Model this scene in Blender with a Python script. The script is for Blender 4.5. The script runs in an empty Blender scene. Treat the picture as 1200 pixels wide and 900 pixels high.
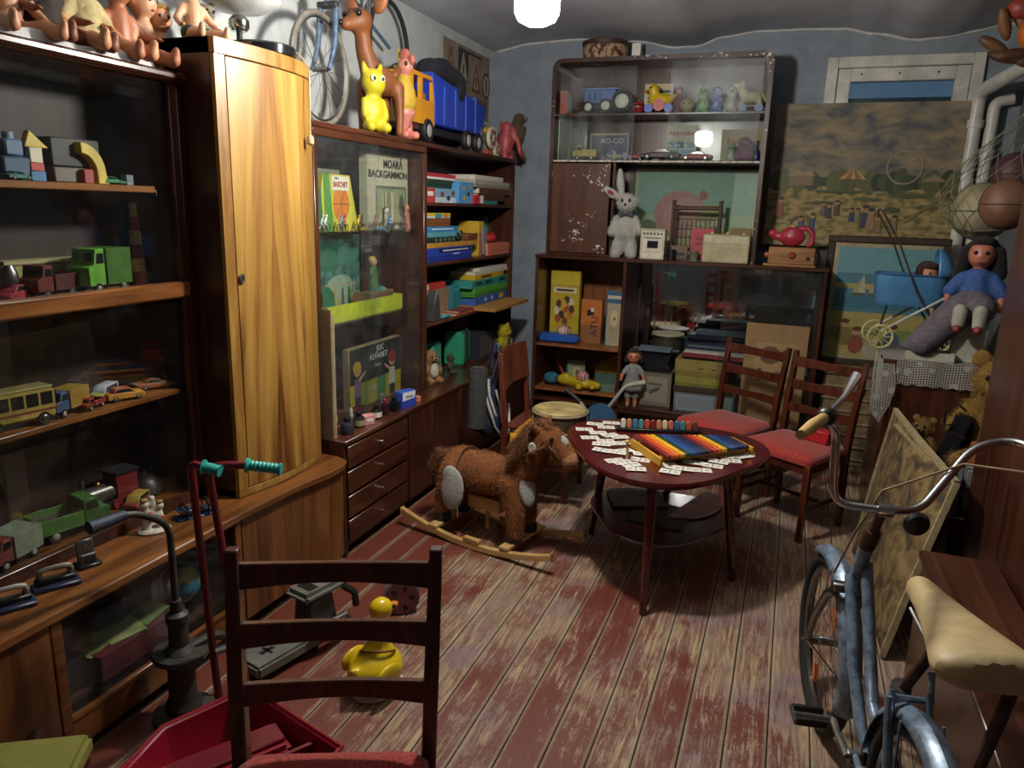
import bpy, bmesh, math, random
from mathutils import Vector, Matrix, Euler
random.seed(7)
C = bpy.context.scene.collection
SC = bpy.context.scene
R = math.radians
# ---------------- camera, world, exposure ----------------
F, YAW, PIT, ROL, CH = 870.0, R(20.2), R(13.4), R(1.7), 1.7
_f = Vector((-math.sin(YAW)*math.cos(PIT), math.cos(YAW)*math.cos(PIT), -math.sin(PIT)))
_r = Vector((math.cos(YAW), math.sin(YAW), 0)); _u = _r.cross(_f)
_r, _u = _r*math.cos(ROL)+_u*math.sin(ROL), _u*math.cos(ROL)-_r*math.sin(ROL)
CO = Vector((0, 0, CH))
cam = bpy.data.cameras.new('camera'); cam.sensor_width = 36; cam.lens = F/1200*36; cam.clip_start = .02
co = bpy.data.objects.new('camera', cam); C.objects.link(co)
co.matrix_world = Matrix(((_r.x, _u.x, -_f.x, 0), (_r.y, _u.y, -_f.y, 0), (_r.z, _u.z, -_f.z, CH), (0, 0, 0, 1)))
SC.camera = co
W = bpy.data.worlds.new('world'); SC.world = W; W.use_nodes = True
W.node_tree.nodes['Background'].inputs[0].default_value = (.20, .30, .55, 1)
W.node_tree.nodes['Background'].inputs[1].default_value = .35
vs = SC.view_settings
vs.view_transform = 'Standard'; vs.look = 'None'; vs.gamma = 1; vs.use_curve_mapping = False; vs.exposure = 0.3

def at(x, y, X=None, Y=None, Z=None):
    d = _f*F + _r*(x-600) - _u*(y-450)
    t = (X-CO.x)/d.x if X is not None else (Y-CO.y)/d.y if Y is not None else (Z-CO.z)/d.z
    return CO + d*t

# ---------------- materials ----------------
MATS = {}
def srgb(h):
    h = h.lstrip('#'); o = []
    for i in (0, 2, 4):
        c = int(h[i:i+2], 16)/255
        o.append(c/12.92 if c <= .04045 else ((c+.055)/1.055)**2.4)
    return (o[0], o[1], o[2], 1)
def nodes(name):
    m = bpy.data.materials.new(name); m.use_nodes = True
    nt = m.node_tree; b = nt.nodes['Principled BSDF']
    return m, nt, b
def N(nt, t, **kw):
    n = nt.nodes.new(t)
    for k, v in kw.items():
        if k[0] == '_': n.inputs[k[1:].replace('_', ' ')].default_value = v
        else: setattr(n, k, v)
    return n
def mixc(nt, fac, a, b, mode='MIX'):
    n = nt.nodes.new('ShaderNodeMix'); n.data_type = 'RGBA'; n.blend_type = mode
    for s, v in ((0, fac), (6, a), (7, b)):
        if hasattr(v, 'links'): nt.links.new(v, n.inputs[s])
        else: n.inputs[s].default_value = v
    return n.outputs[2]
def ramp(nt, src, stops):
    n = nt.nodes.new('ShaderNodeValToRGB'); e = n.color_ramp.elements
    while len(e) < len(stops): e.new(.5)
    for i, (p, c) in enumerate(stops):
        e[i].position = p; e[i].color = c if isinstance(c, tuple) else srgb(c)
    nt.links.new(src, n.inputs[0]); return n.outputs[0]
def coords(nt, scale=(1, 1, 1), rnd=False):
    t = N(nt, 'ShaderNodeTexCoord'); mp = N(nt, 'ShaderNodeMapping'); mp.inputs['Scale'].default_value = scale
    nt.links.new(t.outputs['Object'], mp.inputs[0])
    if rnd:
        oi = N(nt, 'ShaderNodeObjectInfo'); ml = N(nt, 'ShaderNodeMath', operation='MULTIPLY'); ml.inputs[1].default_value = 37
        nt.links.new(oi.outputs['Random'], ml.inputs[0]); nt.links.new(ml.outputs[0], mp.inputs['Location'])
    return mp.outputs[0]
def bump(nt, b, h, s=.3, d=.01):
    bp = N(nt, 'ShaderNodeBump'); bp.inputs['Strength'].default_value = s; bp.inputs['Distance'].default_value = d
    nt.links.new(h, bp.inputs['Height']); nt.links.new(bp.outputs[0], b.inputs['Normal'])
def M(col, rough=.5, metal=0, var=.18, scale=14, bmp=.08, coat=0):
    """plain paint / plastic / paper with slight mottling"""
    k = ('p', col, rough, metal, var, scale, bmp, coat)
    if k in MATS: return MATS[k]
    m, nt, b = nodes('paint_'+col.lstrip('#'))
    v = coords(nt)
    n = N(nt, 'ShaderNodeTexNoise', _Scale=scale, _Detail=5.0, _Roughness=.65); nt.links.new(v, n.inputs['Vector'])
    c = srgb(col); dk = tuple(x*(1-var*1.6) for x in c[:3])+(1,); lt = tuple(min(1, x*(1+var*.7)+.01*var) for x in c[:3])+(1,)
    nt.links.new(ramp(nt, n.outputs[0], [(.3, dk), (.72, lt)]), b.inputs['Base Color'])
    b.inputs['Roughness'].default_value = rough; b.inputs['Metallic'].default_value = metal
    b.inputs['Coat Weight'].default_value = coat; b.inputs['Coat Roughness'].default_value = .15
    if bmp: bump(nt, b, n.outputs[0], bmp, .004)
    MATS[k] = m; return m
def WOOD(name, c1, c2, c3, axis=2, rough=.35, scale=1.0, coat=.3, wear=0, fine=1.0):
    """wood with grain along the given axis"""
    k = ('w', name)
    if k in MATS: return MATS[k]
    m, nt, b = nodes('wood_'+name)
    s = [9*scale]*3; s[axis] = .8*scale
    v = coords(nt, tuple(s), rnd=True)
    n = N(nt, 'ShaderNodeTexNoise', _Scale=1.6, _Detail=6.0, _Roughness=.6, _Distortion=1.2); nt.links.new(v, n.inputs['Vector'])
    s2 = [90*scale*fine]*3; s2[axis] = 3*scale
    v2 = coords(nt, tuple(s2)); n2 = N(nt, 'ShaderNodeTexNoise', _Scale=1.0, _Detail=3.0); nt.links.new(v2, n2.inputs['Vector'])
    col = ramp(nt, n.outputs[0], [(.32, c1), (.5, c2), (.68, c3)])
    col = mixc(nt, .28, col, ramp(nt, n2.outputs[0], [(.35, (.25, .25, .25, 1)), (.65, (1, 1, 1, 1))]), 'MULTIPLY')
    if wear:
        v3 = coords(nt, (1, 1, 1)); n3 = N(nt, 'ShaderNodeTexNoise', _Scale=60.0, _Detail=2.0); nt.links.new(v3, n3.inputs['Vector'])
        n4 = N(nt, 'ShaderNodeTexNoise', _Scale=5.0, _Detail=2.0); nt.links.new(v3, n4.inputs['Vector'])
        mm = N(nt, 'ShaderNodeMath', operation='MULTIPLY'); nt.links.new(n3.outputs[0], mm.inputs[0]); nt.links.new(n4.outputs[0], mm.inputs[1])
        col = mixc(nt, ramp(nt, mm.outputs[0], [(.36+.1*(1-wear), (0, 0, 0, 1)), (.385+.1*(1-wear), (1, 1, 1, 1))]), col, srgb('#c9c2b4'))
    nt.links.new(col, b.inputs['Base Color'])
    b.inputs['Roughness'].default_value = rough; b.inputs['Coat Weight'].default_value = coat; b.inputs['Coat Roughness'].default_value = .2
    bump(nt, b, n2.outputs[0], .12, .002)
    MATS[k] = m; return m
def FUR(col, col2, scale=120, s=.9, name='fur', rough=.95):
    k = ('f', col, col2, scale)
    if k in MATS: return MATS[k]
    m, nt, b = nodes(name); v = coords(nt)
    n = N(nt, 'ShaderNodeTexNoise', _Scale=float(scale), _Detail=4.0, _Roughness=.7); nt.links.new(v, n.inputs['Vector'])
    n2 = N(nt, 'ShaderNodeTexNoise', _Scale=9.0, _Detail=3.0); nt.links.new(v, n2.inputs['Vector'])
    ad = N(nt, 'ShaderNodeMath', operation='ADD'); nt.links.new(n.outputs[0], ad.inputs[0]); nt.links.new(n2.outputs[0], ad.inputs[1])
    nt.links.new(ramp(nt, ad.outputs[0], [(.75, col2), (1.15, col)]), b.inputs['Base Color'])
    b.inputs['Roughness'].default_value = rough; b.inputs['Sheen Weight'].default_value = .05
    bump(nt, b, n.outputs[0], s, .012)
    MATS[k] = m; return m
def GLASS(tint=.04, dust=.02, rough=.02, name='glass_pane', ior=1.5):
    k = ('g', tint, dust, rough)
    if k in MATS: return MATS[k]
    m, nt, b = nodes(name); nt.nodes.remove(b); out = nt.nodes['Material Output']
    tr = N(nt, 'ShaderNodeBsdfTransparent'); tr.inputs[0].default_value = (1-tint*1.2, 1-tint*.8, 1-tint, 1)
    gl = N(nt, 'ShaderNodeBsdfGlossy'); gl.inputs['Roughness'].default_value = rough
    df = N(nt, 'ShaderNodeBsdfDiffuse'); df.inputs[0].default_value = (.55, .56, .58, 1)
    lw = N(nt, 'ShaderNodeLayerWeight'); lw.inputs[0].default_value = .5      # Schlick reflectance, same from both sides of the pane
    pw = N(nt, 'ShaderNodeMath', operation='POWER'); pw.inputs[1].default_value = 5.0; nt.links.new(lw.outputs['Facing'], pw.inputs[0])
    fr = N(nt, 'ShaderNodeMath', operation='MULTIPLY_ADD'); fr.inputs[1].default_value = .9; fr.inputs[2].default_value = .028; nt.links.new(pw.outputs[0], fr.inputs[0])
    v = coords(nt, (1, 1, 1)); n = N(nt, 'ShaderNodeTexNoise', _Scale=2.5, _Detail=6.0, _Roughness=.7); nt.links.new(v, n.inputs['Vector'])
    dr = ramp(nt, n.outputs[0], [(.35, (0, 0, 0, 1)), (.75, (dust*2, dust*2, dust*2, 1))])
    m1 = N(nt, 'ShaderNodeMixShader'); m2 = N(nt, 'ShaderNodeMixShader')
    nt.links.new(fr.outputs[0], m1.inputs[0]); nt.links.new(tr.outputs[0], m1.inputs[1]); nt.links.new(gl.outputs[0], m1.inputs[2])
    nt.links.new(dr, m2.inputs[0]); nt.links.new(m1.outputs[0], m2.inputs[1]); nt.links.new(df.outputs[0], m2.inputs[2])
    nt.links.new(m2.outputs[0], out.inputs[0]); MATS[k] = m; return m
def PRINT():
    if 'print' in MATS: return MATS['print']
    m, nt, b = nodes('printed_ink'); a = N(nt, 'ShaderNodeAttribute', attribute_name='ink')
    v = coords(nt); n = N(nt, 'ShaderNodeTexNoise', _Scale=30.0, _Detail=4.0); nt.links.new(v, n.inputs['Vector'])
    nt.links.new(mixc(nt, .35, a.outputs[0], ramp(nt, n.outputs[0], [(.3, (.55, .55, .55, 1)), (.7, (1, 1, 1, 1))]), 'MULTIPLY'), b.inputs['Base Color'])
    b.inputs['Roughness'].default_value = .55; MATS['print'] = m; return m

# ---------------- mesh building ----------------
class MB:
    def __init__(s): s.v = []; s.f = []; s.c = []
    def add(s, vs, fs, mat=None, col=None):
        o = len(s.v)
        s.v += [tuple(mat @ Vector(p)) if mat else tuple(p) for p in vs]
        s.f += [tuple(i+o for i in f) for f in fs]
        s.c += [col]*len(fs); return s
    def box(s, x0, x1, y0, y1, z0, z1, mat=None, col=None):
        return s.add([(x0, y0, z0), (x1, y0, z0), (x1, y1, z0), (x0, y1, z0), (x0, y0, z1), (x1, y0, z1), (x1, y1, z1), (x0, y1, z1)],
                     [(0, 3, 2, 1), (4, 5, 6, 7), (0, 1, 5, 4), (1, 2, 6, 5), (2, 3, 7, 6), (3, 0, 4, 7)], mat, col)
    def cb(s, c, d, rot=(0, 0, 0), col=None):
        m = Matrix.Translation(c) @ Euler(rot).to_matrix().to_4x4()
        return s.box(-d[0]/2, d[0]/2, -d[1]/2, d[1]/2, -d[2]/2, d[2]/2, m, col)
    def tube(s, pts, r, n=8, closed=False, flat=None):
        pts = [Vector(p) for p in pts]; k = len(pts)
        rs = r if isinstance(r, (list, tuple)) else [r]*k
        vs = []; fs = []; prev = None
        for i, p in enumerate(pts):
            if closed: t = pts[(i+1) % k]-pts[i-1]
            else: t = pts[min(i+1, k-1)]-pts[max(i-1, 0)]
            if t.length < 1e-9: t = Vector((0, 0, 1))
            t.normalize()
            if prev is None:
                a = Vector((0, 0, 1)) if abs(t.z) < .9 else Vector((1, 0, 0))
                e = a.cross(t).normalized()
            else:
                e = prev-t*prev.dot(t)
                e = e.normalized() if e.length > 1e-6 else t.orthogonal().normalized()
            prev = e; g = t.cross(e)
            for j in range(n):
                q = 2*math.pi*(j+.5)/n
                vs.append(p+(e*math.cos(q)+g*math.sin(q)*(flat or 1))*rs[i])
        for i in range(k if closed else k-1):
            for j in range(n):
                a, b2 = i*n+j, i*n+(j+1) % n; c, d = ((i+1) % k)*n+j, ((i+1) % k)*n+(j+1) % n
                fs.append((a, b2, d, c))
        if not closed: fs += [tuple(range(n-1, -1, -1)), tuple(range((k-1)*n, k*n))]
        return s.add(vs, fs)
    def lathe(s, prof, n=16, c=(0, 0, 0), rot=(0, 0, 0), sc=(1, 1, 1)):
        m = Matrix.Translation(c) @ Euler(rot).to_matrix().to_4x4() @ Matrix.Diagonal((*sc, 1))
        vs = []; fs = []
        for (r, z) in prof:
            r = max(r, 1e-4)
            for j in range(n): vs.append((r*math.cos(2*math.pi*j/n), r*math.sin(2*math.pi*j/n), z))
        for i in range(len(prof)-1):
            for j in range(n): fs.append((i*n+j, i*n+(j+1) % n, (i+1)*n+(j+1) % n, (i+1)*n+j))
        fs += [tuple(range(n-1, -1, -1)), tuple(range((len(prof)-1)*n, len(prof)*n))]
        return s.add(vs, fs, m)
    def cyl(s, a, b, r, n=12, r2=None):
        return s.tube([a, b], [r, r if r2 is None else r2], n)
    def ell(s, c, rad, rot=(0, 0, 0), n=12):
        prof = [(math.sin(math.pi*i/(n//2+2)), -math.cos(math.pi*i/(n//2+2))) for i in range(n//2+3)]
        return s.lathe(prof, n, c, rot, rad if isinstance(rad, (tuple, list)) else (rad,)*3)
    def torus(s, c, Rr, r, rot=(0, 0, 0), n=24, k=8):
        m = Matrix.Translation(c) @ Euler(rot).to_matrix().to_4x4()
        pts = [m @ Vector((Rr*math.cos(2*math.pi*i/n), Rr*math.sin(2*math.pi*i/n), 0)) for i in range(n)]
        return s.tube(pts, r, k, closed=True)
    def prism(s, poly, z0, z1, mat=None, col=None):
        n = len(poly); ar = sum(poly[i][0]*poly[(i+1) % n][1]-poly[(i+1) % n][0]*poly[i][1] for i in range(n))
        if ar < 0: poly = poly[::-1]
        vs = [(x, y, z0) for x, y in poly]+[(x, y, z1) for x, y in poly]
        fs = [tuple(range(n-1, -1, -1)), tuple(range(n, 2*n))]+[(i, (i+1) % n, (i+1) % n+n, i+n) for i in range(n)]
        return s.add(vs, fs, mat, col)
    def build(s, name, mat, parent=None, bev=0, smooth=True, seg=1, loc=None, rot=None):
        me = bpy.data.meshes.new(name); me.from_pydata(s.v, [], s.f)
        if any(c is not None for c in s.c):
            at_ = me.attributes.new('ink', 'FLOAT_COLOR', 'FACE')
            for i, c in enumerate(s.c): at_.data[i].color = srgb(c) if isinstance(c, str) else (c or (1, 1, 1, 1))
        if bev:
            bm = bmesh.new(); bm.from_mesh(me)
            ed = [e for e in bm.edges if len(e.link_faces) == 2 and e.calc_face_angle(0) > .5]
            bmesh.ops.bevel(bm, geom=ed, offset=bev, segments=seg, affect='EDGES', clamp_overlap=True)
            bm.to_mesh(me); bm.free()
        me.materials.append(mat)
        if smooth:
            me.polygons.foreach_set('use_smooth', [True]*len(me.polygons)); me.set_sharp_from_angle(angle=R(38))
        o = bpy.data.objects.new(name, me); C.objects.link(o)
        if parent: o.parent = parent
        if loc: o.location = loc
        if rot: o.rotation_euler = rot
        return o
def tag(o, label, cat, group=None, kind=None):
    o['label'] = label; o['category'] = cat
    if group: o['group'] = group
    if kind: o['kind'] = kind
    return o
def struct(o, label=None):
    o['kind'] = 'structure'
    if label: o['label'] = label
    return o
def thing(name, label, cat, loc=(0, 0, 0), rz=0, group=None, rot=None, sc=None):
    o = bpy.data.objects.new(name, None); C.objects.link(o); o.empty_display_size = .05
    o.location = loc; o.rotation_euler = rot or (0, 0, rz)
    if sc: o.scale = (sc,)*3
    return tag(o, label, cat, group)
def dup(root, loc=None, rz=None, label=None, group=None, rot=None):
    def cp(o, p):
        c = o.copy(); C.objects.link(c)
        if p: c.parent = p
        for ch in [x for x in KIDS.get(o.name, o.children)]: cp(ch, c)
        return c
    r = cp(root, None)
    if loc is not None: r.location = loc
    if rz is not None: r.rotation_euler = (0, 0, rz)
    if rot is not None: r.rotation_euler = rot
    if label: r['label'] = label
    if group: r['group'] = group
    return r
KIDS = {}
def bx(name, mat, x0, x1, y0, y1, z0, z1, parent=None, bev=.003):
    return MB().box(min(x0, x1), max(x0, x1), min(y0, y1), max(y0, y1), min(z0, z1), max(z0, z1)).build(name, mat, parent, bev)
def lbl(o, s): o['label'] = s; return o
def organic(name, mat, parent, blobs, vox=.008, sm=6, loc=None, rot=None):
    """one continuous surface grown round ellipsoids ('e',c,r[,rot]) and tapered limbs ('t',pts,radii)"""
    mb = MB()
    for b in blobs:
        if b[0] == 'e': mb.ell(b[1], b[2], b[3] if len(b) > 3 else (0, 0, 0), 14)
        else:
            rr = b[2] if isinstance(b[2], (list, tuple)) else [b[2]]*len(b[1])
            mb.tube(b[1], rr, 10)
            for p, q in ((b[1][0], rr[0]), (b[1][-1], rr[-1])): mb.ell(p, q, n=10)
    o = mb.build(name, mat, parent, smooth=False)
    md = o.modifiers.new('r', 'REMESH'); md.mode = 'VOXEL'; md.voxel_size = vox
    m2 = o.modifiers.new('s', 'SMOOTH'); m2.factor = .5; m2.iterations = sm
    dg = bpy.context.evaluated_depsgraph_get(); me = bpy.data.meshes.new_from_object(o.evaluated_get(dg))
    o.modifiers.clear(); old = o.data; me.name = name; o.data = me; bpy.data.meshes.remove(old)
    if not me.materials: me.materials.append(mat)
    me.polygons.foreach_set('use_smooth', [True]*len(me.polygons))
    if loc: o.location = loc
    if rot: o.rotation_euler = rot
    return o
def fur(o, count, length, mat, seed=1, droop=.5, width=.0011):
    """short pile: thin tapering blades rooted all over the surface of a plush part"""
    rn = random.Random(seed); me = o.data; me.calc_loop_triangles(); tr = me.loop_triangles; vs = me.vertices
    cum = []; tot = 0
    for t in tr: tot += t.area; cum.append(tot)
    import bisect
    V = []; Fc = []
    for i in range(count):
        t = tr[bisect.bisect_left(cum, rn.random()*tot)]; a_, b_ = rn.random(), rn.random()
        if a_+b_ > 1: a_, b_ = 1-a_, 1-b_
        p0, p1, p2 = (vs[k].co for k in t.vertices); p = p0+(p1-p0)*a_+(p2-p0)*b_; n_ = t.normal
        d = (n_*.8+Vector((rn.uniform(-.35, .35), rn.uniform(-.35, .35), -droop+rn.uniform(-.3, .3)))).normalized()*length*rn.uniform(.5, 1.1)
        w_ = d.cross(Vector((rn.uniform(-1, 1), rn.uniform(-1, 1), rn.uniform(-1, 1)))).normalized()*width
        k = len(V); V += [tuple(p-w_-n_*.001), tuple(p+w_-n_*.001), tuple(p+d)]; Fc.append((k, k+1, k+2))
    mb = MB(); mb.v = V; mb.f = Fc; mb.c = [None]*len(Fc); q = mb.build('fur_pile', mat, o, smooth=False); q['kind'] = 'stuff'; return q
def text(s, size, mat, parent, loc, rot, w=None, align='CENTER', ext=.0006, name='lettering', bold=0):
    cu = bpy.data.curves.new('t', 'FONT'); cu.body = s; cu.size = size; cu.extrude = ext; cu.align_x = align; cu.align_y = 'CENTER'
    cu.offset = bold; cu.resolution_u = 3
    t = bpy.data.objects.new('t', cu); C.objects.link(t)
    dg = bpy.context.evaluated_depsgraph_get(); me = bpy.data.meshes.new_from_object(t.evaluated_get(dg))
    bpy.data.objects.remove(t); bpy.data.curves.remove(cu); me.name = name
    me.materials.clear(); me.materials.append(mat)
    o = bpy.data.objects.new(name, me); C.objects.link(o)
    if parent: o.parent = parent
    o.location = loc; o.rotation_euler = rot
    if w and len(me.vertices):
        xs = [v.co.x for v in me.vertices]; k = w/(max(xs)-min(xs))
        for v in me.vertices: v.co.x *= k
    return o
FACE_X = (R(90), 0, R(90))     # art on a face that looks towards +X
FACE_Y = (R(90), 0, 0)         # art on a face that looks towards -Y
def circ(cx, cy, rx, ry=None, n=16, a0=0, a1=360):
    ry = rx if ry is None else ry
    return [(cx+rx*math.cos(R(a0+(a1-a0)*i/n)), cy+ry*math.sin(R(a0+(a1-a0)*i/n))) for i in range(n+(a1-a0 != 360))]
def rect(x0, y0, x1, y1): return [(x0, y0), (x1, y0), (x1, y1), (x0, y1)]
def art(parent, shapes, loc=(0, 0, 0), rot=FACE_Y, name='printed_picture', step=.00012, th=.0004):
    """flat print: later shapes lie over earlier ones"""
    mb = MB()
    for i, (c, p) in enumerate(shapes): mb.prism(p, i*step, i*step+th, None, c)
    return mb.build(name, PRINT(), parent, smooth=False, loc=loc, rot=rot)

# shared materials
W_VEN = WOOD('walnut_veneer', '#4a2b17', '#704623', '#8a5a30', 2, .3, .8)
W_VENY = WOOD('walnut_veneer_along', '#4a2a12', '#7a4a22', '#96622f', 1, .32, .8)
W_DARK = WOOD('dark_walnut', '#25110a', '#3a1d10', '#4c2817', 2, .32, 1)
W_MAH = WOOD('mahogany', '#2c150e', '#432216', '#55301f', 2, .3, 1)
W_MAHX = WOOD('mahogany_along', '#301810', '#4a2718', '#5d3521', 1, .3, 1)
W_MAHB = WOOD('mahogany_across', '#2e160e', '#452317', '#583220', 0, .3, 1)
W_CHAIR = WOOD('chair_wood', '#2e120b', '#4a1f12', '#5c2b19', 2, .3, 1.6)
W_PINE = WOOD('pine', '#a9824a', '#c49c5e', '#d4b27a', 0, .5, 1.5)
W_INT = WOOD('cabinet_inside', '#3a2012', '#50301b', '#5e3a22', 2, .5, 1)
CHROME = M('#c8c8c6', .18, 1, .1); STEEL = M('#8d8d8a', .35, 1, .25); IRON = M('#4a4a46', .5, .8, .3); BRASS = M('#b99a52', .3, 1, .2)
BLACK = M('#151515', .4); RUBBER = M('#1d1c1b', .8, 0, .2); WHITE = M('#e6e2d8', .55); CARD = M('#9a7a52', .8)
GL = GLASS()
# ================= THE ROOM =================
XL, XR, YB, YF = -2.40, 1.26, 5.85, -1.7
def plaster(name, c, c2, sc=6):
    m, nt, b = nodes(name); v = coords(nt)
    n = N(nt, 'ShaderNodeTexNoise', _Scale=float(sc), _Detail=8.0, _Roughness=.7); nt.links.new(v, n.inputs['Vector'])
    n2 = N(nt, 'ShaderNodeTexNoise', _Scale=90.0, _Detail=3.0); nt.links.new(v, n2.inputs['Vector'])
    nt.links.new(ramp(nt, n.outputs[0], [(.3, c2), (.65, c)]), b.inputs['Base Color'])
    b.inputs['Roughness'].default_value = .92; bump(nt, b, n2.outputs[0], .35, .004); return m
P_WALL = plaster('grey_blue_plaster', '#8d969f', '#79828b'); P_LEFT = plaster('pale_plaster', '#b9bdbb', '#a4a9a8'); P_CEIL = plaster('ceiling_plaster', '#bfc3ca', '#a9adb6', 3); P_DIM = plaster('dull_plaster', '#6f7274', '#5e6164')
def floor_mat():
    m, nt, b = nodes('worn_painted_boards')
    v = coords(nt, (14, 1.1, 14), rnd=True); g = N(nt, 'ShaderNodeTexNoise', _Scale=3.2, _Detail=8.0, _Roughness=.68, _Distortion=1.6); nt.links.new(v, g.inputs['Vector'])
    t = N(nt, 'ShaderNodeTexCoord'); wv = N(nt, 'ShaderNodeTexNoise', _Scale=2.4, _Detail=6.0, _Roughness=.66)
    geo = N(nt, 'ShaderNodeNewGeometry'); nt.links.new(geo.outputs['Position'], wv.inputs['Vector'])
    oi = N(nt, 'ShaderNodeObjectInfo')
    sep = N(nt, 'ShaderNodeSeparateXYZ'); nt.links.new(geo.outputs['Position'], sep.inputs[0])
    # boards along the cupboards are little walked on and keep their paint
    px_ = N(nt, 'ShaderNodeMapRange'); px_.inputs[1].default_value = -1.75; px_.inputs[2].default_value = -1.1; px_.inputs[3].default_value = -.3; px_.inputs[4].default_value = 0.03
    nt.links.new(sep.outputs[0], px_.inputs[0])
    a = N(nt, 'ShaderNodeMath', operation='MULTIPLY_ADD'); a.inputs[1].default_value = .55; nt.links.new(g.outputs[0], a.inputs[0]); nt.links.new(wv.outputs[0], a.inputs[2])
    a2 = N(nt, 'ShaderNodeMath', operation='MULTIPLY_ADD'); a2.inputs[1].default_value = .14; nt.links.new(oi.outputs['Random'], a2.inputs[0]); nt.links.new(a.outputs[0], a2.inputs[2])
    a3 = N(nt, 'ShaderNodeMath', operation='ADD'); nt.links.new(a2.outputs[0], a3.inputs[0]); nt.links.new(px_.outputs[0], a3.inputs[1])
    fine = N(nt, 'ShaderNodeTexNoise', _Scale=7.0, _Detail=9.0, _Roughness=.82, _Distortion=1.8)
    v2 = coords(nt, (30, 8.0, 30), rnd=True); nt.links.new(v2, fine.inputs['Vector'])
    a4 = N(nt, 'ShaderNodeMath', operation='MULTIPLY_ADD'); a4.inputs[1].default_value = .9; nt.links.new(fine.outputs[0], a4.inputs[0]); nt.links.new(a3.outputs[0], a4.inputs[2])
    hf = N(nt, 'ShaderNodeMath', operation='MULTIPLY'); hf.inputs[1].default_value = .42; nt.links.new(a4.outputs[0], hf.inputs[0]); a4 = hf
    # patchy wear
    paint = ramp(nt, fine.outputs[0], [(.3, '#4e241b'), (.6, '#743b2d')])
    bare = ramp(nt, g.outputs[0], [(.32, '#6d5446'), (.5, '#8a715c'), (.66, '#b49c76')])
    pur = N(nt, 'ShaderNodeTexNoise', _Scale=3.1, _Detail=3.0); nt.links.new(geo.outputs['Position'], pur.inputs['Vector'])
    bare = mixc(nt, ramp(nt, pur.outputs[0], [(.48, (0, 0, 0, 1)), (.62, (.6, .6, .6, 1))]), bare, srgb('#76626c'))
    col = mixc(nt, ramp(nt, a4.outputs[0], [(.535, (0, 0, 0, 1)), (.565, (1, 1, 1, 1))]), paint, bare)
    # dusty board edges
    so = N(nt, 'ShaderNodeSeparateXYZ'); nt.links.new(t.outputs['Object'], so.inputs[0]); ax = N(nt, 'ShaderNodeMath', operation='ABSOLUTE'); nt.links.new(so.outputs[0], ax.inputs[0])
    ed = N(nt, 'ShaderNodeMath', operation='MULTIPLY_ADD'); ed.inputs[1].default_value = .03; nt.links.new(fine.outputs[0], ed.inputs[0]); nt.links.new(ax.outputs[0], ed.inputs[2])
    er = N(nt, 'ShaderNodeMapRange'); er.inputs[1].default_value = .066; er.inputs[2].default_value = .074; er.inputs[4].default_value = .95; nt.links.new(ed.outputs[0], er.inputs[0])
    ew = N(nt, 'ShaderNodeMath', operation='MULTIPLY'); nt.links.new(er.outputs[0], ew.inputs[0]); nt.links.new(wv.outputs[0], ew.inputs[1])
    col = mixc(nt, ew.outputs[0], col, srgb('#a3957c'))
    nt.links.new(col, b.inputs['Base Color']); b.inputs['Roughness'].default_value = .55
    nt.links.new(ramp(nt, a4.outputs[0], [(.48, (.38, .38, .38, 1)), (.56, (.75, .75, .75, 1))]), b.inputs['Roughness'])
    bump(nt, b, a4.outputs[0], .35, .004); return m
FLOOR = floor_mat()
fl = struct(bx('floor', M('#5b4a3c', .9), XL-.1, XR+.1, YF-.1, YB+.1, -.08, -.022, bev=0), 'worn wooden plank floor with flaking red brown paint')
# boards run towards the far wall; each is 0.133 m wide with a thin dusty joint
bw = .1335; x0 = -.4415-15*bw
BE = M('#8d8069', .95, 0, .3)
bme = None
for i in range(29):
    xa = x0+i*bw
    if xa > XR: break
    if bme is None:
        mb = MB(); h = bw/2-.0022
        pr = [(-h, -.022), (h, -.022), (h, -.0028), (h-.0035, 0), (-h+.0035, 0), (-h, -.0028)]
        m4 = Matrix(((1, 0, 0, 0), (0, 0, 1, 0), (0, 1, 0, 0), (0, 0, 0, 1)))
        mb.prism(pr, YF, YB, m4); o = mb.build('floor_board', FLOOR, fl, smooth=False); bme = o.data
        bme.flip_normals(); o.location = (xa+bw/2, 0, 0)
    else:
        o = bpy.data.objects.new('floor_board', bme); C.objects.link(o); o.parent = fl; o.location = (xa+bw/2, 0, 0)
    o.location.z = random.uniform(-.0015, 0)
ZT = 3.02
struct(bx('wall_left', P_LEFT, XL-.12, XL, YF, YB+.12, -.08, ZT, bev=0))
# back wall with an opening for the window
wx0, wx1, wz0, wz1 = .10, 1.0, 2.1, 2.73
wb = MB().box(XL, wx0, YB, YB+.12, -.08, ZT).box(wx1, XR+.12, YB, YB+.12, -.08, ZT).box(wx0, wx1, YB, YB+.12, -.08, wz0).box(wx0, wx1, YB, YB+.12, wz1, ZT)
struct(wb.build('wall_back', P_WALL))
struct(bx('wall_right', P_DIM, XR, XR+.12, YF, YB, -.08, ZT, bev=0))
struct(bx('wall_front', P_DIM, XL-.12, XR+.12, YF-.12, YF, -.08, ZT, bev=0))
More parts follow.
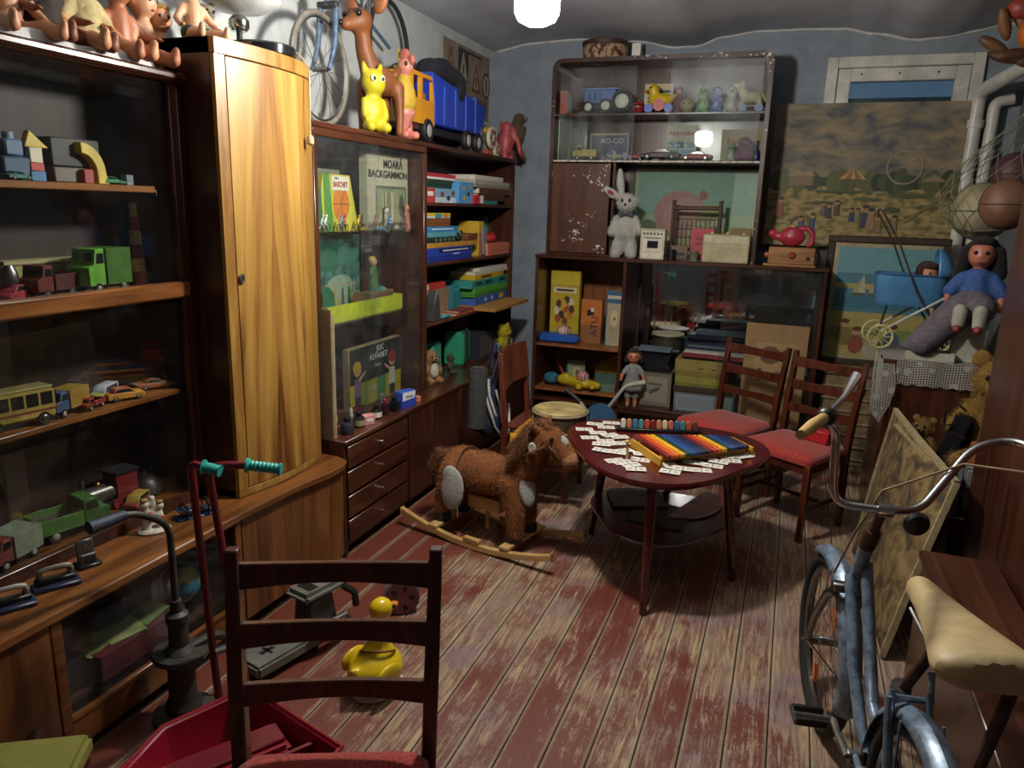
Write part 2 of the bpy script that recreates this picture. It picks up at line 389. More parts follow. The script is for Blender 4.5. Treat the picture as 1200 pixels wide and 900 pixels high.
# ceiling: shallow vaults, wavy where they meet the far wall
CP = [at(x, y, Y=YB) for x, y in ((580, 60), (627, 50), (673, 46), (747, 48), (793, 55), (817, 54), (847, 43), (893, 36), (940, 34), (987, 33), (1029, 39), (1072, 46), (1109, 43), (1147, 35), (1176, 28))]
CP = [(-2.8, CP[0].z)]+[(p.x, p.z) for p in CP]+[(1.8, CP[-1].z+.06)]
def ceil_z(x):
    for (a, b), (c, d) in zip(CP, CP[1:]):
        if a <= x <= c:
            t = (x-a)/(c-a); t = t*t*(3-2*t); return b+(d-b)*t
    return 2.9
mb = MB(); nx = 80; xs = [-2.5+i*(3.95/nx) for i in range(nx+1)]
ys = [YF-.12, YB+.12]
for y in ys:
    for x in xs: mb.v.append((x, y, ceil_z(x)))
for y in ys:
    for x in xs: mb.v.append((x, y, ceil_z(x)+.1))
n1 = nx+1
for i in range(nx):
    mb.f += [(i, n1+i, n1+i+1, i+1), (2*n1+i, 2*n1+i+1, 3*n1+i+1, 3*n1+i)]
    mb.f += [(i, i+1, 2*n1+i+1, 2*n1+i), (n1+i, 3*n1+i, 3*n1+i+1, n1+i+1)]
mb.c = [None]*len(mb.f)
struct(mb.build('ceiling', P_CEIL), 'grey plaster ceiling with shallow vaults and a wavy edge')
mb = MB().tube([(x, YB-.006, ceil_z(x)-.004+random.uniform(-.004, .004)) for x in xs if XL < x < XR], .011, 6)
struct(mb.build('trim_1', M('#c9c8c4', .8)), 'chalky white line along the joint of ceiling and far wall')
# window
wn = bpy.data.objects.new('window_1', None); C.objects.link(wn); struct(wn, 'white framed window high in the far wall, dark blue outside')
WP = M('#cfcdc2', .5, 0, .2, 8, .2)
def wframe(nm, x0, x1, z0, z1, w, y0, y1):
    mb = MB()
    for a in ((x0, x0+w, z0, z1), (x1-w, x1, z0, z1), (x0+w, x1-w, z1-w, z1), (x0+w, x1-w, z0, z0+w)): mb.box(a[0], a[1], y0, y1, a[2], a[3])
    return mb.build(nm, WP, wn, .004)
wframe('outer_frame', wx0-.02, wx1+.02, wz0, wz1+.02, .07, YB-.035, YB+.1)
wframe('inner_frame', wx0+.052, wx1-.052, wz0+.072, wz1-.052, .085, YB-.015, YB+.06)
for q in (.3, .53, .76): MB().cyl((q, YB-.012, wz1-.09), (q, YB-.02, wz1-.09), .006, 8).build('screw_plug', BLACK, wn)
bx('pane', GLASS(.25, .03), wx0+.13, wx1-.13, YB+.02, YB+.026, wz0+.14, wz1-.13, wn, 0)
bx('frame_rail', M('#3c5578', .6), wx0-.1, wx1+.1, YB+.09, YB+.11, wz0+.32, wz0+.40, wn, 0)
# heating pipes
PW = M('#cfcec6', .35, 0, .15, 8, .1)
pt = thing('heating_pipe', 'thick white heating pipe with an elbow in the far right corner', 'pipe', (0, 0, 0), group='white heating pipes')
def fillet(pts, r=.06, k=6):
    pts = [Vector(p) for p in pts]; o = [pts[0]]
    for a, b, c in zip(pts, pts[1:], pts[2:]):
        u = (a-b).normalized(); w = (c-b).normalized(); d = min(r, (a-b).length*.45, (c-b).length*.45)
        p0, p1 = b+u*d, b+w*d
        for i in range(k+1):
            t = i/k; o.append(p0*(1-t)**2+b*2*t*(1-t)+p1*t*t)
    return o+[pts[-1]]
mb = MB().tube(fillet([(1.0, YB-.09, .1), (1.0, YB-.09, 2.5), (1.13, 4.95, 2.56), (1.18, 3.2, 2.6)], .08), .042, 12); mb.build('pipe', PW, pt)
MB().cyl((1.0, YB-.09, 2.28), (1.0, YB-.09, 2.33), .052, 12).build('coupling', PW, pt)
pt = thing('heating_pipe', 'shorter white heating pipe beside the thick one in the corner', 'pipe', group='white heating pipes')
MB().tube(fillet([(1.1, YB-.07, .1), (1.1, YB-.07, 2.44), (1.2, YB-.07, 2.46)], .05), .036, 12).build('pipe', PW, pt)
MB().cyl((1.1, YB-.07, 2.1), (1.1, YB-.07, 2.15), .046, 12).build('coupling', PW, pt)
# the lamp
lp = thing('ceiling_lamp', 'glowing white glass lamp hanging from the grey ceiling', 'lamp', (-.965, 2.77, 2.42))
em, nt, b = nodes('lamp_glass'); b.inputs['Base Color'].default_value = (.9, .9, .9, 1)
b.inputs['Emission Color'].default_value = (1, .95, .87, 1); b.inputs['Emission Strength'].default_value = 410
MB().lathe([(.0, -.075), (.04, -.072), (.068, -.058), (.08, -.035), (.082, .0), (.08, .05), (.05, .068), (.04, .07)], 20).build('glass_globe', em, lp)
MB().lathe([(.042, .07), (.045, .09), (.045, .13), (.02, .14), (.006, .145), (.006, .42), (.05, .43), (.055, .46)], 16).build('lamp_holder', M('#d8d5cc', .4), lp)
# ================= LARGE FURNITURE, LEFT SIDE =================
# long sideboard with a glazed compartment and a bowed end
sb = thing('sideboard', 'long low walnut sideboard with a glazed compartment and bowed end door', 'sideboard', (0, 0, 0))
SX = -1.89; SY0 = .55; SY1 = 2.85
def foot(off=0):
    return [(XL+.01, SY0), (SX+off, SY0), (SX+off, 2.15), (SX+off+.012, 2.45), (SX+off+.045, 2.64), (SX+off+.05, 2.74), (SX+off+.02, 2.82), (SX+off-.05, SY1), (XL+.01, SY1)]
MB().prism(foot(.022), .50, .53).build('top', W_VENY, sb, .004)
mb = MB().box(XL+.01, XL+.03, SY0, SY1, .05, .5).box(XL+.03, SX-.005, SY0, SY0+.02, .05, .5).box(XL+.03, SX-.005, 1.345, 1.365, .05, .5).box(XL+.03, SX-.005, 2.11, 2.13, .05, .5).box(XL+.03, SX-.01, SY0+.02, 2.8, .05, .07).box(XL+.03, SX-.06, 1.365, 2.11, .155, .17)
mb.build('carcass', W_INT, sb)
bx('door', W_VEN, SX-.012, SX+.006, .58, 1.335, .06, .495, sb)
kn = MB().lathe([(.004, 0), (.016, .002), (.018, .006), (.006, .008)], 12, (SX+.006, 1.25, .19), (0, R(90), 0)).build('lock_plate', STEEL, sb)
bx('upright', W_VENY, SX-.012, SX+.01, 1.335, 1.37, .05, .5, sb); bx('upright', W_VENY, SX-.012, SX+.008, 2.105, 2.135, .05, .5, sb)
bx('lower_panel', W_VENY, SX-.012, SX+.004, 1.37, 2.105, .05, .145, sb); bx('panel_rail', W_VENY, SX-.014, SX+.008, 1.37, 2.105, .145, .162, sb)
bx('top_rail', W_DARK, SX-.03, SX+.0, 1.37, 2.105, .482, .50, sb)
bx('glass_pane', GL, SX-.012, SX-.008, 1.37, 1.76, .162, .482, sb, 0); bx('glass_pane', GL, SX-.022, SX-.018, 1.72, 2.105, .162, .482, sb, 0)
fp = foot(0); dr = [p for p in fp if p[1] > 2.14 and p[0] > XL+.1]
dr = [(SX-.03, 2.15)]+dr+[(SX-.1, SY1-.01)]
MB().prism(dr, .06, .492).build('bowed_door', W_VEN, sb, .003)
bx('plinth', W_DARK, XL+.02, SX-.05, SY0, SY1-.05, 0, .05, sb)
# glazed display cabinet standing on the sideboard
GX = -2.13; dc = thing('display_cabinet', 'dark glazed display cabinet full of toy cars, on the sideboard', 'cabinet')
ZB, ZTOP = .53, 2.125; GV = GLASS(.03, .003)
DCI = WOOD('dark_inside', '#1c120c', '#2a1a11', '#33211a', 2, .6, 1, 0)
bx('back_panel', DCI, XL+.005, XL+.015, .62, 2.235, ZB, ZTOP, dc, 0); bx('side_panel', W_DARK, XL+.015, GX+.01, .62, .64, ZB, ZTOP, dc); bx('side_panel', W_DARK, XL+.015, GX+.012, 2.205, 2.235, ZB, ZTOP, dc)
bx('floor_panel', W_VENY, XL+.015, GX, .64, 2.205, ZB, ZB+.03, dc); bx('top_panel', W_VENY, XL+.005, GX+.02, .62, 2.235, ZTOP-.03, ZTOP, dc)
MB().tube([(GX+.022, .62, ZTOP-.012), (GX+.022, 2.235, ZTOP-.012)], .016, 8).build('cornice', W_DARK, dc)
bx('shelf', W_VENY, XL+.015, GX-.03, .64, 2.12, 1.712, 1.735, dc); bx('shelf', W_VENY, XL+.015, GX-.025, .64, 2.16, .965, .985, dc)
bx('bracket', STEEL, GX-.06, GX-.03, 2.12, 2.128, 1.70, 1.725, dc); bx('shelf', W_VENY, XL+.015, GX-.015, .64, 2.205, 1.35, 1.375, dc)
mr = bx('middle_rail', W_VENY, GX-.015, GX+.02, .64, 2.205, 1.335, 1.395, dc, .008)
bx('bottom_rail', W_DARK, GX-.012, GX+.012, .64, 2.205, ZB, ZB+.045, dc); bx('frame_post', W_DARK, GX-.012, GX+.012, 2.17, 2.205, ZB, ZTOP, dc)
for z0, z1 in ((ZB+.045, 1.335), (1.395, ZTOP-.03)):
    bx('glass_pane', GV, GX-.003, GX+.001, .64, 1.5, z0, z1, dc, 0); bx('glass_pane', GV, GX-.01, GX-.006, 1.44, 2.17, z0, z1, dc, 0)
# wardrobe with bookmatched door
def veneer_mat():
    m, nt, b = nodes('bookmatched_veneer'); t = N(nt, 'ShaderNodeTexCoord'); sp = N(nt, 'ShaderNodeSeparateXYZ'); nt.links.new(t.outputs['Object'], sp.inputs[0])
    ab = N(nt, 'ShaderNodeMath', operation='ABSOLUTE'); nt.links.new(sp.outputs[1], ab.inputs[0])
    # flame: bands that lean towards the centre line with height
    ml = N(nt, 'ShaderNodeMath', operation='MULTIPLY_ADD'); ml.inputs[1].default_value = .075; nt.links.new(sp.outputs[2], ml.inputs[0]); nt.links.new(ab.outputs[0], ml.inputs[2])
    cb = N(nt, 'ShaderNodeCombineXYZ'); nt.links.new(ml.outputs[0], cb.inputs[0])
    z2 = N(nt, 'ShaderNodeMath', operation='MULTIPLY'); z2.inputs[1].default_value = .06; nt.links.new(sp.outputs[2], z2.inputs[0]); nt.links.new(z2.outputs[0], cb.inputs[2])
    n = N(nt, 'ShaderNodeTexNoise', _Scale=17.0, _Detail=4.0, _Roughness=.5, _Distortion=.4); nt.links.new(cb.outputs[0], n.inputs['Vector'])
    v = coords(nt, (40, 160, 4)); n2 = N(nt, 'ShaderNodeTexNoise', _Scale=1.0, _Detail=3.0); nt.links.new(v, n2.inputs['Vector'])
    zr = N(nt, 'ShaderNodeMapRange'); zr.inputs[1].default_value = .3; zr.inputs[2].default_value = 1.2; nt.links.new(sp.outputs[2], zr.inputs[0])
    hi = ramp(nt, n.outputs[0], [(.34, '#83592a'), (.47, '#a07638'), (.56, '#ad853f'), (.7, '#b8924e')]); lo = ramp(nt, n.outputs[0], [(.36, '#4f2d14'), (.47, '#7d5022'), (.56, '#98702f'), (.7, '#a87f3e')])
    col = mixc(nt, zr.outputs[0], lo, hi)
    col = mixc(nt, .2, col, ramp(nt, n2.outputs[0], [(.35, (.3, .3, .3, 1)), (.65, (1, 1, 1, 1))]), 'MULTIPLY')
    nt.links.new(col, b.inputs['Base Color']); b.inputs['Roughness'].default_value = .42; b.inputs['Coat Weight'].default_value = .15; b.inputs['Coat Roughness'].default_value = .2
    return m
VEN = veneer_mat(); WV2 = WOOD('gold_veneer', '#7d5222', '#9a7030', '#ad8640', 2, .42, .9, .12)
WX = -1.97; WY0, WY1, WZ0, WZ1 = 2.238, 2.83, .532, 2.25
wd = thing('wardrobe', 'tall walnut wardrobe cupboard with golden bookmatched veneer door', 'wardrobe', (0, 0, 0))
def wcurve(y):   # bowed front: full at the middle, turning back at the far edge
    t = (y-WY0)/(WY1-WY0); return WX + .035*math.sin(math.pi*min(t, 1)) - (.022*((t-.72)/.28)**2 if t > .72 else 0)
def wseg(ya, yb, th=.018, off=0, k=8):
    yy = [ya+(yb-ya)*i/k for i in range(k+1)]
    return [(wcurve(y)+off, y) for y in yy]+[(wcurve(y)+off-th, y) for y in yy[::-1]]
mb = MB().box(XL+.01, WX-.02, WY0, WY0+.022, WZ0, WZ1).box(XL+.01, WX-.06, WY1-.022, WY1, WZ0, WZ1).box(XL+.01, XL+.02, WY0, WY1, WZ0, WZ1).box(XL+.02, WX-.06, WY0, WY1, WZ0, WZ0+.03).box(XL+.02, WX-.06, WY0, WY1, WZ1-.03, WZ1)
mb.build('carcass', W_MAH, wd)
bd = [(XL+.02, WY0)]+[(wcurve(WY0+(WY1-WY0)*i/10)+.003, WY0+(WY1-WY0)*i/10) for i in range(11)]+[(XL+.02, WY1)]
MB().prism(bd, WZ1-.055, WZ1+.0).build('cornice_band', WV2, wd, .002)
MB().prism([(x-.004, y) for x, y in bd], WZ0, WZ0+.03).build('base_band', WV2, wd, .002)
MB().prism(wseg(WY0, WY0+.045), WZ0+.03, WZ1-.055).build('door_stile', WV2, wd, .001)
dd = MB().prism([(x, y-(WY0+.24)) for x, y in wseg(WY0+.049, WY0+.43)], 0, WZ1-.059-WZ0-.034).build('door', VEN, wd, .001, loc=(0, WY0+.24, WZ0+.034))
MB().prism(wseg(WY0+.4302, WY1, k=8), WZ0+.034, WZ1-.059).build('side_veneer', WV2, wd, .001)
MB().lathe([(.003, 0), (.014, .002), (.016, .006), (.009, .008), (.009, .005), (.003, .005)], 12, (wcurve(2.30), 2.302, 1.405), (0, R(90), 0), (1.25, .9, 1)).build('keyhole_plate', STEEL, dd.parent)
# ---- tall shelf unit with glass doors and drawers ----
UX = -2.03; UY0, UY1, UD = 2.885, 5.45, 3.955
su = thing('shelf_unit', 'tall mahogany shelf unit with glass doors, open shelves and four drawers', 'shelf unit')
bx('worktop', W_MAHX, XL+.005, SX+.012, 2.86, UY1, .578, .60, su)
mb = MB().box(XL+.005, SX-.004, 2.862, 2.882, .0, .578).box(XL+.005, SX-.006, 3.48, 3.50, .05, .578).box(XL+.005, SX-.006, 4.16, 4.18, .0, .578).box(XL+.005, SX-.006, UY1-.02, UY1, 0, .578).box(XL+.005, SX-.01, 2.882, UY1-.02, .05, .068).box(XL+.005, XL+.015, 2.882, UY1-.02, .05, .578)
mb.build('base_carcass', W_MAH, su)
for i in range(4):
    z0 = .075+i*.126
    d = bx('drawer', W_MAHX, SX-.016, SX+.008, 2.888, 3.475, z0, z0+.112, su, .004)
    k = MB().lathe([(.004, 0), (.004, .012), (.011, .018), (.011, .024), (.003, .028)], 10, (SX+.008, 3.18, z0+.06), (0, R(90), 0)).build('knob', CHROME, d)
d = bx('door', W_MAH, SX-.014, SX+.006, 3.505, 4.155, .075, .572, su); MB().lathe([(.003, 0), (.003, .02), (.008, .024), (.003, .03)], 8, (SX+.006, 4.10, .32), (0, R(90), 0)).build('key', CHROME, d)
d = bx('door', W_MAH, SX-.014, SX+.006, 4.185, UY1-.022, .075, .572, su)
for nm, a in (('side_panel', (UY0, UY0+.025)), ('divider', (UD, UD+.03)), ('side_panel', (UY1-.025, UY1))): bx(nm, W_MAH, XL+.005, UX, a[0], a[1], .60, 2.02, su)
bx('top_board', W_MAHX, XL+.005, UX+.01, UY0-.005, UY1+.005, 2.02, 2.045, su)
bx('back_panel', W_INT, XL+.005, XL+.012, UY0+.025, UY1-.025, .60, 2.02, su, 0)
for z in (1.713, 1.355, .99): bx('shelf', W_MAHX, XL+.012, UX-.006, UD+.03, UY1-.025, z-.02, z, su)
GS = GLASS(.12, .03, name='shelf_glass')
for z in (1.56, 1.115): bx('glass_shelf', GS, XL+.012, UX-.025, UY0+.025, UD, z-.006, z, su, 0)
bx('front_rail', W_MAHX, UX-.02, UX+.004, UY0, UD+.03, 1.985, 2.022, su); bx('front_post', W_MAH, UX-.02, UX+.005, UY0, UY0+.03, .6, 1.985, su); bx('front_post', W_MAH, UX-.02, UX+.005, UD-.005, UD+.032, .6, 1.985, su)
bx('door_track', W_MAHX, UX-.02, UX+.005, UY0+.03, UD-.005, .60, .615, su)
bx('sliding_glass', GL, UX-.006, UX-.002, UY0+.03, 3.46, .615, 1.985, su, 0); bx('sliding_glass', GL, UX-.015, UX-.011, 3.30, UD-.005, .615, 1.985, su, 0)
# ================= FAR WALL UNITS =================
LY = 5.28; LX0, LX1, LZ = -1.785, .225, 1.368
lu = thing('low_bookcase', 'long mahogany low bookcase with open shelves and a mirrored glass section', 'bookcase')
bx('top_board', W_MAHB, LX0-.005, LX1+.005, LY-.004, YB-.01, LZ-.025, LZ, lu)
for nm, x in (('side_panel', LX0), ('divider', -1.125), ('side_panel', LX1-.025)): bx(nm, W_MAH, x, x+.025, LY, YB-.01, .05, LZ-.025, lu)
bx('bottom_board', W_MAHB, LX0+.025, LX1-.025, LY, YB-.01, .26, .285, lu)
W_SH = WOOD('worn_orange_inside', '#6b3a1a', '#8a5026', '#9a5e30', 2, .5, 1)
bx('back_panel', W_SH, LX0+.025, -1.125, YB-.02, YB-.012, .285, LZ-.025, lu, 0)
bx('shelf', W_SH, LX0+.025, -1.125, LY+.005, YB-.02, .685, .705, lu); bx('shelf', W_SH, LX0+.025, -1.125, LY+.005, YB-.02, .34, .36, lu)
mm, nt, b = nodes('old_mirror'); b.inputs['Metallic'].default_value = 1; b.inputs['Base Color'].default_value = (.55, .57, .58, 1); b.inputs['Roughness'].default_value = .04
v = coords(nt, (30, 30, 2)); n = N(nt, 'ShaderNodeTexNoise', _Scale=1.0, _Detail=4.0); nt.links.new(v, n.inputs['Vector']); nt.links.new(ramp(nt, n.outputs[0], [(.45, (.02, .02, .02, 1)), (.8, (.2, .2, .2, 1))]), b.inputs['Roughness'])
bx('back_panel', W_INT, -1.10, LX1-.025, YB-.022, YB-.012, .285, LZ-.025, lu, 0)
bx('mirror', mm, -1.09, LX1-.03, YB-.03, YB-.024, .30, LZ-.03, lu, 0)
bx('bottom_rail', W_MAHB, -1.10, LX1-.025, LY-.003, LY+.02, .235, .26, lu)
bx('glass_pane', GLASS(.1, .02), -.42, LX1-.03, LY+.02, LY+.024, .29, LZ-.03, lu, 0)
for x in (LX0+.03, LX1-.08): bx('foot', W_MAH, x, x+.05, LY+.02, LY+.07, 0, .05, lu)
bx('plinth', W_DARK, LX0+.03, LX1-.03, LY+.1, YB-.03, 0, .26, lu)
# upper cabinet, rounded top corners
HY = 5.36; HX0, HX1, HZ0, HZ1 = -1.735, -.245, LZ, 2.725
W_OLD = WOOD('scuffed_dark_wood', '#241008', '#38190e', '#4a2616', 2, .35, 1.2, .3, wear=.75)
hu = thing('glass_cabinet', 'dark wooden cabinet with sliding glass, standing on the low bookcase', 'cabinet')
def rpoly(x0, x1, z0, z1, r, k=6):
    o = [(x0, z0), (x1, z0)]
    for cx, cz, a in ((x1-r, z1-r, 0), (x0+r, z1-r, 90)):
        o += [(cx+r*math.cos(R(a+90*i/k)), cz+r*math.sin(R(a+90*i/k))) for i in range(k+1)]
    return o
# shell = hoop between outer and inner outline
po, pi_ = rpoly(HX0, HX1, HZ0, HZ1, .07), rpoly(HX0+.028, HX1-.028, HZ0+.001, HZ1-.028, .05)
mb = MB(); n = len(po); vs = []
for y in (HY, YB-.12): vs += [(x, y, z) for x, z in po]+[(x, y, z) for x, z in pi_]
fs = []
for i in range(n):
    j = (i+1) % n
    if i == 0: continue
    fs += [(i, j, n+j, n+i), (2*n+i, 3*n+i, 3*n+j, 2*n+j), (i, 2*n+i, 2*n+j, j), (n+i, n+j, 3*n+j, 3*n+i)]
mb.add(vs, fs); mb.build('shell', W_OLD, hu)
bx('back_panel', W_MAH, HX0+.01, HX1-.01, YB-.13, YB-.12, HZ0, HZ1-.02, hu, 0)
bx('bottom_board', W_MAHB, HX0+.02, HX1-.02, HY+.002, YB-.13, HZ0, HZ0+.014, hu)
W_OLDX = WOOD('scuffed_shelf_wood', '#241008', '#38190e', '#4a2616', 0, .35, 1.2, .3, wear=.95)
for z in (2.36, 2.045): bx('shelf', W_OLDX, HX0+.025, HX1-.025, HY+.012 if z > 2.2 else HY+.003, YB-.13, z-.018, z, hu)
bx('divider', W_MAH, -1.262, -1.24, HY+.01, YB-.13, HZ0+.014, 2.027, hu)
d = bx('door', WOOD('speckled_door', '#3a1e10', '#4e2a17', '#5d361e', 2, .4, 1, .2, wear=.62), HX0+.03, -1.275, HY-.004, HY+.014, HZ0+.018, 2.02, hu)
for z in (1.47, 1.92): MB().cyl((HX0+.033, HY-.008, z), (HX0+.033, HY-.008, z+.045), .006, 8).build('hinge', STEEL, d)
G2 = GLASS(.06, .09, name='dusty_glass')
bx('glass_pane', G2, HX0+.06, -1.13, HY+.004, HY+.008, 2.047, 2.66, hu, 0)
bx('glass_pane', G2, -.90, HX1-.06, HY+.004, HY+.008, 2.047, 2.68, hu, 0)
bx('glass_pane', GLASS(.08, .03), -1.21, -.45, YB-.20, YB-.196, HZ0+.016, 2.025, hu, 0)
bx('trim_strip', M('#c9c3b6', .6, 0, .5, 60), HX0+.03, HX1-.03, HY+.001, HY+.003, 2.03, 2.042, hu, 0)
# ================= RIGHT SIDE FURNITURE =================
rw = thing('wardrobe', 'tall dark red-brown polished wardrobe at the right edge behind the bicycle', 'wardrobe', (0, 0, 0))
bx('body', W_MAH, .822, XR-.01, 1.3, 3.45, .08, 1.98, rw, .006); bx('door', W_MAH, .80, .82, 2.39, 3.44, .1, 1.96, rw, .004); bx('door', W_MAH, .80, .82, 1.32, 2.38, .1, 1.96, rw, .004)
bx('plinth', W_DARK, .84, XR-.02, 1.32, 3.43, 0, .08, rw)
for y in (2.45, 2.32): MB().lathe([(.004, 0), (.004, .012), (.012, .02), (.004, .026)], 10, (.80, y, 1.0), (0, R(-90), 0)).build('knob', BRASS, rw)
ct = thing('chest', 'low dark brown wooden chest under the bicycle saddle', 'chest', (0, 0, 0))
bx('body', W_MAH, .56, .78, 1.5, 2.86, .03, .50, ct, .006); bx('lid', W_MAHX, .545, .79, 1.49, 2.87, .50, .53, ct, .006)
for y in (1.53, 2.79): bx('foot', W_DARK, .57, .69, y, y+.05, 0, .03, ct)
lc = thing('side_cabinet', 'brown side cabinet under the white lace doily', 'cabinet', (0, 0, 0))
bx('body', W_MAH, .53, XR-.02, 4.25, 4.78, .06, .965, lc, .004); bx('top', W_MAHB, .515, XR-.015, 4.23, 4.79, .965, .99, lc, .004); bx('door', W_MAH, .56, XR-.05, 4.234, 4.25, .1, .94, lc, .004); bx('foot', W_DARK, .55, .62, 4.27, 4.34, 0, .06, lc); bx('foot', W_DARK, 1.14, 1.21, 4.27, 4.34, 0, .06, lc)
# ================= CHAIRS =================
def damask():
    m, nt, b = nodes('red_damask'); v = coords(nt, (1, 1, 1))
    w = N(nt, 'ShaderNodeTexVoronoi', _Scale=13.0); w.feature = 'F1'; nt.links.new(v, w.inputs['Vector'])
    sn = N(nt, 'ShaderNodeMath', operation='SINE'); mu = N(nt, 'ShaderNodeMath', operation='MULTIPLY'); mu.inputs[1].default_value = 42.0
    nt.links.new(w.outputs['Distance'], mu.inputs[0]); nt.links.new(mu.outputs[0], sn.inputs[0])
    nt.links.new(ramp(nt, sn.outputs[0], [(.45, '#8e1f17'), (.62, '#a83a2a')]), b.inputs['Base Color']); b.inputs['Roughness'].default_value = .85; b.inputs['Sheen Weight'].default_value = .3
    n = N(nt, 'ShaderNodeTexNoise', _Scale=300.0); nt.links.new(v, n.inputs['Vector']); bump(nt, b, n.outputs[0], .4, .002); return m
DAM = damask()
def make_chair():
    t = thing('dining_chair', 'x', 'chair')
    # padded seat, a little wider in front
    mb = MB(); pl = [(-.225, -.215), (.225, -.215), (.2, .185), (-.2, .185)]
    lv = [(1.0, .43), (1.01, .445), (1.0, .462), (.93, .478), (.7, .487)]
    def rp(s):
        o = []
        for i in range(4):
            a, b_, c_ = Vector(pl[i-1]), Vector(pl[i]), Vector(pl[(i+1) % 4]); u = (a-b_).normalized()*.05; w = (c_-b_).normalized()*.05
            for k in range(5):
                q = k/4; p = (b_+u)*(1-q)**2+b_*2*q*(1-q)+(b_+w)*q*q; o.append((p.x*s, p.y*s))
        return o
    vs = []; fs = []
    for s, z in lv: vs += [(x, y, z) for x, y in rp(s)]
    n = 20
    for i in range(len(lv)-1):
        for j in range(n): fs.append((i*n+j, i*n+(j+1) % n, (i+1)*n+(j+1) % n, (i+1)*n+j))
    fs += [tuple(range(n-1, -1, -1)), tuple(range((len(lv)-1)*n, len(lv)*n))]
    mb.add(vs, fs).build('seat', DAM, t)
    for s in (-1, 1):
        st = [(s*.20, .20, .0), (s*.2, .185, .2), (s*.2, .18, .44), (s*.205, .2, .66), (s*.212, .245, .935)]
        m_ = MB(); vs = []; fs = []
        for i, (x, y, z) in enumerate(st):
            w, d = (.016, .02) if i in (1, 2, 3) else (.014, .014)
            vs += [(x-w, y-d, z), (x+w, y-d, z), (x+w, y+d, z), (x-w, y+d, z)]
        for i in range(4):
            for j in range(4): fs.append((i*4+j, i*4+(j+1) % 4, i*4+4+(j+1) % 4, i*4+4+j))
        fs += [(3, 2, 1, 0), (16, 17, 18, 19)]
        m_.add(vs, fs).build('back_leg', W_CHAIR, t, .003)
        MB().tube([(s*.2, -.19, 0), (s*.205, -.19, .43)], [.02, .026], 4).build('front_leg', W_CHAIR, t, .003)
        MB().box(s*.2-.009, s*.2+.009, -.18, .17, .38, .432).build('side_apron', W_CHAIR, t)
        MB().box(s*.2-.007, s*.2+.007, -.18, .18, .17, .195).build('stretcher', W_CHAIR, t)
    MB().box(-.19, .19, -.2, -.182, .38, .432).build('front_apron', W_CHAIR, t); MB().box(-.19, .19, .17, .185, .38, .432).build('back_apron', W_CHAIR, t)
    MB().box(-.2, .2, -.008, .008, .172, .192).build('stretcher', W_CHAIR, t)
    for z0, z1, y in ((.585, .64, .192), (.715, .775, .212), (.845, .905, .234)):
        vs = []; fs = []; K = 10
        for i in range(K+1):
            q = i/K; x = -.2+.4*q; bow = .028*math.sin(math.pi*q); dip = .012*math.sin(math.pi*q)
            vs += [(x, y+bow-.008, z0+dip*.2), (x, y+bow+.008, z0+dip*.2), (x, y+bow+.012, z1-dip), (x, y+bow-.004, z1-dip)]
        for i in range(K):
            for j in range(4): fs.append((i*4+j, i*4+(j+1) % 4, i*4+4+(j+1) % 4, i*4+4+j))
        fs += [(0, 1, 2, 3), (K*4+3, K*4+2, K*4+1, K*4)]
        m_ = MB().add(vs, fs); o = m_.build('back_slat', W_CHAIR, t, .002)
        bm = bmesh.new(); bm.from_mesh(o.data); bmesh.ops.recalc_face_normals(bm, faces=bm.faces); bm.to_mesh(o.data); bm.free()
    return t
ch = make_chair(); KIDS[ch.name] = list(ch.children)
ch.location = (-.273, 4.55, 0); ch.rotation_euler = (0, 0, -.58); ch['label'] = 'ladder-back wooden chair with red seat, left of the pair behind the table'; ch['group'] = 'ladder-back chairs with red seats'
dup(ch, (.125, 4.26, 0), -.575, 'ladder-back wooden chair with red seat, right of the pair, nearer the bicycle')
fc = dup(ch, (-.775, 1.06, 0), .43, 'ladder-back wooden chair with red seat in the near foreground'); fc.scale = (1.05, 1.03, 1.02)
# ================= ROUND TABLE =================
TC = Vector((-.49, 3.46, 0)); tb = thing('coffee_table', 'low maroon coffee table with rounded triangular top and splayed legs', 'table', TC)
MAR = WOOD('maroon_lacquer', '#3c0f12', '#511419', '#641b1f', 0, .18, 1, .6)
def ttop(k=1.0, n=48): return [(k*(.475+.05*math.cos(3*(2*math.pi*i/n+R(88))))*math.cos(2*math.pi*i/n), k*(.475+.05*math.cos(3*(2*math.pi*i/n+R(88))))*math.sin(2*math.pi*i/n)) for i in range(n)]
MB().prism(ttop(), .575, .60).build('table_top', MAR, tb, .006, seg=2)
MB().prism(ttop(.86), .545, .575).build('apron', MAR, tb)
MB().prism([(x*.72, y*.72+.03) for x, y in ttop()], .23, .243).build('lower_shelf', MAR, tb, .003)
for f_, t_ in (((.046, -.53), (.03, -.43)), ((.385, -.05), (.31, -.03)), ((-.37, .18), (-.30, .15)), ((-.02, .5), (-.02, .37))):
    MB().tube([(f_[0], f_[1], 0), (t_[0], t_[1], .55)], [.016, .026], 10).build('leg', MAR, tb)
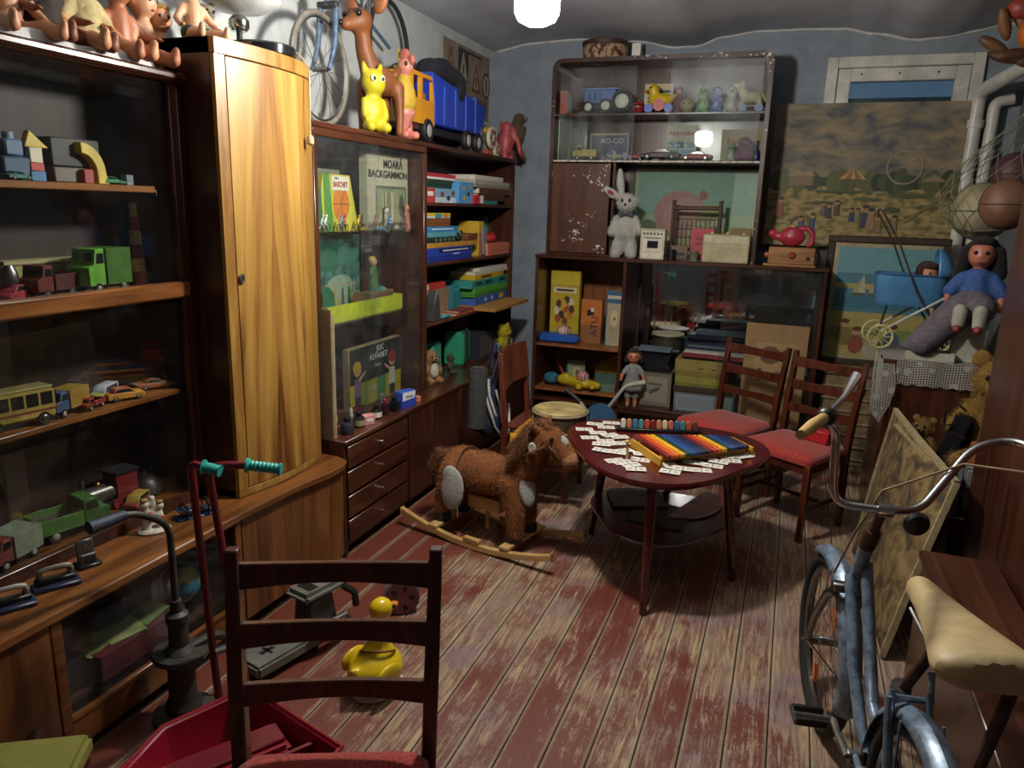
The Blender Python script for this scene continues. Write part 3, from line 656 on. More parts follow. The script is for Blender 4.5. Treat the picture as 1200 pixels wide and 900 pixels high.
# papers on the lower shelf
o = tag(MB().prism([(-.17, -.17), (.1, -.2), (.13, .1), (-.15, .12)], 0, .004).build('poster_sheet', M('#1b1a1c', .4)), 'black printed sheet on the lower shelf of the coffee table', 'sheet'); o.location = (-.45, 3.5, .244)
o = tag(MB().prism(circ(0, 0, .16, .22, 20, -90, 90), 0, .006).build('paper_sheet', M('#dcc3c8', .5, 0, .3, 9)), 'pink and white paper with a rounded edge on the table shelf', 'paper'); p = at(806, 590, Z=.2487); o.location = p; o.rotation_euler = (0, 0, -.3)
o = tag(MB().prism(rect(-.14, -.1, .14, .1), 0, .01).build('magazine', M('#6f6a62', .5, 0, .4, 9)), 'grey magazine on the left of the table shelf', 'magazine'); o.location = (-.62, 3.6, .2485); o.rotation_euler = (0, 0, .4)
# cards
CW = M('#d9d5c8', .6); LN = M('#3a3a40', .6)
cs = [(245,368),(205,388),(225,420),(268,445),(270,468),(285,380),(305,365),(255,402),(300,412),(335,420),(283,430),(318,441),(345,440),(327,475),(352,470),(318,503),(345,510),(375,520),(395,537),(420,482),(412,500),(510,520),(543,530),(522,547),(570,537),(608,510),(638,540),(680,525),(702,510),(722,490),(742,485),(748,505),(772,478),(792,490),(657,495),(800,478)]
cm = None; zc = .6008; CS = 1.3
for i, (cx, cy) in enumerate(cs):
    p = at(620+cx/3.158, 380+cy/3.158, Z=.602)
    if cm is None:
        c0 = thing('picture_card', 'small white game card in the scatter left of the xylophone', 'card', group='white cards on the coffee table')
        MB().box(-.034, .034, -.021, .021, 0, .0009).build('card', CW, c0); art(c0, [('#33343a', rect(-.002, -.019, .001, .019)), ('#6b5a50', rect(-.026, -.004, -.012, .002)), ('#54606a', rect(.012, -.004, .024, .002))], (0, 0, .00095), (0, 0, 0))
        KIDS[c0.name] = list(c0.children); c = c0; cm = 1
    else: c = dup(c0)
    c['label'] = 'small white game card in the scatter left of the xylophone' if i < 21 else 'small white game card in the cluster before the xylophone' if i < 25 else 'small white game card right of the xylophone, by the table edge'
    c.scale = (CS, CS, 1); c.location = (p.x, p.y, zc+.0013*(i % 5)); c.rotation_euler = (0, 0, random.uniform(-.25, .75)+.15)
# big xylophone
a, b_, c_, d_ = Vector((-.632, 3.43, 0)), Vector((-.425, 3.165, 0)), Vector((-.205, 3.62, 0)), Vector((-.095, 3.49, 0))
xy = thing('xylophone', 'large xylophone with a rainbow of painted bars on the table', 'xylophone', (-.35, 3.42, .6015))
cols = ['#7a1d1a', '#c9481c', '#d9781c', '#dcae22', '#1f3d2a', '#244f86', '#1d3f7a', '#1a2c56', '#23203a', '#6e1e22', '#b53a20', '#cf6a1e', '#d9a91f', '#1e3a2c', '#22477c', '#1b3263', '#1a2648', '#20203a']
n = len(cols); L0 = xy.location
YF_ = M('#c8931f', .45)
def fr(p0, p1, w, z0, z1, nm, mt):
    dv = (p1-p0); ang = math.atan2(dv.y, dv.x); mid = (p0+p1)/2-L0
    return MB().cb((mid.x, mid.y, (z0+z1)/2), (dv.length, w, z1-z0), (0, 0, ang)).build(nm, mt, xy, .002)
fr(a.lerp(b_, .82), c_.lerp(d_, .82), .014, 0, .032, 'rail', YF_); fr(a.lerp(b_, .2), c_.lerp(d_, .2), .014, 0, .032, 'rail', YF_)
fr(a.lerp(b_, .12)+Vector((-.02, -.015, 0)), b_+Vector((-.02, -.015, 0)), .014, 0, .04, 'end_rail', YF_); fr(c_+Vector((.018, .01, 0)), d_+Vector((.018, .01, 0)), .012, 0, .04, 'end_rail', YF_)
for i in range(n):
    q = (i+.5)/n; p0 = a.lerp(c_, q)-L0; p1 = b_.lerp(d_, q)-L0; dv = p1-p0; ang = math.atan2(dv.y, dv.x)
    o = MB().cb(((p0.x+p1.x)/2, (p0.y+p1.y)/2, .041), (dv.length, .0215, .016), (0, 0, ang)).build('bar', M(cols[i], .5, 0, .1, 14, 0), xy, .0015)
    mb = MB()
    for q2 in (.14, .86):
        pp = p0.lerp(p1, q2); mb.lathe([(.003, 0), (.0032, .002), (.001, .003)], 6, (pp.x, pp.y, .049))
    mb.build('nail', CHROME, o)
ml = thing('mallet', 'small pale wooden mallet standing beside the xylophone', 'mallet', at(735, 537, Z=.606)); MB().tube([(0, 0, .0), (-.004, 0, .07)], .006, 8).build('handle', W_PINE, ml); MB().ell((-.004, 0, .078), (.013, .013, .011)).build('head', W_PINE, ml)
# row of coloured wooden tabs
p0, p1 = at(727, 505, Z=.603), at(818, 509, Z=.603); ky = thing('pencil_rack', 'row of rounded coloured wooden tabs behind the xylophone', 'toy', p0)
tc = ['#d8d2bd', '#c9824f', '#3f79a8', '#4d8f8b', '#b54a3a', '#7a2c22', '#cc7f66', '#d6c795', '#c46a55', '#3a6f9e', '#3f8580', '#bb5340', '#6d3a2c']
dv = p1-p0; ang = math.atan2(dv.y, dv.x); ky.rotation_euler = (0, 0, ang)
MB().box(-.02, dv.length+.02, .0, .05, 0, .014).build('base', BLACK, ky, .002)
for i, c in enumerate(tc):
    x = dv.length*(i+.5)/len(tc); MB().prism([(x-.0125, 0), (x+.0125, 0)]+circ(x, .034, .0125, n=8, a0=0, a1=180), -.008, .008, Matrix(((1, 0, 0, 0), (0, 0, -1, .022), (0, 1, 0, .014), (0, 0, 0, 1)))).build('tab', M(c, .4), ky, .002)
# ================= CHAIR WITH BACKPACK, DRUM =================
bc = thing('school_chair', 'brown wooden chair with a solid back, draped with bag straps', 'chair', (-1.30, 4.16, 0), R(90))
WB = WOOD('bag_chair', '#4a1f12', '#632c1a', '#743a24', 2, .35, 1.2)
MB().box(-.2, .2, -.2, .2, .42, .44).build('seat', WB, bc, .006)
for s in (-1, 1):
    MB().tube([(s*.2, .22, 0), (s*.2, .19, .42), (s*.2, .235, .87)], [.018, .022, .018], 4).build('back_leg', WB, bc, .003); MB().tube([(s*.18, -.18, 0), (s*.18, -.18, .42)], .02, 4).build('front_leg', WB, bc, .003)
    MB().box(s*.19-.008, s*.19+.008, -.17, .19, .2, .23).build('stretcher', WB, bc)
vs = []; fs = []; K = 8
mb = MB()
for i in range(K):
    q0, q1 = -.2+.4*i/K, -.2+.4*(i+1)/K; y0, y1 = .20+.03*math.cos(q0*7.8), .20+.03*math.cos(q1*7.8)
    mb.add([(q0, y0-.012, .66), (q1, y1-.012, .66), (q1, y1+.012, .66), (q0, y0+.012, .66), (q0, y0+.015, .885), (q1, y1+.015, .885), (q1, y1+.037, .885), (q0, y0+.037, .885)], [(0, 3, 2, 1), (4, 5, 6, 7), (0, 1, 5, 4), (2, 3, 7, 6)]+([(3, 0, 4, 7)] if i == 0 else [])+([(1, 2, 6, 5)] if i == K-1 else []))
mb.build('backrest', WB, bc, .0)
cy = tag(MB().prism([(-.17, -.26), (.20, -.24), (.21, .12), (-.18, .12)], .0, .008).build('cloth', M('#b8841c', .85, 0, .25, 20, .4)), 'mustard yellow cloth under the old drum', 'cloth'); cy.location = (-1.22, 4.09, .441)
mb = MB()
K = 10
for i in range(K+1):
    q = i/K; w = .012*math.sin(q*9); mb.v += [(-.19+.40*q, -.268+w, .002), (-.19+.40*q+.01, -.275+w*1.8, -.16-.03*math.sin(q*7))]
for i in range(K): mb.f.append((2*i, 2*i+2, 2*i+3, 2*i+1))
mb.c = [None]*K; o = mb.build('hanging_edge', M('#b8841c', .85, 0, .25, 20, .4), cy); o.modifiers.new('t', 'SOLIDIFY').thickness = .004
dm = thing('drum', 'old tin drum with a yellowed skin standing on the brown chair', 'drum', (-1.165, 3.99, .45))
MB().lathe([(.152, 0), (.155, .004), (.155, .115), (.152, .12)], 32).build('shell', M('#5a5038', .4, .5, .3), dm); MB().lathe([(.001, .1205), (.15, .1205), (.156, .122), (.15, .128), (.001, .1285)], 32).build('drum_skin', M('#b7a06a', .6, 0, .35, 10), dm)
for z in (.012, .112): MB().torus((0, 0, z), .159, .007, n=32, k=6).build('hoop', M('#b9aa84', .35, .4), dm)
for i in range(6):
    q = R(60*i+15); MB().cyl((.166*math.cos(q), .166*math.sin(q), .012), (.166*math.cos(q), .166*math.sin(q), .112), .004, 6).build('tension_rod', CHROME, dm)
# backpack hanging from the chair and grey roll
NAVY = M('#1c2238', .7, 0, .2, 20, .3); WPIP = M('#d5d5d2', .6)
bp = thing('backpack', 'navy backpack with white piping and a grey roll, hanging on the brown chair', 'backpack', (-1.66, 4.14, .36))
organic('bag', NAVY, bp, [('e', (0, 0, .13), (.085, .17, .2)), ('e', (.02, -.05, .06), (.09, .12, .12))], .014, 8)
for k in (0, 1):
    MB().tube([(.02+.02*k, -.19+.04*k, .34), (.05, -.2+.05*k, .24), (.09, -.15+.06*k, .05), (.1, -.02+.03*k, -.06), (.09, .1, -.02), (.06, .16, .12)], .008, 6).build('piping', WPIP, bp)
MB().tube([(.08, -.12, .27), (.1, -.1, .18), (.11, -.08, .06), (.12, -.05, .04), (.11, -.02, .12)], .007, 6).build('piping', WPIP, bp)
MB().tube([(.0, -.1, .3), (.03, -.13, .42), (.05, -.1, .5), (.07, -.04, .42), (.06, -.02, .3)], .012, 6, flat=.4).build('strap', NAVY, bp)
for s, c in ((-.1, '#3b4a72'), (.12, '#23283c')):
    MB().tube([(.03, s, .28), (.08, s+.01, .45), (.085, s+.02, .535), (.06, s+.02, .545), (.035, s+.03, .4)], .018, 6, flat=.25).build('shoulder_strap', M(c, .7), bp)
GM = M('#3a3a38', .95, 0, .3, 60, .5)
MB().tube([(0.02, -.27, .06), (.02, -.25, .43)], [.055, .055], 14).build('rolled_mat', GM, bp, .012, seg=2)
# ================= ROCKING HORSE =================
rh = thing('rocking_horse', 'brown plush rocking horse on pale curved wooden rockers', 'rocking horse', (-1.335, 3.37, 0), R(-13))
HF = FUR('#8a5226', '#5f3517', 110); HD = FUR('#6e4220', '#4c2c16', 90, name='mane'); WF = FUR('#b3b4ae', '#8f918c', 110)
organic('body', HF, rh, [('e', (-.04, 0, .355), (.235, .11, .11)), ('e', (.15, 0, .365), (.11, .105, .125)), ('e', (-.2, 0, .355), (.10, .105, .11)),
    ('t', [(.17, 0, .40), (.25, 0, .53), (.30, 0, .62)], [.10, .08, .065]), ('e', (.34, 0, .615), (.075, .06, .062)), ('t', [(.34, 0, .61), (.42, 0, .555), (.455, 0, .53)], [.058, .047, .048]),
    ('t', [(.16, .07, .36), (.18, .075, .22), (.185, .075, .1)], [.06, .048, .04]), ('t', [(.16, -.07, .36), (.2, -.08, .22), (.205, -.085, .095)], [.062, .05, .042]),
    ('t', [(-.2, .07, .36), (-.25, .08, .22), (-.25, .08, .11)], [.065, .045, .04]), ('t', [(-.2, -.07, .36), (-.25, -.085, .22), (-.255, -.085, .105)], [.065, .045, .04])], .011, 5)
hb_ = [c for c in rh.children if c.name.startswith('body')][0]; fur(hb_, 16000, .02, M('#9a5f2c', .9, 0, .45, 12, 0))
for s in (-1, 1):
    organic('ear', HF, rh, [('t', [(.29, s*.05, .655), (.275, s*.075, .685), (.285, s*.085, .70)], [.02, .022, .008])], .006, 3); MB().ell((.375, s*.052, .63), .0105).build('eye', M('#0c0a08', .1), rh)
organic('muzzle', FUR('#a87a50', '#7d5533', 100, name='muzzle'), rh, [('e', (.455, 0, .53), (.05, .052, .046))], .008, 3)
organic('blaze', WF, rh, [('e', (.405, 0, .612), (.04, .022, .03), (0, R(38), 0))], .006, 3)
organic('mane', HD, rh, [('t', [(.3, 0, .68), (.24, .0, .64), (.18, 0, .56), (.12, 0, .5)], [.03, .04, .042, .03]), ('t', [(.33, -.02, .67), (.36, -.02, .66)], [.02, .012]), ('t', [(.25, -.05, .62), (.2, -.08, .52), (.16, -.1, .47)], [.03, .028, .012])], .009, 3)
organic('tail', HD, rh, [('t', [(-.27, 0, .40), (-.325, 0, .40), (-.355, 0, .32), (-.35, 0, .22)], [.03, .045, .05, .02])], .009, 3)
fur([c for c in rh.children if c.name.startswith('mane')][0], 4000, .03, M('#6a3d1c', .9, 0, .4, 12, 0), 4); fur([c for c in rh.children if c.name.startswith('tail')][0], 2500, .03, M('#6a3d1c', .9, 0, .4, 12, 0), 5)
organic('chest_patch', WF, rh, [('e', (.245, -.045, .35), (.022, .05, .10), (0, R(-14), R(-25)))], .008, 3)
sp = organic('side_pad', WF, rh, [('e', (-.16, -.125, .27), (.075, .022, .12), (0, R(8), 0)), ('e', (-.175, -.122, .34), (.055, .02, .06))], .008, 4)
organic('side_pad', WF, rh, [('e', (-.175, .115, .30), (.06, .022, .105))], .01, 3)
MB().tube([(-.13, -.125, .21), (-.125, -.125, .13)], .005, 6).build('stirrup_rod', CHROME, rh)
rn = M('#5d3519', .6)
MB().torus((.405, 0, .565), .062, .006, (0, R(52), 0), 20, 6).build('noseband', rn, rh); MB().torus((.27, 0, .545), .095, .006, (0, R(-32), 0), 24, 6).build('collar_strap', rn, rh)
MB().tube([(.36, -.058, .6), (.395, -.06, .57)], .005, 6).build('bridle_strap', rn, rh); MB().torus((-.14, 0, .355), .115, .006, (0, R(80), 0), 24, 6).build('girth_strap', rn, rh)
MB().lathe([(.001, 0), (.024, 0), (.026, .004), (.018, .008), (.014, .006), (.001, .009)], 12, (.285, -.078, .575), (R(90), 0, R(15)), (.8, 1.2, 1)).build('rosette', M('#cfcfc8', .3, .3), rh)
for q in ((.20, -.085), (.185, .075), (-.252, -.085), (-.25, .08)): MB().lathe([(.044, 0), (.046, .02), (.038, .055)], 12, (q[0], q[1], .066)).build('hoof', M('#1d1a1e', .8), rh)
for s in (-1, 1):
    vs = []; fs = []; K = 16
    for i in range(K+1):
        x = -.47+.94*i/K; z = .002+.34*x*x; vs += [(x, s*.165-.014, z), (x, s*.165+.014, z), (x, s*.165+.014, z+.032), (x, s*.165-.014, z+.032)]
    for i in range(K):
        for j in range(4): fs.append((i*4+j, i*4+4+j, i*4+4+(j+1) % 4, i*4+(j+1) % 4))
    fs += [(3, 2, 1, 0), (K*4, K*4+1, K*4+2, K*4+3)]
    fs = [f[::-1] for f in fs]; o = MB().add(vs, fs).build('rocker', W_PINE, rh, .003)
    MB().cb((.0, s*.165, .047), (.10, .03, .026)).build('rocker_block', W_PINE, o, .003)
for x in (-.25, .2): MB().cb((x, 0, .062), (.055, .36, .018)).build('cross_board', W_PINE, rh, .003)
MB().cb((-.02, 0, .20), (.2, .09, .07)).build('body_block', W_PINE, rh, .004); MB().cyl((-.02, 0, .05), (-.02, 0, .3), .012).build('post', W_PINE, rh)
# ================= BICYCLE =================
bk = thing('bicycle', 'old light blue step-through bicycle with a cream saddle, at the right', 'bicycle', (.345, 1.9, 0), R(10))
BLU = M('#7f93a8', .35, .3, .45, 30, .1, .3); RUST = M('#5b4034', .6, .5, .4, 30); TYRE = M('#1b1a19', .85, 0, .2, 60, .4); CREAM = M('#c4ad7e', .5, 0, .15, 20, .1)
FH, RHb = Vector((0, .6, .3)), Vector((0, -.28, .3))
def wheel(c, yaw, nm):
    m3 = Matrix.Translation(c) @ Matrix.Rotation(yaw, 4, 'Z')
    def T(p): return tuple(m3 @ Vector(p))
    def ring(Rr, r, nme, mt, k=8, n=40):
        mb = MB().tube([T((0, Rr*math.cos(2*math.pi*i/n), Rr*math.sin(2*math.pi*i/n))) for i in range(n)], r, k, closed=True); return mb.build(nme, mt, bk)
    ty = ring(.276, .024, 'tyre', TYRE, 10); ring(.25, .011, 'rim', STEEL, 6)
    mb = MB()
    for i in range(28):
        q = 2*math.pi*i/28; s = 1 if i % 2 else -1; mb.tube([T((s*.025, .02*math.cos(q+.9*s), .02*math.sin(q+.9*s))), T((0, .245*math.cos(q), .245*math.sin(q)))], .0013, 4)
    mb.build('spokes', CHROME, bk)
    MB().cyl(T((-.05, 0, 0)), T((.05, 0, 0)), .016, 10).build('hub', STEEL, bk); MB().cyl(T((-.075, 0, 0)), T((.075, 0, 0)), .006, 8).build('axle', STEEL, bk)
    rf = MB(); rf.cb(T((0, -.09, .14)), (.012, .03, .06), (R(-32), 0, yaw)); rf.build('wheel_reflector', M('#d2691c', .3), bk)
    rf = MB(); rf.cb(T((0, .06, -.16)), (.012, .03, .06), (R(-20), 0, yaw)); rf.build('wheel_reflector', M('#d2691c', .3), bk)
    return T
SY = R(0.5)
T1 = wheel(FH, SY, 'front'); T2 = wheel(RHb, 0, 'rear')
def fender(T, a0, a1, Rr=.318, w=.034):
    vs = []; fs = []; K = 22
    for i in range(K+1):
        q = R(a0+(a1-a0)*i/K)
        for x, dr in ((-w, -.022), (-w*.7, -.004), (0, .006), (w*.7, -.004), (w, -.022)): vs.append(T((x, (Rr+dr)*math.cos(q), (Rr+dr)*math.sin(q))))
    for i in range(K):
        for j in range(4): fs.append((i*5+j, i*5+j+1, i*5+6+j, i*5+5+j))
    o = MB().add(vs, fs).build('mudguard', BLU, bk); o.modifiers.new('t', 'SOLIDIFY').thickness = .002; return o
fender(T1, 60, 192); fender(T2, 5, 165)
HB, HT, CL = Vector((0, .40, .60)), Vector((0, .325, .78)), Vector((-.005, .225, .93))
for s in (-1, 1):
    MB().tube([T1((s*.055, 0, 0)), T1((s*.055, -.05, .12)), T1((s*.05, -.14, .25)), (s*.045, HB.y+.01, .585)], [.010, .013, .015, .017], 8).build('fork_blade', STEEL if s < 0 else RUST, bk)
    MB().tube([T1((s*.06, 0, 0)), T1((s*.04, -.30, .06))], .004, 6).build('mudguard_stay', CHROME, bk)
    MB().tube([(s*.05, RHb.y, .3), (s*.045, 0.02, .31)], .009, 8).build('chain_stay', BLU, bk); MB().tube([(s*.055, RHb.y, .3), (s*.04, -.13, .62)], .008, 8).build('seat_stay', BLU, bk)
    MB().tube([(s*.06, RHb.y, .3), (s*.045, RHb.y+.06, .60)], .004, 6).build('mudguard_stay', BLU, bk)
MB().cb((0, HB.y+.01, .60), (.11, .035, .03)).build('fork_crown', STEEL, bk, .006)
MB().tube([tuple(HB), tuple(HT)], .021, 12).build('head_tube', BLU, bk); MB().tube([tuple(HT), (0, .285, .85)], .024, 12).build('headset', RUST, bk); MB().tube([(0, .31, .80), tuple(CL)], .014, 10).build('stem', RUST, bk)
MB().tube([(-.018, .37, .66), (-.018, .22, .45), (-.015, .1, .34), (0, .03, .3)], .017, 10).build('down_tube', BLU, bk)
MB().tube([(.018, .36, .71), (.018, .23, .52), (.012, .12, .40), (0, -.02, .40)], .017, 10).build('upper_tube', BLU, bk)
bx('frame_plate', M('#cfcdbf', .5), .004, .03, .326, .328, .64, .665, bk, 0)
MB().tube([(0, .03, .3), (0, -.075, .58)], .018, 10).build('seat_tube', BLU, bk); MB().tube([(0, -.075, .58), (.05, -.13, .77)], .0135, 10).build('seat_post', RUST, bk); MB().tube([(0, -.068, .56), (0, -.078, .60)], .024, 10).build('seat_clamp', STEEL, bk)
MB().cyl((-.06, .03, .3), (.06, .03, .3), .02, 12).build('bottom_bracket', STEEL, bk)
# saddle
sd = MB(); K = 12; J = 14
for i in range(K+1):
    q = i/K; y = .15-.36*q; w = .028+.085*(max(0, q-.12)/.88)**1.3; w = w*(1 if q < .9 else 1-.35*((q-.9)/.1)**2); h = .03+.012*q
    if i == 0: w *= .6; h *= .6
    for j in range(J):
        t = 2*math.pi*j/J; sd.v.append((w*math.cos(t), y, .80+h*max(-.7, math.sin(t))+.012*q))
for i in range(K):
    for j in range(J): sd.f.append((i*J+j, i*J+(j+1) % J, i*J+J+(j+1) % J, i*J+J+j))
sd.f += [tuple(range(J-1, -1, -1)), tuple(range(K*J, K*J+J))]; sd.f = [f[::-1] for f in sd.f]; sd.c = [None]*len(sd.f)
o = sd.build('saddle', CREAM, bk); o.data.transform(Matrix.Translation((.055, -.11, .8)) @ Matrix.Rotation(R(3), 4, 'Z') @ Matrix.Scale(1.22, 4) @ Matrix.Translation((0, 0, -.8))); o.modifiers.new('s', 'SUBSURF').render_levels = 1
mb = MB()
for s in (-1, 1): mb.tube([(.055+s*.035, .0, .765), (.055+s*.035, -.14, .75), (.055+s*.04, -.31, .775)], .005, 6)
mb.build('saddle_rails', STEEL, bk)
MB().tube([(.13, -.29, .77), (.10, -.32, .70), (.055, -.34, .52), (.058, RHb.y-.02, .3)], .013, 8).build('carrier_strut', RUST, bk); MB().tube([(-.055, -.16, .62), (-.056, -.22, .45), (-.06, RHb.y, .3)], .009, 8).build('carrier_strut', BLU, bk)
MB().tube([(-.05, -.13, .6), (.05, -.13, .6), (.05, -.10, .66)], .009, 8).build('rear_bridge', BLU, bk)
# handlebar: swept back, left end rises
def HBp(x, y, z): return (CL.x+x, CL.y+y, CL.z+z)
MB().tube(fillet([HBp(0, 0, 0), HBp(-.125, .02, 0), HBp(-.14, .02, .21), HBp(-.185, -.03, .255)], .05), .0115, 10).build('handlebar', CHROME, bk)
MB().tube(fillet([HBp(0, 0, 0), HBp(.10, .02, 0), HBp(.24, .11, .165), HBp(.34, .13, .19), HBp(.40, -.02, .19)], .06), .0115, 10).build('handlebar', CHROME, bk)
MB().cyl((-.02, CL.y, CL.z), (.02, CL.y, CL.z), .02, 12).build('clamp', CHROME, bk)
MB().lathe([(.001, 0), (.03, 0), (.034, .008), (.026, .02), (.008, .024), (.001, .026)], 16, (.075, CL.y-.02, CL.z-.02), (R(90), 0, 0)).build('bell', BLACK, bk)
MB().tube([HBp(-.19, -.04, .255), HBp(-.235, -.12, .252), HBp(-.275, -.195, .248)], [.014, .017, .013], 10).build('grip', M('#c9a968', .45), bk)
MB().ell(HBp(-.178, -.02, .255), (.026, .026, .026)).build('lever_clamp', BLACK, bk)
MB().tube([HBp(-.165, -.0, .265), HBp(-.11, .10, .285), HBp(-.065, .18, .33)], [.008, .009, .015], 8).build('brake_lever', CHROME, bk)
MB().tube([(.36, CL.y-.12, CL.z+.17), (.2, CL.y+.06, CL.z+.13), (.02, CL.y+.10, CL.z+.02), (-.03, CL.y+.12, CL.z-.12), (-.04, HB.y+.06, .62)], .0035, 6).build('brake_cable', M('#8d7657', .6), bk)
# cranks and pedals
MB().tube([(-.06, .03, .3), (-.075, .09, .32), (-.08, .13, .335)], [.013, .01, .011], 8).build('crank', STEEL, bk); MB().tube([(.06, .03, .3), (.075, -.03, .28), (.08, -.07, .265)], [.013, .01, .011], 8).build('crank', STEEL, bk)
for s, y, z in ((-1, .13, .335), (1, -.07, .265)):
    p = MB().cyl((s*.08, y, z), (s*.19, y, z), .008, 8).build('pedal', STEEL, bk)
    MB().box(min(s*.10, s*.185), max(s*.10, s*.185), y-.035, y-.022, z-.012, z+.012).build('tread', BLACK, p, .003); MB().box(min(s*.10, s*.185), max(s*.10, s*.185), y+.022, y+.035, z-.012, z+.012).build('tread', BLACK, p, .003)
    MB().box(min(s*.183, s*.19), max(s*.183, s*.19), y-.035, y+.035, z-.008, z+.008).build('end_plate', STEEL, p)
MB().tube([(.045, .03+.075*math.cos(R(12*i)), .3+.075*math.sin(R(12*i))) for i in range(30)], .005, 4, closed=True).build('chainring', STEEL, bk)
MB().tube([(-.05, -.02, .27), (-.09, .03, .15), (-.13, .06, .015), (-.135, .10, .01)], .009, 8).build('kickstand', STEEL, bk)
# ================= FOREGROUND, LOWER LEFT =================
RED = M('#8c1728', .25, 0, .12, 6, .05, .5); RED2 = M('#6d1421', .3, 0, .15, 6, .05, .4)
ca = thing('toy_cart', 'crimson sheet-metal toy cart with open body behind the front chair', 'toy cart', (-1.28, 1.55, 0))
rim = [(p.x+1.28, p.y-1.55) for p in (at(140, 905, Z=.21), at(190, 852, Z=.21), at(270, 815, Z=.21), at(306, 813, Z=.21), at(401, 876, Z=.21), at(330, 960, Z=.21), at(200, 985, Z=.21))]
def inset(pl, k): cx = sum(p[0] for p in pl)/len(pl); cy = sum(p[1] for p in pl)/len(pl); return [(cx+(x-cx)*k, cy+(y-cy)*k) for x, y in pl]
def tray(outer, inner, z0, z1, zb, nm, mt, par):
    n = len(outer); vs = [(x, y, z0) for x, y in inset(outer, .9)]+[(x, y, z1) for x, y in outer]+[(x, y, z1) for x, y in inner]+[(x, y, zb) for x, y in inset(inner, .9)]
    fs = [tuple(range(n-1, -1, -1)), tuple(range(3*n, 4*n))]
    for r_ in range(3):
        for j in range(n): fs.append((r_*n+j, r_*n+(j+1) % n, r_*n+n+(j+1) % n, r_*n+n+j))
    ar = sum(outer[i][0]*outer[(i+1) % n][1]-outer[(i+1) % n][0]*outer[i][1] for i in range(n))
    if ar < 0: fs = [f[::-1] for f in fs]
    return MB().add(vs, fs).build(nm, mt, par, .004)
rcx, rcy = sum(p[0] for p in rim)/7, sum(p[1] for p in rim)/7
tray(rim, inset(rim, .95), .05, .21, .07, 'body', RED, ca)
MB().tube([(x, y, .21) for x, y in rim], .007, 8, closed=True).build('rim', RED, ca)
MB().cb((rcx-.04, rcy+.0, .12), (.14, .40, .10), (0, 0, R(-32))).build('ridge', RED, ca, .015, seg=2)
MB().cb((rcx-.04, rcy+.0, .176), (.08, .38, .012), (0, 0, R(-32))).build('seat_board', RED2, ca, .004)
MB().cb((rcx+.10, rcy+.02, .13), (.012, .34, .11), (0, 0, R(-32))).build('partition', RED2, ca)
for x, y in ((-.12, -.06), (-.02, .1), (.12, .0), (.02, -.14)):
    MB().lathe([(.015, -.012), (.04, -.012), (.045, 0), (.04, .012), (.015, .012)], 14, (rcx+x, rcy+y, .045), (R(90), 0, R(-35))).build('wheel', RUBBER, ca); MB().cyl((rcx+x, rcy+y, .045), (rcx+x, rcy+y, .06), .008).build('axle_post', STEEL, ca)
hd = thing('push_handle', 'two crimson steel handle tubes with turquoise ribbed grips', 'handle', (0, 0, 0)); TQ = M('#2fa89c', .45)
for k, (bt, tp, g0, g1) in enumerate((((-1.63, 1.70, .005), tuple(at(223, 543, Z=.91)), tuple(at(238, 547, Z=.91)), tuple(at(258, 552, Z=.90))), ((-1.585, 1.79, .005), tuple(at(243, 545, Z=.905)), tuple(at(289, 545, Z=.905)), tuple(at(330, 550, Z=.895))))):
    g0, g1 = Vector(g0), Vector(g1); tp = Vector(tp)
    MB().tube(fillet([bt, tp, tuple(g0)], .05)+[tuple(g0.lerp(g1, .9))], .0125, 10).build('handle_tube', RED2, hd)
    d = g1-g0; pts = []; rs = []
    for i in range(19): pts.append(tuple(g0+d*(i/18))); rs.append(.023 if i in (0, 1) else .019 if i in (17, 18) else (.0175 if i % 2 else .0145))
    MB().tube(pts, rs, 12).build('grip', TQ, hd)
MB().tube([(-1.63, 1.69, .26), (-1.585, 1.775, .26)], .016, 8).build('cross_clamp', STEEL, hd)
# hand pump
hp = thing('hand_pump', 'old grey cast-iron hand pump with a bent pipe handle', 'pump', (-1.755, 1.67, 0)); CI = M('#4b4a42', .55, .5, .3, 20)
MB().tube(fillet([(0, 0, .38), (0, .0, .70), (-.03, -.10, .765), (-.04, -.17, .775)], .1), .011, 10).build('pipe', CI, hp); MB().tube([(-.035, -.13, .77), (-.05, -.24, .77)], [.016, .02], 10).build('handle', M('#39424f', .6, .2), hp)
MB().lathe([(.055, 0), (.06, .02), (.045, .05), (.042, .18), (.05, .2), (.05, .22), (.032, .24), (.03, .32), (.036, .325), (.036, .35), (.02, .36), (.018, .40)], 18, (0, 0, .03)).build('barrel', CI, hp)
MB().lathe([(.10, 0), (.105, .008), (.10, .02), (.04, .024)], 20, (0, 0, .225), (0, 0, 0), (.9, .8, 1)).build('flange', CI, hp); MB().lathe([(.10, 0), (.10, .02), (.06, .03)], 16).build('foot_plate', CI, hp)
MB().tube(fillet([(.02, .02, .25), (.05, .10, .26), (.06, .16, .22), (.06, .17, .1)], .05), .016, 8).build('spout', CI, hp)
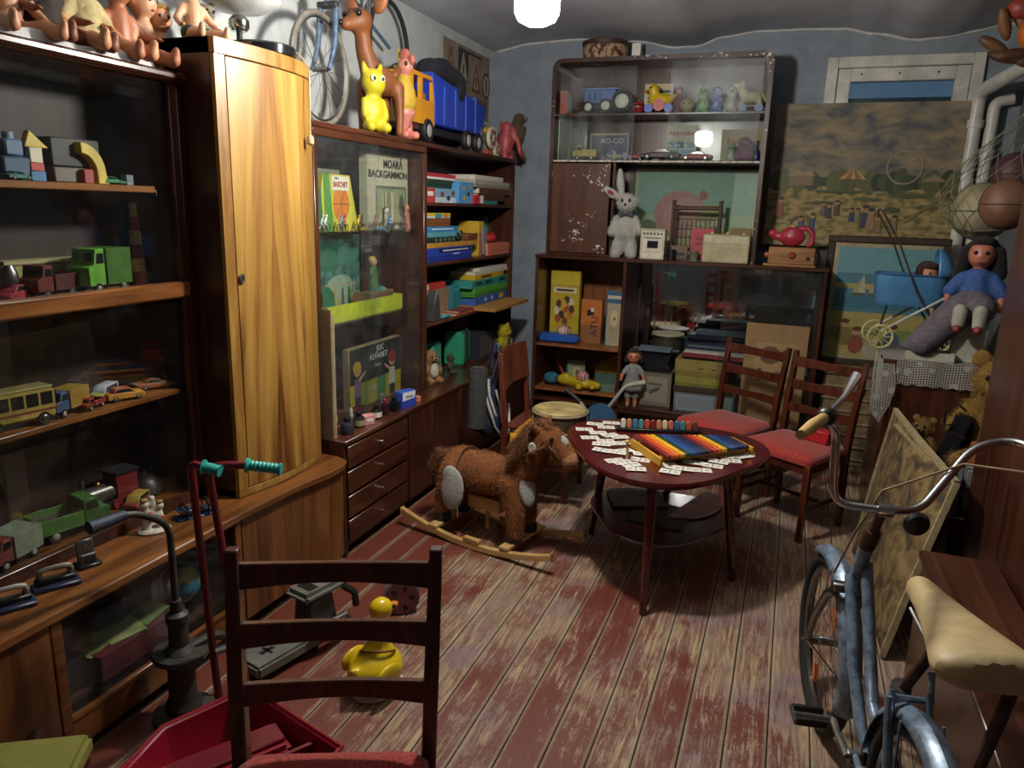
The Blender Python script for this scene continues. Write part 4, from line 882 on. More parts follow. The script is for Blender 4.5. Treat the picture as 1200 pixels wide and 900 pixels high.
# grey machine on the floor
gm = thing('grey_machine', 'grey painted metal machine with slotted top, on the floor by the sideboard', 'machine', (-1.635, 2.14, 0), R(-14)); gm.scale = (.82, .82, .8); GY = M('#77786f', .45, .3, .25, 14)
MB().box(-.09, .09, -.30, .06, .03, .09).build('base', GY, gm, .012, seg=2)
mb = MB().box(-.08, .08, -.02, .25, .26, .31); mb.build('head', GY, gm, .02, seg=2)
MB().prism([(-.03, .26), (.10, .26), (.13, .08), (-.05, .08)], -.06, .06, Matrix(((0, 0, 1, 0), (1, 0, 0, .06), (0, 1, 0, 0), (0, 0, 0, 1)))).build('column', M('#4d4e4a', .5, .4), gm, .008)
for y in (.03, .13): MB().box(-.045, .045, y, y+.055, .3105, .3115).build('slot', BLACK, gm)
mb = MB().box(-.012, .012, -.22, -.15, .0905, .0912).box(-.035, .035, -.19, -.175, .0905, .0912); mb.build('slot', BLACK, gm)
MB().tube([(.10, -.02, .1), (.13, .08, .16), (.13, .17, .16), (.10, .23, .1), (.09, .1, .07), (.10, -.02, .1)], .014, 8).build('guard_loop', STEEL, gm); MB().tube([(.09, .2, .28), (.12, .24, .24), (.11, .26, .16)], .018, 8).build('side_hose', BLACK, gm)
for x, y in ((-.07, -.27), (.07, -.27), (-.07, .03), (.07, .03)): MB().lathe([(.015, 0), (.018, .03)], 10, (x, y, 0)).build('foot', RUBBER, gm)
# reel
rl = thing('wheel_reel', 'dark red perforated wheel lying by the yellow duck', 'wheel', (-1.40, 2.53, .0)); RD = M('#5c2b28', .5)
mt = Matrix.Translation((0, 0, .072)) @ Euler((R(78), 0, R(35))).to_matrix().to_4x4()
def disc_holes(th, nm, z):
    mb = MB(); Ro, n = .07, 30
    mb.lathe([(.001, z-th), (Ro, z-th), (Ro+.002, z), (Ro, z+th), (.001, z+th)], n); mb.v = [tuple(mt @ Vector(p)) for p in mb.v]; return mb.build(nm, RD, rl)
disc_holes(.006, 'disc', 0)
for i in range(5):
    q = R(72*i); mb = MB().lathe([(.014, .0062), (.014, .0075)], 12, (.042*math.cos(q), .042*math.sin(q), 0), (0, 0, q), (1, .7, 1)); mb.v = [tuple(mt @ Vector(p)) for p in mb.v]; mb.build('hole', BLACK, rl)
mb = MB().lathe([(.074, -.03), (.078, -.028), (.078, -.008), (.072, -.006)], 30); mb.v = [tuple(mt @ Vector(p)) for p in mb.v]; mb.build('rubber_tyre', M('#5f6668', .7), rl)
# yellow duck
yd = thing('plastic_duck', 'yellow plastic goose with a long neck, standing on the floor', 'toy', (-1.235, 2.05, 0), R(75)); YL = M('#d9bb16', .3, 0, .08, 8, 0, .3)
organic('body', YL, yd, [('e', (-.01, 0, .085), (.11, .095, .08)), ('e', (0, 0, .13), (.07, .06, .06)), ('t', [(.0, 0, .13), (.01, 0, .21), (.015, 0, .28)], [.05, .034, .03]), ('e', (.02, 0, .305), (.046, .042, .044)), ('t', [(-.09, 0, .1), (-.12, 0, .13)], [.035, .012])], .009, 6)
organic('beak', M('#c9781a', .4), yd, [('e', (.075, 0, .295), (.03, .02, .01))], .005, 2)
for s in (-1, 1): MB().ell((.05, s*.034, .315), .007).build('eye', BLACK, yd); organic('wing', YL, yd, [('e', (-.03, s*.088, .1), (.065, .014, .045))], .007, 2)
MB().lathe([(.088, 0), (.092, .006), (.085, .014)], 20, sc=(1.15, .9, 1)).build('base_ring', M('#b9b19a', .5), yd); MB().torus((0, 0, .15), .062, .004, (0, R(28), R(40)), 20, 6).build('cord', M('#7a2a20', .6), yd)
# stool with olive cushion
so = thing('stool', 'stool with an olive green seat cushion at the lower left edge', 'stool', (-1.50, .88, 0), R(32))
MB().box(-.16, .16, -.16, .16, .40, .45).build('cushion', M('#7d7b32', .85, 0, .12, 30, .3), so, .012, seg=2); MB().box(-.15, .15, -.15, .15, .37, .40).build('frame', W_DARK, so)
for x in (-.13, .13):
    for y in (-.13, .13): MB().tube([(x, y, 0), (x, y, .37)], .018, 4).build('leg', W_DARK, so)
# ================= SMALL THING BUILDERS =================
def gbox(name, label, cat, loc, w, d, h, rz=0, col='#888888', base=None, shapes=None, group=None, rough=.6, lid=.6, rot=None):
    """cardboard box: lower tray and slightly larger lid, printed front (front looks to local -Y)"""
    t = thing(name, label, cat, loc, rz, group, rot=rot)
    m1 = M(col, rough, 0, .15, 10); m2 = M(base, rough, 0, .15, 10) if base else m1
    hz = h*(1-lid); e = min(.002, w*.02, d*.02)
    if hz > .002: MB().box(-w/2+e, w/2-e, -d/2+e, d/2-e, 0, hz).build('tray', m2, t, .0008)
    MB().box(-w/2, w/2, -d/2, d/2, hz if hz > .002 else 0, h).build('lid', m1, t, min(.0015, h*.05))
    if shapes: art(t, [(c, [(x*w/2, y*h) for x, y in p]) for c, p in shapes], (0, -d/2-.0002, 0), FACE_Y)
    return t
def book(name, label, loc, w, d, h, rz=0, col='#555555', group=None, rot=None, shapes=None, cat='book'):
    """book lying flat: h = thickness, spine along local -Y"""
    t = thing(name, label, cat, loc, rz, group, rot=rot); m = M(col, .5, 0, .12, 10); c = min(.003, h*.18)
    mb = MB().box(-w/2, w/2, -d/2, d/2, 0, c).box(-w/2, w/2, -d/2, d/2, h-c, h).box(-w/2, w/2, -d/2, -d/2+c, c, h-c); mb.build('cover', m, t)
    MB().box(-w/2+.003, w/2-.003, -d/2+c, d/2-.004, c, h-c).build('pages', M('#cfc7b0', .8), t)
    if shapes: art(t, [(q, [(x*w/2, y*h) for x, y in p]) for q, p in shapes], (0, -d/2-.0002, 0), FACE_Y)
    return t
def LBX(x0, y0, x1, y1, X):
    a, b = at(x0, y1, X=X), at(x1, y1, X=X); zt = at(x0, y0, X=X).z
    ya, yb = max(a.y, UD+.034), min(b.y, UY1-.03)
    return (ya+yb)/2, yb-ya, a.z, zt-a.z
def LB(name, label, cat, px, z, h, d, col, X=None, kind='box', off=0, **kw):
    X = UX-.03 if X is None else X
    y, w, _, hh = LBX(*px, X); h = h or hh
    f = gbox if kind == 'box' else book
    if kind == 'book': kw.setdefault('cat', cat); return f(name, label, (X-d/2+off, y, z), w, d, h, R(90)+kw.pop('dr', 0), col, **kw)
    return f(name, label, cat, (X-d/2+off, y, z), w, d, h, R(90)+kw.pop('dr', 0), col, **kw)
def wheels(t, L, W, r, xs, mt=None, hub=None, nm='wheel'):
    for x in xs:
        for s in (-1, 1):
            o = MB().lathe([(r*.4, -.18*r), (r*.92, -.3*r), (r, -.15*r), (r, .15*r), (r*.92, .3*r), (r*.4, .18*r)], 14, (x, s*W/2, r), (R(90), 0, 0)).build(nm, mt or RUBBER, t)
            if hub: MB().lathe([(.001, 0), (r*.55, 0), (r*.45, .03*r+.001), (.001, .05*r+.001)], 10, (x, s*(W/2+.3*r), r), (R(-90*s), 0, 0)).build('hub_cap', hub, o)
YZ = Matrix(((1, 0, 0, 0), (0, 0, 1, 0), (0, 1, 0, 0), (0, 0, 0, 1)))
def side_prism(poly, w): return MB().prism(poly, -w/2, w/2, YZ)
def fixn(o):
    bm = bmesh.new(); bm.from_mesh(o.data); bmesh.ops.recalc_face_normals(bm, faces=bm.faces); bm.to_mesh(o.data); bm.free(); return o
def toy_car(name, label, loc, rz, L, col, col2=None, group=None, style='sedan', cat='toy car', k=1.0):
    t = thing(name, label, cat, loc, rz, group); W = L*.42*k; m = M(col, .5, 0, .15, 20, .05); m2 = M(col2, .5) if col2 else m; r = L*.085
    P = {'sedan': [(-.5, .07), (-.5, .2), (-.42, .24), (.44, .22), (.5, .17), (.5, .07)], 'sport': [(-.5, .06), (-.5, .17), (-.3, .2), (.3, .17), (.5, .11), (.5, .06)], 'van': [(-.5, .07), (-.5, .25), (.36, .25), (.5, .2), (.5, .07)]}[style]
    Q = {'sedan': [(-.36, .22), (-.26, .36), (.1, .36), (.25, .22)], 'sport': [(-.3, .18), (-.16, .29), (.06, .29), (.24, .18)], 'van': [(-.48, .24), (-.46, .44), (.22, .44), (.34, .24)]}[style]
    fixn(side_prism([(x*L, z*L) for x, z in P], W).build('body', m, t, L*.015)); fixn(side_prism([(x*L, z*L) for x, z in Q], W*.86).build('cabin', m2, t, L*.012))
    gm = M('#1a222b', .15); zc = sum(q[1] for q in Q)/4*L
    g = side_prism([((x-.0)*L*.82+(sum(q[0] for q in Q)/4*L*.18), (zc+(z*L-zc)*.62)) for x, z in Q], W*.88); fixn(g.build('window', gm, t))
    wheels(t, L, W*.9, r, (-.3*L, .3*L), hub=M('#9a9a96', .3, .6)); return t
def toy_truck(name, label, loc, rz, L, cab, bed, group=None, opened=True, W=None, chassis='#2a2a28', H=None, hub='#b8b4a8'):
    t = thing(name, label, 'toy truck', loc, rz, group); W = W or L*.4; mc = M(cab, .4, 0, .25, 20); mb_ = M(bed, .45, 0, .25, 20); r = L*.095; H = H or L*.42
    MB().box(-.5*L, .5*L, -W*.3, W*.3, r*.9, r*1.5).build('chassis', M(chassis, .6), t)
    fixn(side_prism([(.12*L, r*1.5), (.12*L, H), (.32*L, H), (.36*L, H*.66), (.5*L, H*.6), (.5*L, r*1.5)], W*.9).build('cab', mc, t, L*.012))
    fixn(side_prism([(.15*L, H*.68), (.15*L, H*.9), (.30*L, H*.9), (.325*L, H*.68)], W*.92).build('window', M('#14181c', .2), t)); MB().box(.345*L, .352*L, -W*.34, W*.34, H*.68, H*.9).build('windscreen', M('#14181c', .2), t)
    mb = MB(); e = L*.02; z0, z1 = r*1.5, H*.72
    mb.box(-.5*L, .1*L, -W/2, W/2, z0, z0+e)
    if opened:
        mb.box(-.5*L, .1*L, -W/2, -W/2+e, z0+e, z1).box(-.5*L, .1*L, W/2-e, W/2, z0+e, z1).box(-.5*L, -.5*L+e, -W/2+e, W/2-e, z0+e, z1).box(.1*L-e, .1*L, -W/2+e, W/2-e, z0+e, z1)
    else: mb.box(-.5*L, .1*L, -W/2, W/2, z0+e, H*1.0)
    mb.build('bed', mb_, t, .001); wheels(t, L, W*.85, r, (-.3*L, .3*L), hub=M(hub, .4, .3)); return t
def figure(name, label, loc, h, skin='#c98d6a', body='#8a3a3a', hair='#2a1a12', rz=0, group=None, cat='figurine', arms=True):
    t = thing(name, label, cat, loc, rz, group)
    b = [('t', [(0, 0, .02*h), (0, 0, .3*h), (0, 0, .62*h)], [.17*h, .14*h, .10*h])]
    if arms: b += [('t', [(s*.11*h, 0, .6*h), (s*.19*h, -.04*h, .42*h)], [.05*h, .045*h]) for s in (-1, 1)]
    organic('body', M(body, .6, 0, .2), t, b, h*.045, 3)
    organic('head', M(skin, .5, 0, .05), t, [('e', (0, 0, .78*h), (.12*h, .12*h, .14*h))], h*.04, 2)
    organic('hair', M(hair, .8), t, [('e', (0, .03*h, .84*h), (.13*h, .12*h, .11*h))], h*.04, 2); return t
def plush(name, label, loc, h, col, col2, rz=0, ears='round', extra=None, cat='soft toy', muzzle=None, lean=0):
    t = thing(name, label, cat, loc, rz, rot=(lean, 0, rz)); m = FUR(col, col2, 160)
    b = [('e', (0, 0, .30*h), (.2*h, .17*h, .26*h)), ('e', (0, -.02*h, .70*h), (.19*h, .17*h, .18*h))]
    for s in (-1, 1): b += [('t', [(s*.15*h, -.03*h, .48*h), (s*.26*h, -.12*h, .32*h)], [.075*h, .065*h]), ('t', [(s*.1*h, -.05*h, .12*h), (s*.17*h, -.26*h, .075*h)], [.1*h, .075*h])]
    ob = organic('body', m, t, b, h*.03, 4)
    if h > .2: fur(ob, 3500 if h < .4 else 7000, .06*h, M(col, .9, 0, .4, 14, 0), int(h*100), .3, .0012)
    for s in (-1, 1):
        e = {'round': [('e', (s*.16*h, 0, .86*h), (.075*h, .035*h, .075*h))], 'long': [('t', [(s*.08*h, 0, .84*h), (s*.1*h, .02*h, 1.08*h), (s*.12*h, .01*h, 1.22*h)], [.05*h, .06*h, .03*h])], 'flop': [('t', [(s*.17*h, 0, .78*h), (s*.24*h, -.02*h, .6*h)], [.05*h, .07*h])]}[ears]
        organic('ear', m, t, e, h*.025, 2); MB().ell((s*.07*h, -.175*h, .745*h), .022*h).build('eye', M('#0b0908', .1), t)
    organic('muzzle', FUR(muzzle or col, col2, 150), t, [('e', (0, -.18*h, .67*h), (.085*h, .07*h, .065*h))], h*.025, 2); MB().ell((0, -.25*h, .69*h), (.028*h, .02*h, .02*h)).build('nose', M('#1a1412', .3), t)
    return t
DK = M('#1c1c22', .6); INKR = M('#a02a22', .6); INKK = M('#161412', .6); INKW = M('#d8d6cc', .6)
# ================= SHELF UNIT: OPEN SHELVES =================
z1, z2, z3, z4 = 1.7135, 1.3555, .9905, .6005
BX = 'game box'
def stack(items, z, X=None):
    for nm, lb, cat, px, h, d, col, kw in items:
        kw = dict(kw); LB(nm, lb, cat, px, z, h, d, col, X=X, **kw); z += h+.0006
stack([('game_box', 'pale blue printed box with red and white end, bottom of the top-shelf stack', BX, (499, 214, 536, 234), .085, .22, '#6f9fb8', dict(base='#b9c9cf', shapes=[('#b23a34', rect(-1, 0, -.45, .98)), ('#d9d6cc', rect(-.9, .45, -.55, .75)), ('#8c3b3a', circ(0, .6, .12, .2, 8)), ('#3c3c44', circ(.4, .35, .12, .2, 8)), ('#8c3b3a', circ(.7, .7, .12, .2, 8))])),
       ('game_box', 'dark green flat box on the pale blue printed box', BX, (499, 199, 530, 211), .05, .2, '#1f3a2c', {}),
       ('game_box', 'red and white flat box with blue lining, top of its stack', BX, (499, 187, 534, 199), .035, .2, '#b02c3c', dict(base='#d7d3cb'))], z1)
LB('gift_box', 'bright blue cube box with small printed bears on the top shelf', 'box', (538, 200, 555, 221), z1+.0005, .135, .13, '#4a8fc0', X=UX-.01, shapes=[('#c98a3a', circ(-.4, .7, .18, .12, 8)), ('#3a3a44', circ(.3, .45, .18, .12, 8)), ('#c98a3a', circ(-.3, .25, .18, .12, 8)), ('#c98a3a', circ(.5, .8, .15, .1, 8))])
stack([('book', 'teal book at the bottom right of the top shelf', 'book', (560, 232, 583, 237), .025, .2, '#3f7d74', dict(kind='book')), ('book', 'dark brown thick book on the teal book', 'book', (560, 222, 592, 232), .045, .2, '#4a3428', dict(kind='book')),
       ('book', 'brown leather book in the middle of the right-hand stack', 'book', (562, 214, 597, 222), .04, .21, '#5d3f30', dict(kind='book')), ('game_box', 'long pale grey box near the top of the right-hand stack', BX, (557, 204, 598, 214), .05, .2, '#a9a495', dict(base='#8d8878')),
       ('book', 'white book with a dark spine lying on top of the stack', 'book', (557, 198, 590, 204), .03, .2, '#c9c7bf', dict(kind='book'))], z1)
LB('small_box', 'small red box with a white end in front of the books', 'box', (556, 213, 567, 222), z1, .06, .03, '#b32f36', X=UX+.004, shapes=[('#d9d5c8', rect(.2, .1, .95, .9))])
LB('paper_stack', 'cream bundle of papers beside the bear cube', 'papers', (538, 226, 556, 234), z1, .05, .07, '#b3a37c', X=UX-.15, kind='book')
stack([('game_box', 'cobalt blue game box at the bottom of the second shelf', BX, (500, 290, 553, 308), .085, .24, '#2440a8', dict(base='#1c2f86', shapes=[('#161a3a', rect(-.5, .62, .9, .92)), ('#c7cdea', rect(-.35, .72, .8, .82)), ('#c7cdea', rect(.1, .45, .4, .52))])),
       ('wooden_board', 'flat ochre wooden board lying on the blue box', 'board', (500, 280, 560, 289), .03, .24, '#b98635', dict(lid=1)),
       ('game_box', 'dark green patterned box on the ochre board', BX, (500, 273, 541, 280), .035, .2, '#1f3026', dict(shapes=[('#56705a', circ(-.5+.25*i, .5, .08, .35, 8)) for i in range(5)])),
       ('book', 'light blue book below the bright blue one', 'book', (500, 266, 540, 273), .03, .2, '#5a9aa8', dict(kind='book')), ('book', 'bright blue book with white lettering on its spine', 'book', (500, 259, 537, 266), .032, .2, '#2e7fb8', dict(kind='book', shapes=[('#d5e0e6', rect(-.7, .4, .7, .65))])),
       ('wooden_box', 'brown wooden box under the yellow one on the second shelf', 'box', (500, 248, 528, 258), .05, .18, '#7a4a22', {}), ('game_box', 'yellow and white printed box on top of the second-shelf stack', BX, (500, 241, 528, 248), .03, .18, '#d0b32e', dict(base='#c9d2d0', shapes=[('#4a8f9a', rect(-.3, .1, .2, .9)), ('#c98a2a', rect(.4, .2, .8, .8))]))], z2)
b = gbox('wooden_box', 'tilted brown box leaning on the books of the second shelf', 'box', (UX-.14, 4.77, 1.476), .16, .2, .04, R(90), '#6d4526')
LB('book', 'upright book with a yellow and pink spine on the second shelf', 'book', (561, 254, 567, 280), z2, .24, .16, '#caa42c', X=UX-.06, shapes=[('#c07a6a', rect(-1, 0, .0, .7))])
o = thing('ruler', 'grey wooden slat leaning against the second-shelf boxes', 'slat', (UX-.0, 4.98, z2+.001), rot=(R(14), 0, R(90))); MB().box(-.035, .035, -.006, .006, 0, .20).build('slat', M('#7d7f7a', .7), o, .001)
o.rotation_euler = (R(-6), R(8), R(90)); o.location = (UX-.03, 4.955, z2+.006)
sc_ = thing('scissors', 'black-handled scissors hanging over the light blue book', 'scissors', (UX-.02, 4.47, z2+.15)); MB().torus((.0, 0, 0), .022, .004, (0, R(90), 0), 14, 6).build('handle', BLACK, sc_); MB().torus((.0, .05, .012), .022, .004, (0, R(90), 0), 14, 6).build('handle', BLACK, sc_); MB().cyl((-.01, .02, -.01), (-.11, -.03, -.012), .004, 6).build('blade', STEEL, sc_)
LB('small_box', 'salmon pink carton at the right end of the second shelf', 'box', (572, 277, 597, 292), z2, .085, .1, '#c4705c', X=UX-.01)
cl = thing('red_pouch', 'red pouch lying on the salmon carton', 'pouch', (UX-.07, 5.14, z2+.0865)); organic('pouch', M('#a8281f', .7, 0, .2), cl, [('e', (0, 0, .035), (.05, .08, .036)), ('e', (0, .03, .05), (.03, .04, .03))], .01, 3)
LB('small_box', 'small turquoise box at the back of the second shelf', 'box', (569, 254, 580, 261), z2+.0005, .27, .1, '#3f9a86', X=UX-.2)
LB('toolbox', 'dark tin box at the far right of the second shelf', 'box', (583, 258, 598, 275), z2, .2, .1, '#3a3430', X=UX-.18)
stack([('game_box', 'blue patterned box with a yellow label, bottom right of the third shelf', BX, (557, 345, 601, 357), .055, .24, '#2f58a0', dict(shapes=[('#c9a83a', rect(.45, .2, .75, .85)), ('#9ab4d0', circ(-.4, .5, .1, .3, 8)), ('#9ab4d0', circ(0, .5, .1, .3, 8))])), ('game_box', 'bright green box on the blue patterned box', BX, (556, 336, 600, 347), .065, .24, '#4f9a35', dict(base='#3f7d2c')),
       ('game_box', 'teal box with dark lettering on the green box', BX, (553, 326, 602, 336), .055, .25, '#2f8a80', dict(shapes=[('#173f3c', rect(-.8, .35, -.45, .75)), ('#173f3c', rect(-.3, .35, .1, .75)), ('#173f3c', rect(.5, .35, .85, .75))])), ('small_box', 'yellow flat carton on the teal box', 'box', (557, 319, 590, 326), .035, .2, '#c7a21f', dict(shapes=[('#3a3222', rect(-.6, .3, .1, .7))])),
       ('book', 'white paperback under the top one on the third shelf', 'book', (557, 315, 601, 319), .022, .2, '#c4c0b3', dict(kind='book')), ('book', 'white paperback on top of the third-shelf stack', 'book', (562, 311, 594, 315), .02, .18, '#d0ccbf', dict(kind='book'))], z3+.0255)
LB('serving_tray', 'pale brown wooden board sticking out of the third shelf', 'board', (557, 352, 600, 358), z3, .024, .40, '#a5763a', X=UX, off=.15, lid=1)
LB('tin_box', 'teal metal box with a handle ridge on the third shelf', 'tin', (531, 334, 551, 360), z3, .17, .15, '#2d7c86', X=UX-.13, shapes=[('#246069', rect(-.9, .05, .9, .12)), ('#58a5a8', rect(-.9, .78, .9, .86))])
stack([('wooden_box', 'beige flat box at the left of the third shelf', 'box', (502, 340, 526, 350), .18, .13, '#8d765a', {}), ('book', 'red book on the beige box of the third shelf', 'book', (503, 332, 522, 340), .04, .14, '#b0332e', dict(kind='book'))], z3, X=UX-.1)
o = thing('flat_iron', 'pointed grey metal iron standing upright on the third shelf', 'iron', (UX-.04, 4.16, z3)); fixn(MB().prism([(-.05, 0), (.05, 0), (.03, .14), (0, .2), (-.03, .14)], -.03, .03, Matrix(((0, 0, 1, 0), (1, 0, 0, 0), (0, 1, 0, 0), (0, 0, 0, 1)))).build('sole', M('#6a6a66', .4, .7), o, .006)); MB().torus((-.05, 0, .1), .03, .008, (R(90), 0, 0), 14, 6).build('handle', BLACK, o)
stack([('book', 'salmon notebook at the front of the third shelf', 'notebook', (535, 370, 556, 374), .014, .12, '#a55a48', dict(kind='book')), ('book', 'dark red notebook on the salmon one', 'notebook', (538, 368, 555, 371), .012, .1, '#7a3028', dict(kind='book'))], z3, X=UX+.0)
o = thing('marker_pen', 'turquoise marker pen lying on the third shelf', 'pen', (UX-.025, 4.30, z3+.0125)); MB().tube([(0, -.07, 0), (0, .05, 0), (.0, .075, 0)], [.0125, .0125, .007], 10).build('barrel', M('#3fa39a', .4), o); MB().tube([(0, -.10, 0), (0, -.07, 0)], .013, 10).build('cap', M('#2b7f86', .4), o)
# bottom opening
o = thing('handheld_case', 'green plastic case with a dark band on the lowest shelf', 'case', (UX-.14, 4.75, z4), R(100)); MB().box(-.11, .11, -.07, .07, 0, .24).build('case', M('#2f8f6a', .45), o, .015, seg=2); MB().box(-.035, .025, -.072, .072, .01, .242).build('band', M('#2a2a28', .6), o, .003); MB().box(-.1, .1, -.0722, -.0715, .02, .05).build('grille', M('#1f5f48', .6), o)
o = thing('handheld_case', 'smaller green slanted case behind the plush dog', 'case', (UX-.21, 4.42, z4), R(90)); fixn(MB().prism([(-.1, 0), (.1, 0), (.09, .2), (-.03, .19)], -.06, .06, YZ).build('case', M('#3fa07c', .45), o, .01)); MB().box(-.06, .06, -.062, -.0605, .04, .1).build('label_panel', M('#2b6d56', .5), o)
for i, (c, w) in enumerate((('#23232a', .05), ('#2d2b2c', .05), ('#1e2638', .05), ('#3b3634', .045), ('#2a2f45', .04), ('#55504a', .03))):
    gbox('cassette_box', ['black cassette case nearest the green case', 'charcoal cassette case, second in the row', 'dark navy cassette case, third in the row', 'brownish black cassette case, fourth in the row', 'blue black cassette case, fifth in the row', 'grey cassette case at the far end of the row'][i], 'cassette', (UX-.10, 4.91+i*.058, z4), w, .16, .21, R(90), c, group='cassette cases on the lowest shelf', shapes=[('#8d8a84', rect(-.7, .1, -.5, .9)), ('#6b5a55', rect(.2, .15, .6, .8))])
dg = plush('plush_dog', 'brown and cream plush dog on the lowest open shelf', (UX-.05, 4.14, z4), .23, '#a57c4c', '#7d5630', R(68), 'flop', muzzle='#b08a5c'); organic('bib', FUR('#cfc8b4', '#a8a08c', 150), dg, [('e', (0, -.042, .08), (.035, .02, .05))], .008, 2)
o = plush('plush_hedgehog', 'dark olive furry toy behind the plush dog', (UX-.045, 4.42, z4), .15, '#3d3a2c', '#24221a', R(90)); 
o = plush('plush_bear', 'bright yellow plush toy at the far end of the worktop', (SX-.09, 5.17, z4), .27, '#c4b21c', '#8d8014', R(70))
o = thing('pink_cloth', 'crumpled pink cloth behind the cassette cases', 'cloth', (XL+.07, 5.1, z4)); organic('cloth', M('#b56a78', .8, 0, .3), o, [('e', (0, 0, .13), (.06, .12, .13)), ('e', (.02, .05, .22), (.04, .06, .06))], .02, 3)
# ================= SHELF UNIT: BEHIND THE GLASS =================
g1, g2, g3 = 1.5605, 1.1155, .6005
# top: backgammon box
y, w, _, h = LBX(434, 182, 491, 268, XL+.13)
t = gbox('game_box', 'large pale board-game box with a printed garden scene', BX, (-2.15, 3.715, g1), .44, .05, .40, R(90), '#b9b298', lid=1, shapes=[('#5f6a52', rect(-.62, .05, .92, .58)), ('#8a9670', rect(-.56, .09, .86, .54)), ('#b7b48c', rect(-.3, .14, .4, .5)), ('#7c8660', rect(-.1, .14, .1, .5)), ('#a39a72', rect(-.56, .09, .86, .2)), ('#3c4434', rect(-.25, .2, -.2, .5)), ('#3c4434', rect(.3, .2, .34, .5)), ('#4f5a48', circ(.65, .32, .14, .16, 10))])
text('MOARĂ', .06, INKK, t, (.05, -.0265, .345), FACE_Y, bold=.0015); text('BACKGAMMON', .052, INKK, t, (.0, -.0265, .29), FACE_Y, w=.42, bold=.0015)
t = gbox('game_box', 'narrow grey game box standing at the back left of the glass cabinet', BX, (-2.27, 3.33, g1), .2, .04, .30, R(90), '#7d7f74', lid=1, shapes=[('#2c2c2a', rect(-.8, .86, .7, .93)), ('#57584f', rect(-.7, .3, .7, .7))])
t = thing('basketball_game', 'yellow and green basketball game with an orange printed ball', 'game', (-2.135, 3.225, g1), R(90)); fixn(MB().prism([(-.18, 0), (.18, 0), (.10, .27), (-.13, .27)], -.012, .012, YZ).build('board', M('#bdb43a', .5), t, .001))
art(t, [('#4c8a3c', [(-.12, .0), (-.05, .0), (-.08, .27), (-.13, .27)]), ('#c9c24a', [(.02, 0), (.17, 0), (.10, .2), (.04, .2)]), ('#cf7a2c', circ(.02, .13, .07, .085, 20)), ('#3a2a1c', rect(-.055, .128, .09, .131)), ('#3a2a1c', [(.018, .05), (.021, .05), (.023, .21), (.02, .21)]), ('#3a2a1c', [(-.03, .06), (-.027, .06), (.06, .2), (.057, .2)]), ('#d8d4c2', rect(-.06, .195, .09, .262)), ('#2f6a3a', [(-.18, 0), (-.14, 0), (-.15, .2), (-.17, .2)])], (0, -.0125, 0), FACE_Y)
text('BASCHET', .035, INKR, t, (.015, -.0142, .222), FACE_Y, w=.125, bold=.001); text('MINI', .018, M('#2c4a8a', .6), t, (-.02, -.0142, .25), FACE_Y)
# riders
cl_ = [('#b9bcc0', 'silver'), ('#d8d6cf', 'white'), ('#7e8fa0', 'blue grey'), ('#a33f4a', 'raspberry'), ('#c7a41f', 'yellow'), ('#2a2a2c', 'black'), ('#8f4a3a', 'brown red'), ('#6b7c52', 'olive'), ('#3f72b0', 'bright blue'), ('#d0c8a8', 'cream'), ('#4c4a48', 'charcoal'), ('#b2622c', 'orange')]
rid = None
for i, (c, nm) in enumerate(cl_):
    yy = 3.0+.079*i; xx = UX-.04-.035*(i % 2)
    t = thing('toy_cyclist', f'{nm} miniature cyclist in the row behind the sliding glass', 'figurine', (xx, yy, g1), R(90), group='miniature cyclists on the glass shelf')
    m = M(c, .4, .2, .2, 40)
    for s in (-1, 1): MB().torus((s*.022, 0, .018), .0155, .0025, (R(90), 0, 0), 12, 5).build('wheel', M('#2a2a2c', .5) if i % 3 else STEEL, t)
    MB().tube([(-.022, 0, .018), (-.004, 0, .034), (.014, 0, .034), (.022, 0, .018)], .0025, 5).build('frame', m, t)
    organic('rider', m, t, [('t', [(-.008, 0, .036), (.0, 0, .055), (.006, 0, .062)], [.007, .008, .006]), ('e', (.01, 0, .073), .008), ('t', [(.004, 0, .058), (.018, 0, .044)], .004), ('t', [(-.006, 0, .038), (.008, 0, .026)], .0045)], .0035, 2)
toy_car('toy_car', 'tiny yellow racing car among the miniature cyclists', (UX-.042, 3.37, g1+.0), R(100), .06, '#c9a81c', style='sport')
toy_car('toy_car', 'tiny blue car with a yellow roof on the upper glass shelf', (UX-.042, 3.52, g1), R(80), .06, '#3a7ab8', '#c9b02a')
figure('bear_figurine', 'grey white penguin-like figurine before the board-game box', (-2.10, 3.645, g1), .13, '#c2c0b4', '#8d9088', '#5f6460', R(90)); figure('pig_figurine', 'salmon pink rubber figurine beside the divider', (-2.10, 3.875, g1), .15, '#bd7d68', '#b06a58', '#a86450', R(90))
# middle compartment
t = thing('picture_board', 'large teal green picture of children under trees behind glass', 'picture', (-2.19, 3.31, g2), R(90)); MB().box(-.19, .19, -.006, .006, 0, .42).build('board', M('#4f7d72', .5, 0, .6, 16), t, .001)
sh = [('#2f5a55', rect(-.18, .3, .18, .41)), ('#3c6e58', circ(-.1, .3, .08, .06, 12)), ('#45786a', circ(.08, .32, .1, .06, 12)), ('#7c9a6a', rect(-.18, .02, .18, .12)), ('#8aa08a', circ(.0, .16, .12, .06, 12))]
for i, (c, x) in enumerate((('#8a4a3a', -.12), ('#b08a4a', -.05), ('#5a4a6a', .02), ('#3a5a3a', .08), ('#8f8a70', .13))): sh += [(c, [(x-.015, .06), (x+.015, .06), (x+.008, .15), (x-.008, .15)]), ('#b58a6a', circ(x, .165, .011, n=8))]
art(t, sh, (0, -.0065, 0), FACE_Y)
t = thing('craft_tray', 'lime yellow cardboard tray behind the sliding glass', 'tray', (UX-.095, 3.44, g2)); LY_ = M('#b5c02a', .5)
